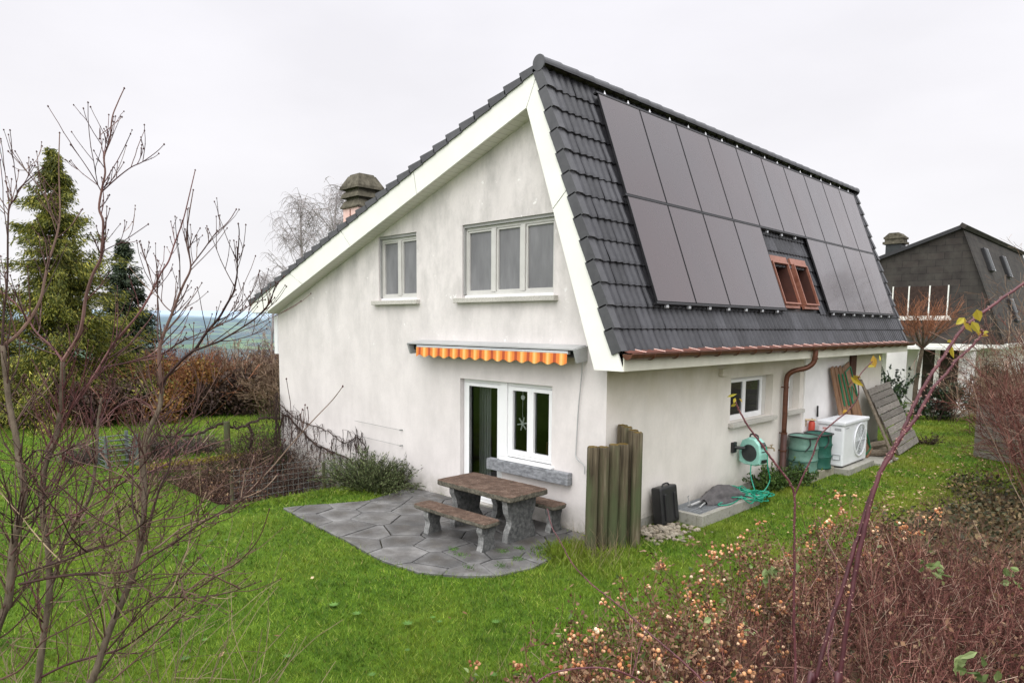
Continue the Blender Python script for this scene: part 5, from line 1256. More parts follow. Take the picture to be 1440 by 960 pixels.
CANES = {
 'a': [(5.531,-6.714,2.341,0.005),(5.544,-6.691,2.418,0.0048),(5.557,-6.662,2.533,0.0047),(5.572,-6.634,2.625,0.0046),(5.585,-6.609,2.717,0.0045),(5.599,-6.582,2.81,0.0044),(5.613,-6.559,2.879,0.0043),(5.623,-6.545,2.913,0.0041),(5.637,-6.526,2.947,0.004),(5.645,-6.513,2.985,0.0039),(5.655,-6.497,3.025,0.0038),(5.67,-6.476,3.074,0.0037),(5.686,-6.455,3.111,0.0036),(5.702,-6.434,3.153,0.0034),(5.718,-6.414,3.187,0.0033),(5.757,-6.369,3.233,0.0032),(5.803,-6.317,3.283,0.0031),(5.854,-6.26,3.334,0.003)],
 'b': [(5.579,-6.667,2.342,0.0056),(5.583,-6.656,2.42,0.0054),(5.585,-6.644,2.528,0.0051),(5.591,-6.627,2.636,0.0049),(5.6,-6.605,2.759,0.0047),(5.613,-6.582,2.863,0.0044),(5.63,-6.563,2.913,0.0042),(5.641,-6.551,2.948,0.0039),(5.659,-6.533,2.982,0.0037),(5.675,-6.516,3.022,0.0035),(5.687,-6.503,3.057,0.0032),(5.706,-6.484,3.09,0.003),(5.721,-6.47,3.119,0.0028),(5.74,-6.452,3.145,0.0025),(5.753,-6.44,3.167,0.0023),(5.756,-6.44,3.178,0.0021),(5.746,-6.452,3.19,0.0018),(5.733,-6.467,3.198,0.0016)],
 'c': [(5.22,-5.956,1.892,0.0046),(5.21,-5.94,2.08,0.0044),(5.196,-5.934,2.221,0.0042),(5.185,-5.922,2.385,0.004),(5.174,-5.913,2.526,0.0038),(5.167,-5.906,2.627,0.0036),(5.145,-5.919,2.684,0.0035),(5.107,-5.948,2.744,0.0033),(5.074,-5.972,2.8,0.0031),(5.041,-5.997,2.854,0.0029),(5.015,-6.015,2.908,0.0027),(5.001,-6.024,2.941,0.0025)],
 'c2': [(5.167,-5.906,2.627,0.003),(5.186,-5.886,2.699,0.0028),(5.205,-5.867,2.764,0.0027),(5.219,-5.853,2.828,0.0025),(5.252,-5.823,2.876,0.0023),(5.284,-5.795,2.914,0.0021),(5.306,-5.775,2.962,0.0019),(5.305,-5.776,3.025,0.0017),(5.335,-5.749,3.076,0.0015)],
 'd': [(4.905,-5.862,1.748,0.004),(4.835,-5.866,1.843,0.0039),(4.76,-5.881,1.898,0.0037),(4.675,-5.906,1.954,0.0035),(4.61,-5.913,1.985,0.0034),(4.543,-5.922,2.028,0.0032),(4.458,-5.946,2.082,0.003),(4.376,-5.969,2.128,0.0028),(4.293,-5.99,2.197,0.0026),(4.23,-5.99,2.271,0.0024),(4.174,-5.986,2.329,0.0022),(4.131,-5.967,2.395,0.002)],
 'e': [(4.508,-6.512,1.89,0.0037),(4.528,-6.462,1.943,0.0036),(4.559,-6.404,1.972,0.0034),(4.637,-6.303,1.982,0.0032),(4.701,-6.22,1.962,0.0031),(4.759,-6.147,1.912,0.0029),(4.82,-6.075,1.827,0.0028)],
 'e2': [(4.717,-6.163,1.923,0.0022),(4.709,-6.114,1.989,0.002),(4.702,-6.068,2.039,0.0017),(4.705,-6.006,2.118,0.0014)],
 'f': [(5.248,-5.526,1.752,0.0029),(5.173,-5.521,1.918,0.0026),(5.162,-5.458,2.036,0.0022),(5.142,-5.393,2.241,0.0019),(5.084,-5.378,2.354,0.0016),(5.043,-5.352,2.427,0.0012)],
}

# ------------------------------------------------------------------ bare young trees in the left foreground
def bare_tree(name, key, label, seed, foot):
    rg = np.random.default_rng(seed)
    t = thing(name, label, 'tree', foot, 'bare young trees in the left foreground')
    trunk, br, buds = MB(), MB(), MB(); pale = MB()
    bp = []
    for i, (kind, P) in enumerate(TREES[key]):
        A = np.array(P); pts = A[:, :3]; r = A[:, 3]
        jit = rg.normal(0, .004, pts.shape); jit[0] = 0; pts = pts + jit
        if i == 0:
            pts = np.concatenate([[foot + np.array((0, 0, -.1)), (np.array(foot) + pts[0]) / 2 + (.02, .01, 0)], pts]); r = np.concatenate([[r[0] * 1.35, r[0] * 1.12], r])
        elif kind == 't' and pts[0][2] < 1.35 and i > 0 and key == 'C': pass
        sp = smooth_path(pts, 4); rr = np.interp(np.linspace(0, 1, len(sp)), np.linspace(0, 1, len(r)), r)
        (trunk if kind == 't' else br).tube(sp, rr, 8 if kind == 't' else 6)
        # side shoots
        L = np.linalg.norm(np.diff(sp, axis=0), axis=1).sum()
        m = int(L * 15)
        for k in range(m):
            u = rg.uniform(.08 if kind == 'b' else .25, .84 if kind == 'b' else 1); j = min(int(u * (len(sp) - 1)), len(sp) - 2)
            tang = unit(sp[j + 1] - sp[j]); side = unit(np.cross(tang, rg.normal(0, 1, 3)))
            d = unit(tang * rg.uniform(.5, 1.2) + side * .75 + np.array((0, 0, .2)))
            ln = rg.uniform(.08, .26) * (1.0 if kind == 'b' else 2.2) if rg.random() < .7 else rg.uniform(.22, .5)
            ln *= (1.45 - .9 * u) * (1 if sp[j][2] < 3.0 else .85)
            n = 6; q, dl = curve(rg, sp[j], d, ln, n, .07, .09)
            low = q[0][2] < 2.0
            tgt = pale if (low and rg.random() < .45) else br
            rb = min(rr[j] * .5, .0042) ; tgt.tube(q, np.linspace(max(rb, .0022), .0015, n + 1), 4, caps=False)
            bp.append((q[-1], .0052)); bp.append((q[3], .0034))
            for _ in range(rg.integers(0, 3)):
                jj = rg.integers(1, n - 1); d2 = unit(unit(q[jj + 1] - q[jj]) + unit(rg.normal(0, 1, 3)) * .75 + np.array((0, 0, .2)))
                q2, _d = curve(rg, q[jj], d2, ln * rg.uniform(.25, .6), 4, .07, .1); tgt.tube(q2, np.linspace(.0021, .0014, 5), 3, caps=False); bp.append((q2[-1], .0045)); bp.append((q2[2], .003))
        if kind == 'b': bp.append((sp[-1], .0058))
        if kind == 't' or i % 3 == 1:
            for k in range(20 if kind == 't' else 6):          # long thin arching switches
                j = rg.integers(int(len(sp) * .15), len(sp) - 2); d = unit(np.array((rg.normal(.2, .6), rg.normal(.25, .6), .42)))
                if sp[j][2] > 2.35: continue
                q, _ = curve(rg, sp[j], d, rg.uniform(.4, .85), 9, .11, .03); tgt = pale if (q[0][2] < 2.1 and rg.random() < .4) else br
                tgt.tube(q, np.linspace(.0042, .0017, 10), 4, caps=False); bp.append((q[-1], .005))
                for _ in range(6):
                    jj = rg.integers(2, 9); d2 = unit(unit(q[jj + 1] - q[jj]) + unit(rg.normal(0, 1, 3)) * .7); q2, _ = curve(rg, q[jj], d2, rg.uniform(.10, .32), 4, .08, .06); tgt.tube(q2, np.linspace(.0024, .0014, 5), 3, caps=False); bp.append((q2[-1], .0042))
    for p, r_ in bp: buds.add(np.array([(0, 0, 1.3), (1, 0, 0), (0, 1, 0), (-1, 0, 0), (0, -1, 0), (0, 0, -1.3)]) * r_ + p, [(0, 1, 2), (0, 2, 3), (0, 3, 4), (0, 4, 1), (5, 2, 1), (5, 3, 2), (5, 4, 3), (5, 1, 4)])
    trunk.build('trunk', 'bark', t, smooth=True); c = br.build('branches', 'twig_red' if key == 'B' else 'twig', t); buds.build('buds', 'bud', c, kind='stuff')
    if pale.nv: pale.build('dry_twigs', 'twig_pale', t)
bare_tree('bare_tree', 'A', 'bare grey-barked young tree with trunk rising right of the other two, by the lawn', 41, np.array((2.30, -7.20, .0)))
bare_tree('bare_tree', 'B', 'bare young tree with tall reddish leader, middle of the three in the left foreground', 42, np.array((1.70, -7.34, .0)))
bare_tree('bare_tree', 'C', 'bare young tree with dark arching branches at the far left edge', 43, np.array((2.1, -7.78, .0)))
# tall dry stems around the foot of the trees
rg = np.random.default_rng(9); mb = MB(); nd = []
bs = [(rg.uniform(.3, 2.2), rg.uniform(-7.6, -6.3), 0) for _ in range(46)]
shoots(rg, bs, [(rg.normal(0, .35), rg.normal(0, .35), 1) for _ in bs], [rg.uniform(.7, 1.5) for _ in bs], mb, .0042, 5, .13, .0, 3, .5, 1, 3, rmin=.0022)
tag(mb.build('dry_stalks', 'twig_pale', loc=(1.2, -7, 0)), 'thicket of pale dry stalks around the feet of the bare trees', 'dry stalks', kind='stuff')

# ------------------------------------------------------------------ rose canes and hedge in the right foreground
def cane(key, label, foot, subs=(), leaves=(), seed=1, cat='rose cane'):
    rg = np.random.default_rng(seed); A = np.array(CANES[key]); pts, r = A[:, :3], A[:, 3]
    t = thing('rose_cane', label, cat, foot, 'long rose canes')
    f = np.array(foot); mid = (f + pts[0]) / 2 + (.02, -.02, 0)
    sp = smooth_path(np.concatenate([[f + (0, 0, -.05), mid], pts]), 6); rr = np.interp(np.linspace(0, 1, len(sp)), np.linspace(0, 1, len(r) + 2), np.concatenate([[r[0] * 1.1, r[0] * 1.05], r]))
    rr = rr * (1 + .10 * (rg.random(len(rr)) > .86)); sp = sp + rg.normal(0, .0007, sp.shape)
    mb = MB(); mb.tube(sp, rr, 9)
    th = MB()
    def thorns(sp, rr):
        for j in range(4, len(sp) - 1):
            for _ in range(2 if rg.random() < .6 else 1):
                tang = unit(sp[j + 1] - sp[j]); s_ = unit(np.cross(tang, rg.normal(0, 1, 3))); p = sp[j] + (sp[j + 1] - sp[j]) * rg.random() + s_ * rr[j] * .8; h = rr[j] * .75 + .0015
                e = np.cross(tang, s_); w = h * .42
                th.add([p + tang * w, p - tang * w, p + e * w * .6, p - e * w * .6, p + s_ * h - tang * h * .3], [(0, 2, 4), (2, 1, 4), (1, 3, 4), (3, 0, 4)])
    thorns(sp, rr)
    for k2 in subs:
        A2 = np.array(CANES[k2]); s2 = smooth_path(A2[:, :3], 5); r2 = np.interp(np.linspace(0, 1, len(s2)), np.linspace(0, 1, len(A2)), A2[:, 3]); mb.tube(s2, r2, 7); thorns(s2, r2)
    mb.build('stem', 'cane_red', t, smooth=True)
    if th.nv: th.build('thorns', 'thorn', t, kind='stuff')
    if leaves:
        lm = MB()
        for p, n, ln in leaves:
            P = np.array(p) + rg.normal(0, .010, (n, 3)); cards_at(lm, P, rg, ln * .62, ln * .30, .1, leafy=True)
        lm.build('leaves', 'yellow_leaf', t)
    return t
cane('a', 'thick red thorny rose cane arching up to the right edge of the photo', (5.35, -6.85, 0), leaves=[(CANES['a'][13][:3], 2, .05)], seed=3)
cane('b', 'thick red thorny rose cane whose tip hooks over with yellow leaves', (5.5, -6.6, 0), leaves=[(CANES['b'][-1][:3], 4, .055), (CANES['b'][-3][:3], 2, .05)], seed=4)
cane('c', 'upright rose cane forking into two thin shoots with yellow leaf tips', (5.15, -5.85, 0), ('c2',), leaves=[(CANES['c'][-1][:3], 4, .045), (CANES['c2'][-1][:3], 3, .055), (CANES['c2'][-2][:3], 3, .075), (CANES['c2'][-4][:3], 1, .04)], seed=5)
cane('d', 'thin rose cane reaching out over the lawn towards the stone table', (5.1, -6.0, 0), seed=6)
cane('e', 'rose cane arching low across the bottom of the photo', (4.3, -6.7, 0), ('e2',), seed=7)
cane('f', 'slim upright rose cane between the two thick red canes', (5.3, -5.5, 0), seed=8)

def hip_shape(mb, p, r, rg):
    d = unit(rg.normal(0, .6, 3) + (0, 0, 1)); a = unit(np.cross(d, rg.normal(0, 1, 3))); b = np.cross(d, a); V = [p - d * r]
    for h, q in ((-.55, .8), (.15, 1.0), (.75, .62)):
        for i in range(5): t = 2 * math.pi * i / 5; V.append(p + d * h * r + (a * math.cos(t) + b * math.sin(t)) * r * q)
    V.append(p + d * r)
    F = [(0, 1 + (i + 1) % 5, 1 + i) for i in range(5)] + [(1 + l * 5 + i, 1 + l * 5 + (i + 1) % 5, 6 + l * 5 + (i + 1) % 5, 6 + l * 5 + i) for l in range(2) for i in range(5)] + [(16, 11 + i, 11 + (i + 1) % 5) for i in range(5)]
    mb.add(V, F)
def rose_bush(loc, h, rad, nst, nhip, label, seed, leafn=500, green=60):
    rg = np.random.default_rng(seed); t = thing('rose_bush', label, 'rose bush', loc, 'rose bushes with faded seed heads'); L = np.array(loc)
    mb = MB(); tips, nodes = [], []
    base = [L + (rg.normal(0, rad * .5), rg.normal(0, rad * .5), 0) for _ in range(nst)]
    shoots(rg, base, [(rg.normal(0, .38), rg.normal(0, .38), 1) for _ in base], [h * rg.uniform(.55, .95) for _ in base], mb, .0055, 5, .09, .02, 3, .42, 2, 3, tips, nodes, .7, .0018)
    mb.build('stems', 'twig_mauve', t)
    nodes = np.array(nodes); tips = np.array(tips); 
    lm = MB(); P = nodes[rg.integers(0, len(nodes), leafn)] + rg.normal(0, .04, (leafn, 3)); cards_at(lm, P, rg, .042, .024, -.1); lm.build('dry_leaves', 'dry_leaf', t)
    gm = MB(); P = nodes[rg.integers(0, len(nodes), green)] + rg.normal(0, .03, (green, 3)); cards_at(gm, P, rg, .07, .038, .0, leafy=True); gm.build('green_leaves', 'rose_leaf', t)
    hm = MB(); top = tips[np.argsort(-tips[:, 2] + rg.normal(0, .13, len(tips)))][:nhip * 3]
    cl = top[rg.integers(0, len(top), max(4, nhip // 4))]
    for c in cl:
        for _ in range(rg.integers(4, 11)): hip_shape(hm, c + rg.normal(0, .028, 3) + (0, 0, .02), rg.uniform(.010, .0195), rg)
    for c in top[rg.integers(0, len(top), nhip // 3)]: hip_shape(hm, c, rg.uniform(.006, .012), rg)
    hm.build('seed_heads', 'hip', t, kind='stuff')
RB = [((3.15, -4.75, 0), .80, .42, 20, 60, 'rose bush with sparse orange seed heads at the bottom edge of the photo', 3),
      ((2.75, -3.75, 0), .72, .40, 20, 70, 'low rose bush with pale orange seed heads, left end of the hedge by the lawn'),
      ((3.45, -3.65, 0), .98, .42, 24, 130, 'rose bush with the densest orange seed head clusters in the middle of the hedge'),
      ((2.95, -2.75, 0), .92, .42, 24, 130, 'rose bush with peach seed heads right in front of the wooden posts'),
      ((3.25, -1.75, 0), .90, .42, 22, 90, 'rose bush with pinkish seed heads behind the forked cane'),
      ((2.9, -.75, 0), .82, .40, 20, 60, 'rose bush at the lawn edge opposite the light well'),
      ((3.35, .25, 0), .95, .42, 22, 80, 'tall rose bush with bright seed heads behind the thick red canes'),
      ((3.75, 1.1, 0), .85, .40, 18, 50, 'farthest rose bush, seen just right of the thick red canes'),
      ((2.65, -4.9, 0), .5, .35, 14, 16, 'smallest rose bush, at the lower left end of the hedge'),
      ((4.0, -4.55, 0), .92, .4, 20, 40, 'rose bush behind the low arching cane at the bottom of the photo')]
for i, q in enumerate(RB): rose_bush(q[0], q[1] * 1.12, q[2] * 1.1, q[3] + 6, int(q[4] * 1.15), q[5], 60 + i, 1500 if i != 8 else 300, 60)
# dense twiggy shrubs: three built, the rest copied
def twig_shrub(loc, h, rad, n, seed, label, mat='twig_mauve', name='twiggy_shrub', group='dense leafless twiggy shrubs', d1=3, leaf=0, cat='shrub', r0=.0042, leafmat_='dry_leaf', kid=.5, spread=.75, rmin=.0016, core=0):
    rg = np.random.default_rng(seed); t = thing(name, label, cat, loc, group); L = np.array(loc); mb = MB(); nodes = []
    a = rg.uniform(0, 6.28, n); q = rad * np.sqrt(rg.random(n)); base = [L + (q[i] * math.cos(a[i]), q[i] * math.sin(a[i]), 0) for i in range(n)]
    dirs = [(.5 * q[i] / rad * math.cos(a[i]) + rg.normal(0, .22), .5 * q[i] / rad * math.sin(a[i]) + rg.normal(0, .22), 1) for i in range(n)]
    shoots(rg, base, dirs, [h * rg.uniform(.6, 1.0) for _ in range(n)], mb, r0, 4, .10, .03, 4, kid, d1, 3, None, nodes, spread, rmin)
    mb.build('twigs', mat, t)
    if leaf:
        nodes = np.array(nodes); lm = MB(); P = nodes[rg.integers(0, len(nodes), leaf)] + rg.normal(0, .05, (leaf, 3)); cards_at(lm, P, rg, .045, .028, 0); lm.build('dry_leaves', leafmat_, t)
    return t
protos = [twig_shrub((3.95, -2.7, 0), 1.0, .5, 70, 80 + i, '', leaf=260, d1=2, kid=.42) if i == 0 else None for i in range(1)]
protos.append(twig_shrub((4.65, -3.05, 0), .98, .5, 70, 85, '', leaf=200, d1=2, kid=.42)); protos.append(twig_shrub((4.35, -1.65, 0), 1.02, .5, 70, 86, '', leaf=260, d1=2, kid=.42))
for p, lab in zip(protos, ('dense reddish-brown twiggy shrub at the foot of the thick red canes', 'dense twiggy shrub at the bottom right of the photo, nearest to the camera', 'dense reddish twiggy shrub behind the thick red canes')): p['label'] = lab
SH = [((5.35, -2.55, 0), 1.3, 1.0, 'dense twiggy shrub filling the bottom right corner'), ((5.15, -1.5, 0), 2.1, 1.0, 'dense twiggy shrub at the right edge above the bottom corner one'),
      ((4.2, -.55, 0), .4, .95, 'twiggy shrub in the middle of the hedge, above the reddish one'), ((5.05, -.4, 0), 4.0, 1.0, 'twiggy shrub with green leaves poking through near the right edge'),
      ((5.7, -.9, 0), 5.1, 1.05, 'twiggy shrub cut by the right edge of the photo'), ((4.7, .6, 0), 3.3, .9, 'twiggy shrub at the far side of the hedge, next to the ground cover'),
      ((5.6, .5, 0), 2.6, 1.0, 'far twiggy shrub at the right edge below the tall hedge'), ((3.75, -3.75, 0), .9, .85, 'twiggy shrub among the rose bushes near the bottom centre'),
      ((4.0, .35, 0), 5.6, .85, 'low twiggy shrub beside the farthest rose bush'), ((4.25, -3.85, 0), 1.9, .85, 'twiggy shrub directly right of the bottom rose bushes')]
for i, (loc, rz, s_, lab) in enumerate(SH): dup(protos[i % 3], loc, rz, s_, lab)
# broad green leaves of brambles among the twigs
rg = np.random.default_rng(4)
for loc, lab in (((5.1, -2.6, .86), 'green bramble shoot with broad leaves in the bottom right corner'), ((5.0, -.6, .92), 'green bramble shoot with broad leaves right of the hedge centre'), ((4.55, -.9, .93), 'pale green bramble shoot in the middle of the twigs'), ((3.4, -2.2, .93), 'bramble shoot with leaves at the forked rose cane')):
    t = thing('bramble', lab, 'bramble', (loc[0], loc[1], 0), 'green bramble shoots'); P, _ = curve(rg, (loc[0], loc[1], 0), (.05, .05, 1), loc[2], 5, .06)
    mb = MB(); mb.tube(P, .004, 5); mb.build('stem', 'twig_brown', t); lm = MB(); C = P[-1] + rg.normal(0, .085, (13, 3)) * (1, 1, .5); cards_at(lm, C, rg, .10, .055, .1, flat=.7, leafy=True); lm.build('leaves', 'rose_leaf', t)
# brown-green ground cover and leaf litter at the right
rg = np.random.default_rng(14); mb = MB(); n = 15000
P = np.stack([rg.uniform(2.7, 7.5, n), rg.uniform(-1.5, 9.0, n), np.zeros(n)], 1); P = P[P[:, 0] > 2.95 + .35 * np.sin(P[:, 1] * 1.3) + .25 * np.clip(2 - P[:, 1], 0, 3) * .3]
P[:, 2] = .02 + rg.random(len(P)) ** 1.5 * (.22 + .12 * np.sin(P[:, 0] * 2.2) * np.sin(P[:, 1] * 1.7)); cards_at(mb, P, rg, .075, .05, .25)
tag(mb.build('ground_cover', 'ground_leaf', loc=(4.5, 3.5, 0)), 'brown and green ivy-like ground cover and litter right of the lawn', 'ground cover', kind='stuff')
# tall bare hedge shrubs at the right
TH = [((4.9, 6.6, 0), 3.0, 'tall bare pinkish shrub at the right edge, nearest of the hedge row'), ((4.75, 8.6, 0), 3.3, 'tall bare shrub in the right hedge row, second from the camera'),
      ((3.95, 10.4, 0), 2.5, 'bare bushy shrub right above the grey plank fence'), ((3.7, 13.4, 0), 3.3, 'bare brown shrub behind the grey plank fence'), ((2.9, 15.6, 0), 2.7, 'tan bare shrub at the end of the lawn, left of the plank fence'),
      ((5.5, 8.6, 0), 4.2, 'tallest bare shrub cut by the right edge'), ((4.4, 15.8, 0), 4.4, 'olive bare shrub farthest back in the right hedge row')]
tp = [twig_shrub(TH[0][0], TH[0][1], .7, 46, 120, TH[0][2], 'twig_mauve', 'hedge_shrub', 'tall bare shrubs of the right-hand hedge', 3, 0, r0=.008, kid=.42, spread=.62, rmin=.0024),
      twig_shrub(TH[3][0], TH[3][1], .7, 44, 121, TH[3][2], 'twig_tan', 'hedge_shrub', 'tall bare shrubs of the right-hand hedge', 3, 0, r0=.008, kid=.42, spread=.62, rmin=.0028)]
for i, (loc, h, lab) in enumerate(TH):
    if i in (0, 3): continue
    dup(tp[0 if i in (1, 2, 5) else 1], loc, 1.1 * i, h / (3.0 if i in (1, 2, 5) else 3.3), lab)

# plank fence
t = thing('plank_fence', 'weathered grey plank fence end at the right side of the lawn', 'fence', (2.9, 12.1, 0)); rg_ = random.Random(6)
mb = MB(); dirx = np.array((.86, -.5, 0)); 
for k in range(8): mb.bevbox(np.array((2.35, 12.2, 0)) + dirx * .9 + (0, 0, .09 + k * .165), (1.8, .03, .15), .005, rot('z', math.atan2(-.5, .86)) @ rot('y', rg_.uniform(-.012, .012)))
mb.build('plank', 'grey_plank', t); mb = MB()
for u in (.04, .95, 1.75): c = np.array((2.35, 12.2, .65)) + dirx * u; mb.bevbox(c + (.03, .05, 0), (.09, .09, 1.3), .008)
mb.build_each('fence_post', 'old_plank', t)

# ------------------------------------------------------------------ plants by the house
def leafy_mound(name, label, cat, loc, rx, ry, h, n, leafm, ln, wd, seed, stem='vine_dark', nst=60, spiky=True):
    rg = np.random.default_rng(seed); t = thing(name, label, cat, loc); L = np.array(loc); st, lm = MB(), MB(); C, D = [], []
    for k in range(nst):
        a = rg.uniform(0, 6.28); q = math.sqrt(rg.random()); b = L + (rx * .55 * q * math.cos(a), ry * .55 * q * math.sin(a), 0)
        d = (rx * .8 * q * math.cos(a) + rg.normal(0, .12), ry * .8 * q * math.sin(a) + rg.normal(0, .12), h * (1.15 - .5 * q))
        Ls = np.linalg.norm(d) * rg.uniform(.75, 1.15); P, _ = curve(rg, b, d, Ls, 6, .13, -.05 if spiky else 0); st.tube(P, np.linspace(.005, .002, 7), 4, caps=False)
        m = max(4, n // nst)
        u = rg.uniform(.12, 1, m) * 6; i = np.minimum(u.astype(int), 5); pp = P[i] + (P[i + 1] - P[i]) * (u - i)[:, None]; C.append(pp + rg.normal(0, .02, pp.shape)); D.append((P[i + 1] - P[i]) * 8 / Ls)
    st.build('stems', stem, t); cards_at(lm, np.concatenate(C), rg, ln, wd, .15, dirs=np.concatenate(D) * (1 if spiky else .2)); lm.build('leaves', leafm, t); return t
leafy_mound('rosemary_bush', 'grey-green rosemary bush beside the patio at the foot of the gable', 'bush', (-5.25, -.60, -.02), 1.0, .62, .66, 11000, 'rosemary_leaf', .06, .017, 50, nst=260)
leafy_mound('rosemary_bush', 'low second half of the rosemary bush nearest to the wall', 'bush', (-4.95, -.2, -.02), .35, .25, .55, 1500, 'rosemary_leaf', .07, .016, 51, nst=60)
leafy_mound('mint_plant', 'green leafy plant growing at the wall under the downpipe', 'plant', (.28, 5.3, 0), .40, .75, .42, 2600, 'mint_leaf', .06, .034, 52, nst=90, spiky=False)
leafy_mound('mint_plant', 'small green leafy plant in front of the concrete block', 'plant', (.52, 6.05, 0), .22, .22, .42, 700, 'mint_leaf', .06, .034, 53, nst=30, spiky=False)
leafy_mound('small_shrub', 'low round dark shrub at the foot of the slatted panel', 'shrub', (1.0, 13.4, 0), .3, .35, .3, 700, 'dark_leaf', .05, .025, 54, nst=40)
# dead creeper on the gable wall
rg = np.random.default_rng(70); t = thing('creeper', 'leafless dark creeper trailing along the lower left of the gable wall', 'creeper', (-8.3, -.06, .5)); mb, hm = MB(), MB()
main = [[(-9.95, -.10, .2), (-9.7, -.08, .95), (-9.0, -.07, .72), (-8.3, -.07, .45), (-7.5, -.06, .32), (-6.9, -.06, .28), (-6.5, -.05, .12)], [(-9.9, -.08, 1.25), (-9.3, -.06, .98), (-8.6, -.07, .86), (-7.8, -.06, .80), (-7.0, -.06, .60), (-6.5, -.06, .78), (-6.1, -.06, .52)],
        [(-9.95, -.12, -1.0), (-9.9, -.12, -.2), (-9.6, -.08, .02), (-9.0, -.07, -.22), (-8.2, -.06, -.38), (-7.6, -.06, -.33), (-7.1, -.05, -.45)], [(-9.98, -.12, -1.0), (-9.95, -.14, .4), (-9.97, -.1, 1.5)]]
for q, r_ in zip(main, (.026, .014, .022, .03)):
    sp = smooth_path(q, 8); sp = sp + rg.normal(0, .012, sp.shape); mb.tube(sp, np.linspace(r_, r_ * .5, len(sp)), 6)
    for k in range(95):
        j = rg.integers(2, len(sp)); P, _ = curve(rg, sp[j], (rg.normal(0, .6), -.12, rg.normal(.0, .5)), rg.uniform(.12, .42), 5, .25, -.12); P[:, 1] = np.clip(P[:, 1], -.3, -.02); hm.tube(P, np.linspace(.006, .0032, 6), 3, caps=False)
        if rg.random() < .75:
            p = P[rg.integers(2, 6)]; Q, _ = curve(rg, p, (rg.normal(0, .08), 0, -1), rg.uniform(.12, .38), 4, .07); hm.tube(Q, np.linspace(.008, .005, 5), 3, caps=False)
mb.build('stem', 'vine_dark', t); hm.build('hanging_shoots', 'vine_dark', t)
# wall hooks and wires
for x, z in ((-4.97, 1.11), (-4.97, .80), (-5.0, .49)):
    pass
t = thing('trellis_wires', 'thin trellis wires on hooks across the lower gable wall', 'trellis wires', (-6, 0, .8)); mb = MB()
for z in (1.11, .80, .49): mb.tube([(-6.6, -.045, z + .02), (-4.97, -.05, z)], .003, 4); mb.tube([(-4.97, 0, z), (-4.97, -.07, z)], .012, 6)
mb.build('wire', 'wire', t)
# wire mesh fence at the front of the sunken court
t = thing('wire_fence', 'low wire mesh fence along the sunken court in front of the gable', 'fence', (-5.9, -1.6, 0)); mb = MB()
fx = lambda u: np.array((-5.82 - .05 * u, -.05 - 3.0 * u, 0))
for z in np.arange(-.35, .62, .105): mb.tube([fx(0) + (0, 0, z), fx(.5) + (0, 0, z - .015), fx(1) + (0, 0, z)], .002, 4)
for u in np.arange(0, 1.001, .034): mb.tube([fx(u) + (0, 0, -.4), fx(u) + (0, 0, .60)], .0017, 4)
mb.build('wire_mesh', 'wire', t); mb = MB()
for u in (.40, 1.0): mb.tube([fx(u) + (0, 0, -.5), fx(u) + (0, 0, .50)], .03, 8)
mb.build_each('fence_post', 'post_wood', t)
# retaining wall of the sunken court with mossy top, steps
t = thing('retaining_wall', 'dark dry-stone retaining wall with mossy top beside the sunken court', 'retaining wall', (-9.8, -1.6, 0)); rgw = random.Random(18); mb = MB()
def stones(x0, y0, x1, y1, z0, z1):
    L = math.hypot(x1 - x0, y1 - y0); ux, uy = (x1 - x0) / L, (y1 - y0) / L; z = z0
    while z < z1 - .03:
        h = min(rgw.uniform(.11, .19), z1 - z); s = 0
        while s < L - .02:
            w = min(rgw.uniform(.18, .45), L - s); mb.bevbox((x0 + ux * (s + w / 2), y0 + uy * (s + w / 2), z + h / 2), (w - .012, .22 + rgw.uniform(-.04, .04), h - .012), .02, rot('z', math.atan2(uy, ux))); s += w
        z += h
stones(-9.86, -3.3, -9.86, -.45, -.85, .02); stones(-9.8, -3.28, -5.7, -3.28, -.85, -.06); stones(-5.68, -3.2, -5.68, -.02, -.85, -.08)
mb.build('stones', 'pit_wall', t)
rg = np.random.default_rng(2); mb = MB(); n = 5200; P = np.stack([rg.normal(-9.86, .10, n), rg.uniform(-3.35, -.5, n), np.full(n, .045)], 1); P[:, 2] += .05 * rg.random(n); cards_at(mb, P, rg, .05, .03, .8); mb.build('moss_cap', 'moss', t)
# shrubs, litter and dry stems inside the court
twig_shrub((-9.2, -.6, -.85), 1.55, .45, 44, 131, 'dark leafless shrub in the sunken court against the house corner', 'vine_dark', 'court_shrub', None, 3, 2600, leafmat_='dark_leaf', r0=.007, rmin=.003)
twig_shrub((-8.7, -2.3, -.85), 1.05, .75, 50, 132, 'brown leafless shrub in the sunken court below the mossy wall', 'twig_brown', 'court_shrub', None, 3, 2600, leafmat_='dark_leaf', r0=.007, rmin=.003)
twig_shrub((-7.3, -1.6, -.85), .85, .6, 44, 133, 'dark tangle of stems in the sunken court behind the wire fence', 'vine_dark', 'court_shrub', None, 3, 2600, leafmat_='dark_leaf', r0=.006, rmin=.003)
twig_shrub((-7.2, -2.8, -.85), 1.15, .6, 44, 134, 'brown stems rising from the near side of the sunken court', 'twig_brown', 'court_shrub', None, 2, 1600, leafmat_='dry_leaf', r0=.006, rmin=.003)
twig_shrub((-7.9, -1.2, -.85), 1.1, .7, 44, 135, 'dark brown shrub in the middle of the sunken court', 'twig_brown', 'court_shrub', None, 3, 2200, leafmat_='dark_leaf', r0=.006, rmin=.003)
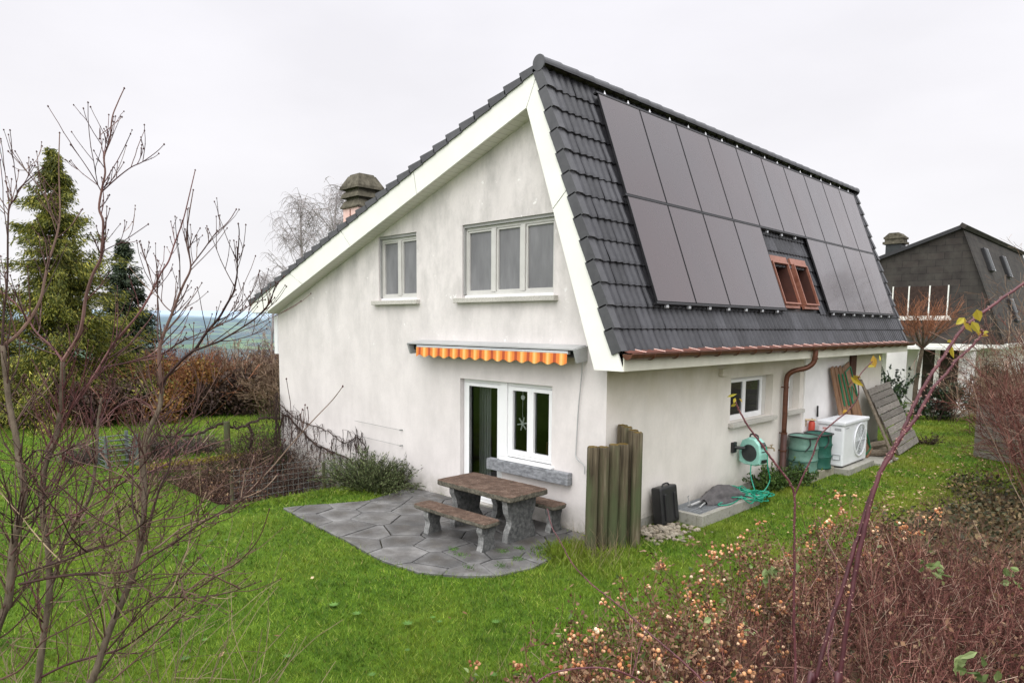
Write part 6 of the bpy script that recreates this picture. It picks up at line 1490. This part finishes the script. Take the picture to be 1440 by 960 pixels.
# espalier vine on a post behind the court
t = thing('espalier_vine', 'gnarled dark espalier vine trained between posts on the back lawn', 'vine', (-10.6, -.9, 0)); mb = MB(); rg = np.random.default_rng(3)
sp = smooth_path([(-10.9, -2.6, .60), (-10.85, -2.1, .50), (-10.8, -1.6, .56), (-10.8, -1.2, .72), (-10.75, -.7, .60), (-10.7, -.2, .78), (-10.6, .3, .74)], 8); sp = sp + rg.normal(0, .018, sp.shape); mb.tube(sp, .032, 7); mb.tube([(-10.75, -.45, 0), (-10.72, -.4, .4), (-10.75, -.5, .68)], .04, 7)
for k in range(40): P, _ = curve(rg, sp[rg.integers(0, len(sp))], (rg.normal(0, .3), rg.normal(0, .5), .7), rg.uniform(.1, .35), 4, .2); mb.tube(P, .007, 4, caps=False)
mb.build('vine_stem', 'vine_dark', t); mb = MB(); mb.tube([(-10.7, -1.05, -.1), (-10.7, -1.05, .78)], .075, 10); mb.tube([(-10.9, -2.75, -.1), (-10.9, -2.75, .8)], .05, 8); mb.build_each('support_post', 'post_wood', t)
# compost crate
t = thing('compost_crate', 'small grey-green lattice compost crate on the back lawn', 'crate', (-10.9, -3.5, 0)); mb = MB()
for k in range(6):
    z = .05 + k * .115
    for (ax, ay, bx, by) in ((-11.2, -3.75, -10.55, -3.75), (-11.2, -3.15, -10.55, -3.15), (-11.2, -3.75, -11.2, -3.15), (-10.55, -3.75, -10.55, -3.15)): mb.tube([(ax, ay, z), (bx, by, z)], .012, 4)
mb.build_each('slat', 'crate_grey', t); mb = MB()
for ax, ay in ((-11.2, -3.75), (-10.55, -3.75), (-11.2, -3.15), (-10.55, -3.15)): mb.box(ax - .03, ax + .03, ay - .03, ay + .03, 0, .72)
mb.build_each('corner_post', 'crate_grey', t)
leafy_mound('lavender_bush', 'grey-brown lavender bush left of the compost crate', 'bush', (-11.6, -3.9, 0), .5, .45, .5, 2200, 'lavender_leaf', .09, .012, 57, nst=160)
leafy_mound('lavender_bush', 'wide grey-brown lavender bush behind the compost crate', 'bush', (-11.3, -2.5, 0), .6, .75, .62, 3800, 'lavender_leaf', .09, .012, 58, nst=260)
leafy_mound('lavender_bush', 'grey-brown lavender bush beside the espalier post', 'bush', (-11.3, -1.5, 0), .5, .5, .5, 2000, 'lavender_leaf', .09, .012, 59, nst=160)

# ------------------------------------------------------------------ garden edge: conifers, hedges, birches
def conifer(name, label, loc, h, rad, nb, per, leafm, ln, wd, droop, seed, rag=.25, start=.04):
    rg = np.random.default_rng(seed); t = thing(name, label, 'tree', loc); L = np.array(loc); tr = MB(); tr.tube([L + (0, 0, -.3), L + (.05, 0, h * .5), L + (0, 0, h)], [rad * .09, rad * .055, .012], 8); tr.build('trunk', 'bark', t)
    br, lm = MB(), MB(); C, D = [], []
    lob = rg.uniform(.7, 1.3, 40)
    for k in range(nb):
        u = start + (1 - start) * (rg.random() ** 1.12); z = h * u; a = rg.uniform(0, 6.283)
        prof_ = ((1 - u) ** .95) * (1 if u > .12 else .75 + u * 2); R_ = rad * prof_ * lob[int(a * 2) + int(u * 12) % 12 * 2 % 26] * rg.uniform(1 - rag * 1.3, 1 + rag) + .14
        d = np.array((math.cos(a), math.sin(a), -droop + rg.normal(0, .15))); P, _ = curve(rg, L + (0, 0, z), d, R_, 5, .07, droop * .16); br.tube(P, np.linspace(.022, .005, 6) * (.4 + (1 - u)), 4, caps=False)
        m = int(per * (.35 + prof_)); u2 = (rg.random(m) ** .6) * 5; i = np.minimum(u2.astype(int), 4); pp = P[i] + (P[i + 1] - P[i]) * (u2 - i)[:, None]
        fan_ = .07 + .10 * prof_; off = rg.normal(0, 1, (m, 3)) * (fan_, fan_, fan_ * .8); off[:, 2] -= abs(off[:, 0]) * .4
        C.append(pp + off); D.append(np.tile(d * .8, (m, 1)) + (0, 0, -.25))
    br.build('limbs', 'bark', t); cards_at(lm, np.concatenate(C), rg, ln, wd, .0, dirs=np.concatenate(D)); c = lm.build('crown', leafm, t); return t
conifer('thuja_tree', 'tall yellow-green conifer at the left edge behind the bare trees', (-19.8, -2.35, 0), 8.5, 3.2, 330, 330, 'thuja_leaf', .15, .036, .50, 200, .50)
conifer('spruce_tree', 'slim dark spruce to the right of the tall yellow-green conifer', (-23.9, .75, -.4), 6.7, 1.95, 280, 150, 'spruce_leaf', .18, .045, .25, 201, .16)
conifer('thuja_tree', 'second yellow-green conifer cut by the left edge of the photo', (-20.6, -4.6, 0), 6.0, 2.2, 220, 260, 'thuja_leaf', .15, .036, .48, 202, .45)
def round_bush(name, label, loc, rx, h, n, leafm, ln, wd, seed, twm='twig_brown', nt=50, group=None, lobes=9):
    rg = np.random.default_rng(seed); t = thing(name, label, 'bush', loc, group); L = np.array(loc); mb, lm = MB(), MB(); nodes = []
    base = [L + (rg.normal(0, rx * .4), rg.normal(0, rx * .4), -.1) for _ in range(nt)]
    shoots(rg, base, [(rg.normal(0, .4), rg.normal(0, .4), 1) for _ in base], [h * rg.uniform(.7, 1.12) for _ in base], mb, .016, 4, .1, .02, 3, .42, 2, 3, None, nodes, .7, .006); mb.build('twigs', twm, t)
    if n:
        cc = [(L + (rg.normal(0, rx * .45), rg.normal(0, rx * .45), h * rg.uniform(.2, .8)), rg.uniform(.28, .5) * rx) for _ in range(lobes)]
        P = np.concatenate([c + unit_rows(rg.normal(0, 1, (n // lobes, 3))) * (r_ * rg.uniform(.35, 1.05, (n // lobes, 1))) for c, r_ in cc]); P = P[P[:, 2] > L[2]]
        cards_at(lm, P, rg, ln, wd, .2); lm.build('leaves', leafm, t)
    return t
def unit_rows(A): return A / (np.linalg.norm(A, axis=1)[:, None] + 1e-9)
round_bush('beech_bush', 'orange-brown leafy bush at the back of the lawn', (-18.9, .75, -.1), 1.5, 2.25, 8000, 'beech_leaf', .11, .07, 210, 'twig_orange', 70)
round_bush('beech_bush', 'orange-topped bush right of the leafy orange one', (-19.0, 1.9, -.1), 1.2, 2.1, 3500, 'beech_leaf', .11, .07, 218, 'twig_orange', 80)
round_bush('dark_bush', 'dark brown bush in front of the orange ones', (-17.9, 1.9, -.1), 1.1, 1.65, 6500, 'dark_leaf', .11, .07, 211, 'vine_dark', 50)
round_bush('dark_bush', 'dark red-brown bush at the foot of the tall conifer', (-17.9, -1.7, 0), 1.2, 1.3, 3500, 'dark_leaf', .11, .07, 212, 'twig_mauve', 60)
round_bush('evergreen_bush', 'small dark evergreen bush between the brown shrubs on the left', (-18.6, -.6, 0), .75, 1.3, 3500, 'evergreen_leaf', .11, .06, 213, 'vine_dark', 30)
HB = [((-20.5, -.6, 0), 'twig_tan', 1.8, 'tan leafless bush behind the dark evergreen bush'), ((-21.3, .2, 0), 'twig_brown', 1.8, 'brown leafless bush left of the orange bush'), ((-19.0, 3.2, 0), 'twig_tan', 2.0, 'tan leafless bush right of the orange bush'),
      ((-18.2, 4.4, 0), 'twig_brown', 1.9, 'brown leafless bush beside the house corner'), ((-23.0, 4.6, -.2), 'twig_mauve', 2.0, 'mauve leafless bush behind the orange bush'), ((-22.2, 6.6, -.2), 'twig_mauve', 2.1, 'mauve leafless bush seen against the house edge'),
      ((-16.6, 3.3, 0), 'twig_tan', 1.5, 'low tan bush in front, next to the house corner'), ((-19.5, -3.6, 0), 'twig_brown', 1.6, 'low brown bush left of the conifer trunk'), ((-24.5, 2.8, -.3), 'twig_mauve', 2.0, 'mauve leafless bush right of the dark spruce')]
hp = {}
for i, (loc, m, h, lab) in enumerate(HB):
    if m not in hp: hp[m] = (twig_shrub(loc, h, .85, 60, 220 + i, lab, m, 'leafless_bush', 'leafless bushes at the garden edge', 3, 0, cat='bush', r0=.016, kid=.45, spread=.5, rmin=.0065), h)
    else: dup(hp[m][0], loc, i * 1.3, h / hp[m][1], lab)
def birch(loc, h, seed, label, mat='twig_far', weep=.5, group='bare birches behind the roof'):
    rg = np.random.default_rng(seed); t = thing('birch_tree', label, 'tree', loc, group); L = np.array(loc); tr, br = MB(), MB()
    P = smooth_path([L + (0, 0, -1), L + (.15, .1, h * .4), L + (-.05, .1, h * .75), L + (.1, 0, h)], 6); tr.tube(P, np.linspace(.16, .02, len(P)), 7); tr.build('trunk', mat, t)
    for k in range(46):
        u = rg.uniform(.25, .98); j = int(u * (len(P) - 1)); a = rg.uniform(0, 6.28); Q, _ = curve(rg, P[j], (math.cos(a), math.sin(a), 1.1), h * .34 * (1.15 - u) + .4, 6, .1, .02); br.tube(Q, np.linspace(.035 * (1.2 - u), .010, 7), 4, caps=False)
        for m in range(6):
            q = Q[rg.integers(2, 7)]; S, _ = curve(rg, q, (rg.normal(0, .7), rg.normal(0, .7), .3), rg.uniform(.4, 1.1), 5, .12, -weep * .5); br.tube(S, np.linspace(.012, .006, 6), 3, caps=False)
            for _ in range(3): s2 = S[rg.integers(1, 6)]; T_, _ = curve(rg, s2, (rg.normal(0, .5), rg.normal(0, .5), -.2), rg.uniform(.3, .8), 4, .1, -weep * .5); br.tube(T_, np.linspace(.008, .005, 5), 3, caps=False)
    br.build('branches', mat, t); return t
b0 = birch((-25.8, 9.3, -1), 9.9, 300, 'bare weeping birch left of the chimney, behind the roof')
dup(b0, (-27.2, 12.2, -1), 2.0, 1.13, 'taller bare birch directly behind the chimney'); dup(b0, (-23.5, 6.6, -1), 4.2, .62, 'smaller bare birch at the left end of the roof')
birch((3.6, 24.5, 0), 8.6, 301, 'bare tree at the right edge beside the dark neighbouring roof', 'twig_far', .1, None)

# ------------------------------------------------------------------ neighbouring house (same type, older dark shingles)
nb = thing('house', 'neighbouring house with dark shingled mansard roof and white columned ground floor', 'house', (-5, 30, 0)); NX, NY = .46, 23.73
ap = (APX[0] + NX, 7.16); ev = (EAVE[0] + NX + .05, 2.6); lo = (LOW[0] + NX, 3.75); NL = 13.0
MB().prism([ap, ev, (lo[0], 2.6), lo], NY, NY + .12).build('shingled_gable', 'old_shingle', nb)
mb = MB(); mb.add([(ap[0], NY - .15, ap[1]), (ap[0], NY + NL, ap[1]), (ev[0], NY + NL, ev[1]), (ev[0], NY - .15, ev[1])], [(0, 1, 2, 3)]); mb.add([(ap[0], NY - .15, ap[1]), (ap[0], NY + NL, ap[1]), (lo[0], NY + NL, lo[1]), (lo[0], NY - .15, lo[1])], [(0, 1, 2, 3)])
d_ = np.array((ev[0] - ap[0], 0, ev[1] - ap[1])); mb.add([(ap[0], NY + NL, ap[1]), (ev[0], NY + NL, ev[1]), (lo[0], NY + NL, lo[1])], [(0, 1, 2)])
rf = mb.build('roof', 'old_shingle', nb)
mb = MB(); mb.obox(((ap[0] + .06), NY + NL / 2 - .1, ap[1] + .0), (.22, NL + .3, .16), rot('y', .6)); mb.build('ridge_flashing', 'old_shingle', rf)
mb = MB(); mb.add([(ap[0] - .02, NY - .17, ap[1] + .05), (ap[0] - .02, NY - .17, ap[1] - .10), (lo[0], NY - .17, lo[1] - .10), (lo[0], NY - .17, lo[1] + .05)], [(0, 1, 2, 3)]); mb.build('verge', 'black_frame', rf)
sl = np.array((ev[0] - ap[0], 0, ev[1] - ap[1])); sl = sl / np.linalg.norm(sl); sn = np.array((-sl[2], 0, sl[0]))
for y, s_ in ((NY + 2.3, .75), (NY + 6.0, .8), (NY + 3.9, 2.9)):
    w = thing_part('roof_window', nb); Rm = np.stack([sn, (0, 1, 0), sl], 1)
    c = np.array((ap[0], y, ap[1])) + sl * (s_ + .5); MB().bevbox(c + sn * .06, (.14, .7, 1.0), .02, Rm).build('frame', 'black_frame', w); MB().bevbox(c + sn * .06 + np.array((0, .37, 0)), (.145, .05, 1.0), .01, Rm).build('side_flashing', 'aluminium', w); MB().obox(c + sn * .135, (.012, .56, .86), Rm).build('glass', 'reel_dark', w)
mb = MB(); mb.holes([(lo[0] + .8, -.2), (ev[0] - .5, -.2), (ev[0] - .5, 2.6), (lo[0] + .8, 2.6)], [], lambda u, v: (u, NY + 1.3, v), lambda u, v: (u, NY + 1.5, v)); mb.add([(ev[0] - .5, NY + 1.3, -.2), (ev[0] - .5, NY + NL, -.2), (ev[0] - .5, NY + NL, 2.6), (ev[0] - .5, NY + 1.3, 2.6)], [(0, 1, 2, 3)])
mb.build('ground_floor_wall', 'plaster_fresh', nb)
MB().box(-2.2, -.55, NY + 1.24, NY + 1.298, .2, 2.35).build('dark_opening', 'room_dark', nb)
mb = MB(); mb.box(lo[0], ev[0] + .08, NY - .02, NY + 1.3, 2.45, 2.595); mb.build('balcony_edge', 'board_white', nb)
MB().box(ev[0] - .02, ev[0] + .12, NY - .15, NY + NL, 2.52, 2.64).build('gutter', 'board_white', nb)
wn = thing_part('window', nb, 'white framed upper window strip of the neighbouring house'); mb = MB()
mb.box(-3.2, -.9, NY - .10, NY - .012, 3.63, 3.70).box(-3.02, -2.98, NY - .085, NY - .012, 3.69, 4.91).box(-1.02, -.98, NY - .085, NY - .012, 3.69, 4.91)
for x in (-2.4, -1.65): mb.box(x - .022, x + .022, NY - .085, NY - .012, 3.70, 4.91)
mb.build('frame', 'board_white', wn); MB().box(-2.975, -1.025, NY - .05, NY - .02, 3.72, 4.89).build('pane', 'vine_dark', wn)
MB().box(-3.4, -.7, NY - .8, NY - .72, 3.52, 3.62).build('railing', 'board_white', nb)
cc = thing_part('chimney', nb); cx_, cy_ = -3.2, NY - 1.6 + 1.9; MB().box(cx_ - .3, cx_ + .3, cy_, cy_ + .6, 5.0, 6.7).build('stack', 'reel_dark', cc)
mb = MB(); mb.box(cx_ - .4, cx_ + .4, cy_ - .1, cy_ + .7, 6.70, 6.80).box(cx_ - .34, cx_ + .34, cy_ - .04, cy_ + .64, 6.80, 6.92).box(cx_ - .38, cx_ + .38, cy_ - .08, cy_ + .68, 6.92, 7.0); mb.prism([(cx_ - .36, 7.0), (cx_ + .36, 7.0), (cx_ + .18, 7.16), (cx_ - .18, 7.16)], cy_ - .06, cy_ + .66); mb.build('chimney_cap', 'chimney_stone', cc)
# garden wing with white columns in front of it
t = thing('pergola', 'white columned porch in front of the neighbouring house', 'porch', (-1.2, 21.5, 0)); mb = MB()
for x, y in ((-1.42, 22.0), (-.98, 22.6), (-.30, 23.2)): mb.box(x - .07, x + .07, y - .07, y + .07, 0, 2.4)
mb.build_each('column', 'board_white', t); MB().box(-2.6, .25, 21.7, 23.5, 2.40, 2.50).build('lintel', 'board_white', t)
mb = MB(); mb.box(-2.3, -1.62, 20.9, 21.0, 0, 2.35); mb.build('side_panel', 'plaster_fresh', t); MB().box(-3, .3, 20.7, 23.2, -.05, .14).build('step', 'concrete', t)
MB().box(-.22, .28, 22.55, 22.63, .1, 2.35).build('end_panel', 'plaster_fresh', t)
leafy_mound('evergreen_shrub', 'dark evergreen shrub against the white wall beyond the house', 'shrub', (-1.35, 18.2, 0), .5, .5, 2.2, 1800, 'evergreen_leaf', .13, .07, 310, nst=46, spiky=False)
round_bush('evergreen_bush', 'dark green bush at the end of the side lawn', (-.05, 19.6, 0), .75, 1.45, 3600, 'evergreen_leaf', .10, .06, 311, 'vine_dark', 30)
round_bush('evergreen_bush', 'dark evergreen hedge in front of the neighbouring house', (1.5, 20.2, 0), 1.0, 2.2, 5200, 'evergreen_leaf', .10, .06, 312, 'vine_dark', 40)
round_bush('leafless_bush', 'brown twiggy bush beyond the plank fence', (2.3, 16.8, 0), .9, 2.0, 600, 'dark_leaf', .1, .05, 313, 'twig_tan', 60)
# plant pot
t = thing('plant_pot', 'dark pot with a small green plant by the porch', 'plant pot', (-.85, 17.6, 0)); MB().lathe([(0, 0), (.15, 0), (.19, .4), (.16, .4), (.15, .34), (0, .33)], (-.85, 17.6, 0), 20).build('pot', 'reel_dark', t)
rg = np.random.default_rng(6); lm = MB(); cards_at(lm, np.array((-.85, 17.6, .52)) + rg.normal(0, .11, (140, 3)), rg, .12, .06, .4); lm.build('leaves', 'mint_leaf', t)
# orange-twigged pollard tree beside the house end
t = thing('pollard_tree', 'small tree with a haze of orange twigs at the far end of the house', 'tree', (-.75, 19.3, 0)); rg = np.random.default_rng(320); tr, br = MB(), MB(); L = np.array((-.75, 19.3, 0))
P = smooth_path([L, L + (-.1, .02, 1.0), L + (.05, -.03, 2.5)], 5); tr.tube(P, np.linspace(.10, .06, len(P)), 9); base, dirs, lens = [], [], []
for k in range(9):
    a = k * .7; Q, dl = curve(rg, P[-1], (math.cos(a) * .75, math.sin(a) * .75, .75), 1.0, 5, .12, .03); tr.tube(Q, np.linspace(.04, .018, 6), 6)
    for _ in range(16): base.append(Q[rg.integers(2, 6)]); dirs.append((rg.normal(0, .5) + math.cos(a) * .4, rg.normal(0, .5) + math.sin(a) * .4, .9)); lens.append(rg.uniform(.5, 1.25))
tr.build('trunk', 'bark', t); shoots(rg, base, dirs, lens, br, .007, 4, .08, .05, 4, .5, 1, 3, None, None, .5, .0035); br.build('twigs', 'twig_orange', t)

# ------------------------------------------------------------------ grass, weeds, fallen leaves
CAMP = np.array((6.0744, -8.174))
def blocked(P):
    x, y = P[:, 0], P[:, 1]; b = (x > -10.05) & (x < .03) & (y > -.02) & (y < 12.6)
    b |= (x > PIT[0] - .2) & (x < PIT[1] + .12) & (y > PIT[2] - .16) & (y < .2)
    b |= (x < .72) & (x > 0) & (y > 1.6) & (y < 3.8)
    b |= (x < .68) & (x > 0) & (y > 6.1) & (y < 7.5); b |= (x < .98) & (x > 0) & (y > 7.45) & (y < 9.2); b |= (x < 1.17) & (x > 0) & (y > 9.1) & (y < 10.4)
    b |= (x > 3.05 + .3 * np.sin(y * 1.1)) & (y < 8.0) & (y > -5.6)
    return b
from math import pi
OUTA = np.array(OUT)
def in_patio(P, grow=0.0):
    c = np.zeros(len(P), bool); cen = OUTA.mean(0); Q = cen + (OUTA - cen) * (1 + grow)
    for i in range(len(Q)):
        a, b = Q[i], Q[i - 1]; cond = (a[1] > P[:, 1]) != (b[1] > P[:, 1]); xx = (b[0] - a[0]) * (P[:, 1] - a[1]) / (b[1] - a[1] + 1e-12) + a[0]; c ^= cond & (P[:, 0] < xx)
    return c
rg = np.random.default_rng(1); N = 400000
d = 4.6 * (34 / 4.6) ** (rg.random(N) ** 1.12); a = .7744 + rg.uniform(-.72, .72, N); P = np.stack([CAMP[0] - d * np.sin(a), CAMP[1] + d * np.cos(a)], 1)
keep = ~blocked(P) & ~in_patio(P + rg.normal(0, .035, P.shape), -.012); P, d = P[keep], d[keep]; n = len(P)
yaw_ = rg.uniform(0, 2 * pi, n); hgt = (.022 + .040 * rg.random(n) ** 1.6) * (1 + .012 * d); wid = .0034 * np.maximum(1, d / 5.5) * rg.uniform(.7, 1.3, n)
tall = (np.abs(P[:, 0] - .45) < .55) & (np.abs(P[:, 1] + .55) < .85) & (rg.random(n) < .6); hgt = np.where(tall, hgt * 2.6, hgt)
edge = in_patio(P, .045); hgt = np.where(edge, hgt * 1.25, hgt)
lean = rg.normal(0, .62, (n, 2)) * hgt[:, None]; side = np.stack([np.cos(yaw_), np.sin(yaw_)], 1) * wid[:, None]
gz = np.array([ground_z(x, y) for x, y in P]) 
B0 = np.concatenate([P - side, gz[:, None] - .004], 1); B1 = np.concatenate([P + side, gz[:, None] - .004], 1); T_ = np.concatenate([P + lean, (gz + hgt)[:, None]], 1)
mb = MB(); mb.add(np.stack([B0, B1, T_], 1).reshape(-1, 3), np.arange(n * 3).reshape(n, 3))
tag(mb.build('grass', 'grass_blade'), 'short green lawn grass around the house and patio', 'grass', kind='stuff')
# long dry grass tufts at the wooden posts and hedge edge
rg = np.random.default_rng(21); mb = MB()
for k in range(240):
    if k < 90: b = np.array((rg.normal(.42, .22), rg.normal(-.6, .3), 0))
    else: b = np.array((rg.normal(2.2, .35), rg.uniform(-4.8, 1.5), 0))
    P_, _ = curve(rg, b, (rg.normal(0, .35), rg.normal(0, .35), 1), rg.uniform(.2, .55), 5, .12, -.05); mb.tube(P_, np.linspace(.0024, .001, 6), 3, caps=False)
tag(mb.build('dry_grass', 'twig_pale', loc=(.5, -.6, 0)), 'long dry grass stalks at the wooden posts and hedge edge', 'dry grass', kind='stuff')
# fresh green clump at the foot of the posts and on the court edge
rg = np.random.default_rng(22); mb = MB()
n = 1500; P = np.stack([rg.normal(.02, .17, n), rg.normal(-.85, .22, n), np.zeros(n)], 1); D = rg.normal(0, .6, (n, 3)); D[:, 2] = 1.1
P[:, 2] = .05; cards_at(mb, P, rg, .19, .012, 0, dirs=D)
n = 1100; P = np.stack([rg.normal(-5.40, .16, n), rg.uniform(-3.1, -.9, n), np.full(n, .03)], 1); D = rg.normal(0, .6, (n, 3)); D[:, 2] = 1; cards_at(mb, P, rg, .12, .012, 0, dirs=D)
tag(mb.build('grass_tuft', 'grass_blade', loc=(0, -.85, 0)), 'long green grass growing at the foot of the posts and along the court edge', 'grass', kind='stuff')
# flat rosette weeds in the lawn
rg = np.random.default_rng(23); mb = MB()
for k in range(24):
    for _ in range(50):
        c = np.array((rg.uniform(-4, 3.0), rg.uniform(-6.2, -3.2)))
        if not blocked(c[None])[0] and not in_patio(c[None])[0]: break
    m = 9; an = np.linspace(0, 2 * pi, m, endpoint=False) + rg.random(); r_ = rg.uniform(.025, .06); C = np.stack([c[0] + r_ * .6 * np.cos(an), c[1] + r_ * .6 * np.sin(an), np.full(m, .05)], 1)
    U = np.stack([np.cos(an), np.sin(an), np.full(m, .25)], 1) * r_ * .6; W_ = np.stack([-np.sin(an), np.cos(an), np.zeros(m)], 1) * r_ * .22; mb.cards(C, U, W_)
tag(mb.build('lawn_weeds', 'weed_leaf', loc=(0, -4.5, 0)), 'pale rosette weeds scattered in the front lawn', 'weeds', kind='stuff')
rg = np.random.default_rng(24); mb = MB(); C = []
for k in range(2600):
    r_ = rg.random()
    if r_ < .02: p = (rg.uniform(-4, 2.3), rg.uniform(-6, -3))
    elif r_ < .40: p = (abs(rg.normal(0, .9)) + 1.0 + .2 * rg.random(), rg.uniform(2, 13))
    else: p = (2.9 - abs(rg.normal(0, .65)), rg.uniform(3.5, 13.5))
    q = np.array(p)
    if blocked(q[None])[0] and q[0] < 1.4: continue
    C.append((p[0], p[1], .055 + .02 * rg.random()))
C = np.array(C); k = rg.random(len(C)) < .26; C = C[k]; n = len(C); an = rg.uniform(0, 6.28, n); U = np.stack([np.cos(an), np.sin(an), rg.normal(0, .25, n)], 1) * rg.uniform(.016, .042, n)[:, None]; W_ = np.stack([-np.sin(an), np.cos(an), rg.normal(0, .35, n)], 1) * rg.uniform(.010, .026, n)[:, None]
mb.cards(C, U, W_); tag(mb.build('fallen_leaves', 'fallen_leaf', loc=(2, 6, 0)), 'pale brown fallen leaves scattered over the side lawn', 'fallen leaves', kind='stuff')
# small weeds in patio joints
rg = np.random.default_rng(25); mb = MB()
for c in ((-.55, -1.25), (-.35, -1.05), (-.62, -1.5), (-.25, -1.6), (-.9, -2.05), (-.2, -1.95), (-.45, -2.3), (-1.15, -1.95), (-.15, -1.2)):
    n = 60; P = np.stack([rg.normal(c[0], .05, n), rg.normal(c[1], .045, n), np.full(n, .045)], 1); D = rg.normal(0, .8, (n, 3)); D[:, 2] = 1; cards_at(mb, P, rg, .06, .007, 0, dirs=D)
tag(mb.build('joint_weeds', 'weed_leaf', loc=(-.5, -1.5, 0)), 'small green weeds in the patio joints by the table', 'weeds', kind='stuff')

# ------------------------------------------------------------------ sky, light, camera
sc.world = bpy.data.worlds.new('World'); sc.world.use_nodes = True; wt = sc.world.node_tree; wn_ = wt.nodes; wl = wt.links
bg = wn_['Background']; tc = wn_.new('ShaderNodeTexCoord')
SUN_EL, SUN_AZ = R(50), R(152)              # high behind the cloud, from the camera's left rear
sky = wn_.new('ShaderNodeTexSky'); sky.sky_type = 'NISHITA'; sky.sun_disc = False; sky.sun_elevation = SUN_EL; sky.sun_rotation = SUN_AZ
sp_ = wn_.new('ShaderNodeSeparateXYZ'); wl.new(tc.outputs['Generated'], sp_.inputs[0])
rp = wn_.new('ShaderNodeValToRGB'); e = rp.color_ramp.elements
st = [(0.0, (.30, .29, .27)), (.47, (.60, .62, .66)), (.50, (1.0, .985, 1.005)), (.60, (1.01, .99, 1.02)), (.74, (1.01, .995, 1.05)), (.86, (1.35, 1.36, 1.42)), (1.0, (2.5, 2.52, 2.6))]
while len(e) < len(st): e.new(.5)
for el, (p, c) in zip(e, st): el.position = p; el.color = (*c, 1)
mr = wn_.new('ShaderNodeMapRange'); mr.inputs[1].default_value = -1; mr.inputs[2].default_value = 1; wl.new(sp_.outputs[2], mr.inputs[0]); wl.new(mr.outputs[0], rp.inputs[0])
mp = wn_.new('ShaderNodeMapping'); mp.inputs['Scale'].default_value = (1, 1, 2.6); wl.new(tc.outputs['Generated'], mp.inputs[0])
nz = wn_.new('ShaderNodeTexNoise'); nz.inputs['Scale'].default_value = 2.3; nz.inputs['Detail'].default_value = 5; nz.inputs['Roughness'].default_value = .5; wl.new(mp.outputs[0], nz.inputs['Vector'])
cl = wn_.new('ShaderNodeMapRange'); cl.inputs[1].default_value = .35; cl.inputs[2].default_value = .68; cl.inputs[3].default_value = .925; cl.inputs[4].default_value = 1.02; wl.new(nz.outputs['Fac'], cl.inputs[0])
mx = wn_.new('ShaderNodeMix'); mx.data_type = 'RGBA'; mx.blend_type = 'MULTIPLY'; mx.inputs[0].default_value = 1; wl.new(rp.outputs[0], mx.inputs[6]); wl.new(cl.outputs[0], mx.inputs[7])
# brighter cloud where the veiled sun stands, behind the camera
sd = Vector((math.sin(SUN_AZ) * math.cos(SUN_EL), math.cos(SUN_AZ) * math.cos(SUN_EL), math.sin(SUN_EL)))
dt = wn_.new('ShaderNodeVectorMath'); dt.operation = 'DOT_PRODUCT'; dt.inputs[1].default_value = sd; wl.new(tc.outputs['Generated'], dt.inputs[0])
lb = wn_.new('ShaderNodeMapRange'); lb.interpolation_type = 'SMOOTHSTEP'; lb.inputs[1].default_value = .2; lb.inputs[2].default_value = 1; lb.inputs[3].default_value = 0; lb.inputs[4].default_value = 1.55; wl.new(dt.outputs['Value'], lb.inputs[0])
ad = wn_.new('ShaderNodeMix'); ad.data_type = 'RGBA'; ad.blend_type = 'ADD'; ad.inputs[0].default_value = 1; wl.new(mx.outputs[2], ad.inputs[6]); wl.new(lb.outputs[0], ad.inputs[7])
sm = wn_.new('ShaderNodeMix'); sm.data_type = 'RGBA'; sm.inputs[0].default_value = .06; wl.new(ad.outputs[2], sm.inputs[6])
sk_ = wn_.new('ShaderNodeMix'); sk_.data_type = 'RGBA'; sk_.blend_type = 'MULTIPLY'; sk_.inputs[0].default_value = 1; sk_.inputs[7].default_value = (.1, .1, .1, 1); wl.new(sky.outputs[0], sk_.inputs[6]); wl.new(sk_.outputs[2], sm.inputs[7])
wl.new(sm.outputs[2], bg.inputs[0]); bg.inputs[1].default_value = 1.0
su = bpy.data.lights.new('sun', 'SUN'); su.energy = 1.0; su.angle = R(35); su.color = (1, .97, .93); so = bpy.data.objects.new('sun', su); COL.objects.link(so)
so.rotation_euler = (-sd).to_track_quat('-Z', 'Y').to_euler()

cam = bpy.data.cameras.new('camera'); co = bpy.data.objects.new('camera', cam); COL.objects.link(co); sc.camera = co
yaw, pitch, roll, f = .7744, -.0991, .0082, 974.15
fw = Vector((-math.sin(yaw) * math.cos(pitch), math.cos(yaw) * math.cos(pitch), math.sin(pitch))); up = Vector((math.sin(yaw) * math.sin(pitch), -math.cos(yaw) * math.sin(pitch), math.cos(pitch))); ri = Vector((math.cos(yaw), math.sin(yaw), 0))
r2 = ri * math.cos(roll) + up * math.sin(roll); u2 = up * math.cos(roll) - ri * math.sin(roll)
from mathutils import Matrix
mw = Matrix((r2, u2, -fw)).transposed().to_4x4(); mw.translation = Vector((6.0744, -8.174, 3.1827)); co.matrix_world = mw
cam.sensor_width = 36; cam.lens = f / 1440 * 36; cam.shift_x = -1.248 / 1440; cam.shift_y = 74.257 / 1440; cam.clip_start = .05; cam.clip_end = 20000
sc.view_settings.view_transform = 'Standard'; sc.view_settings.look = 'None'; sc.view_settings.exposure = 0; sc.view_settings.gamma = 1
sc.cycles.max_bounces = 6; sc.cycles.transparent_max_bounces = 8; sc.cycles.use_denoising = True
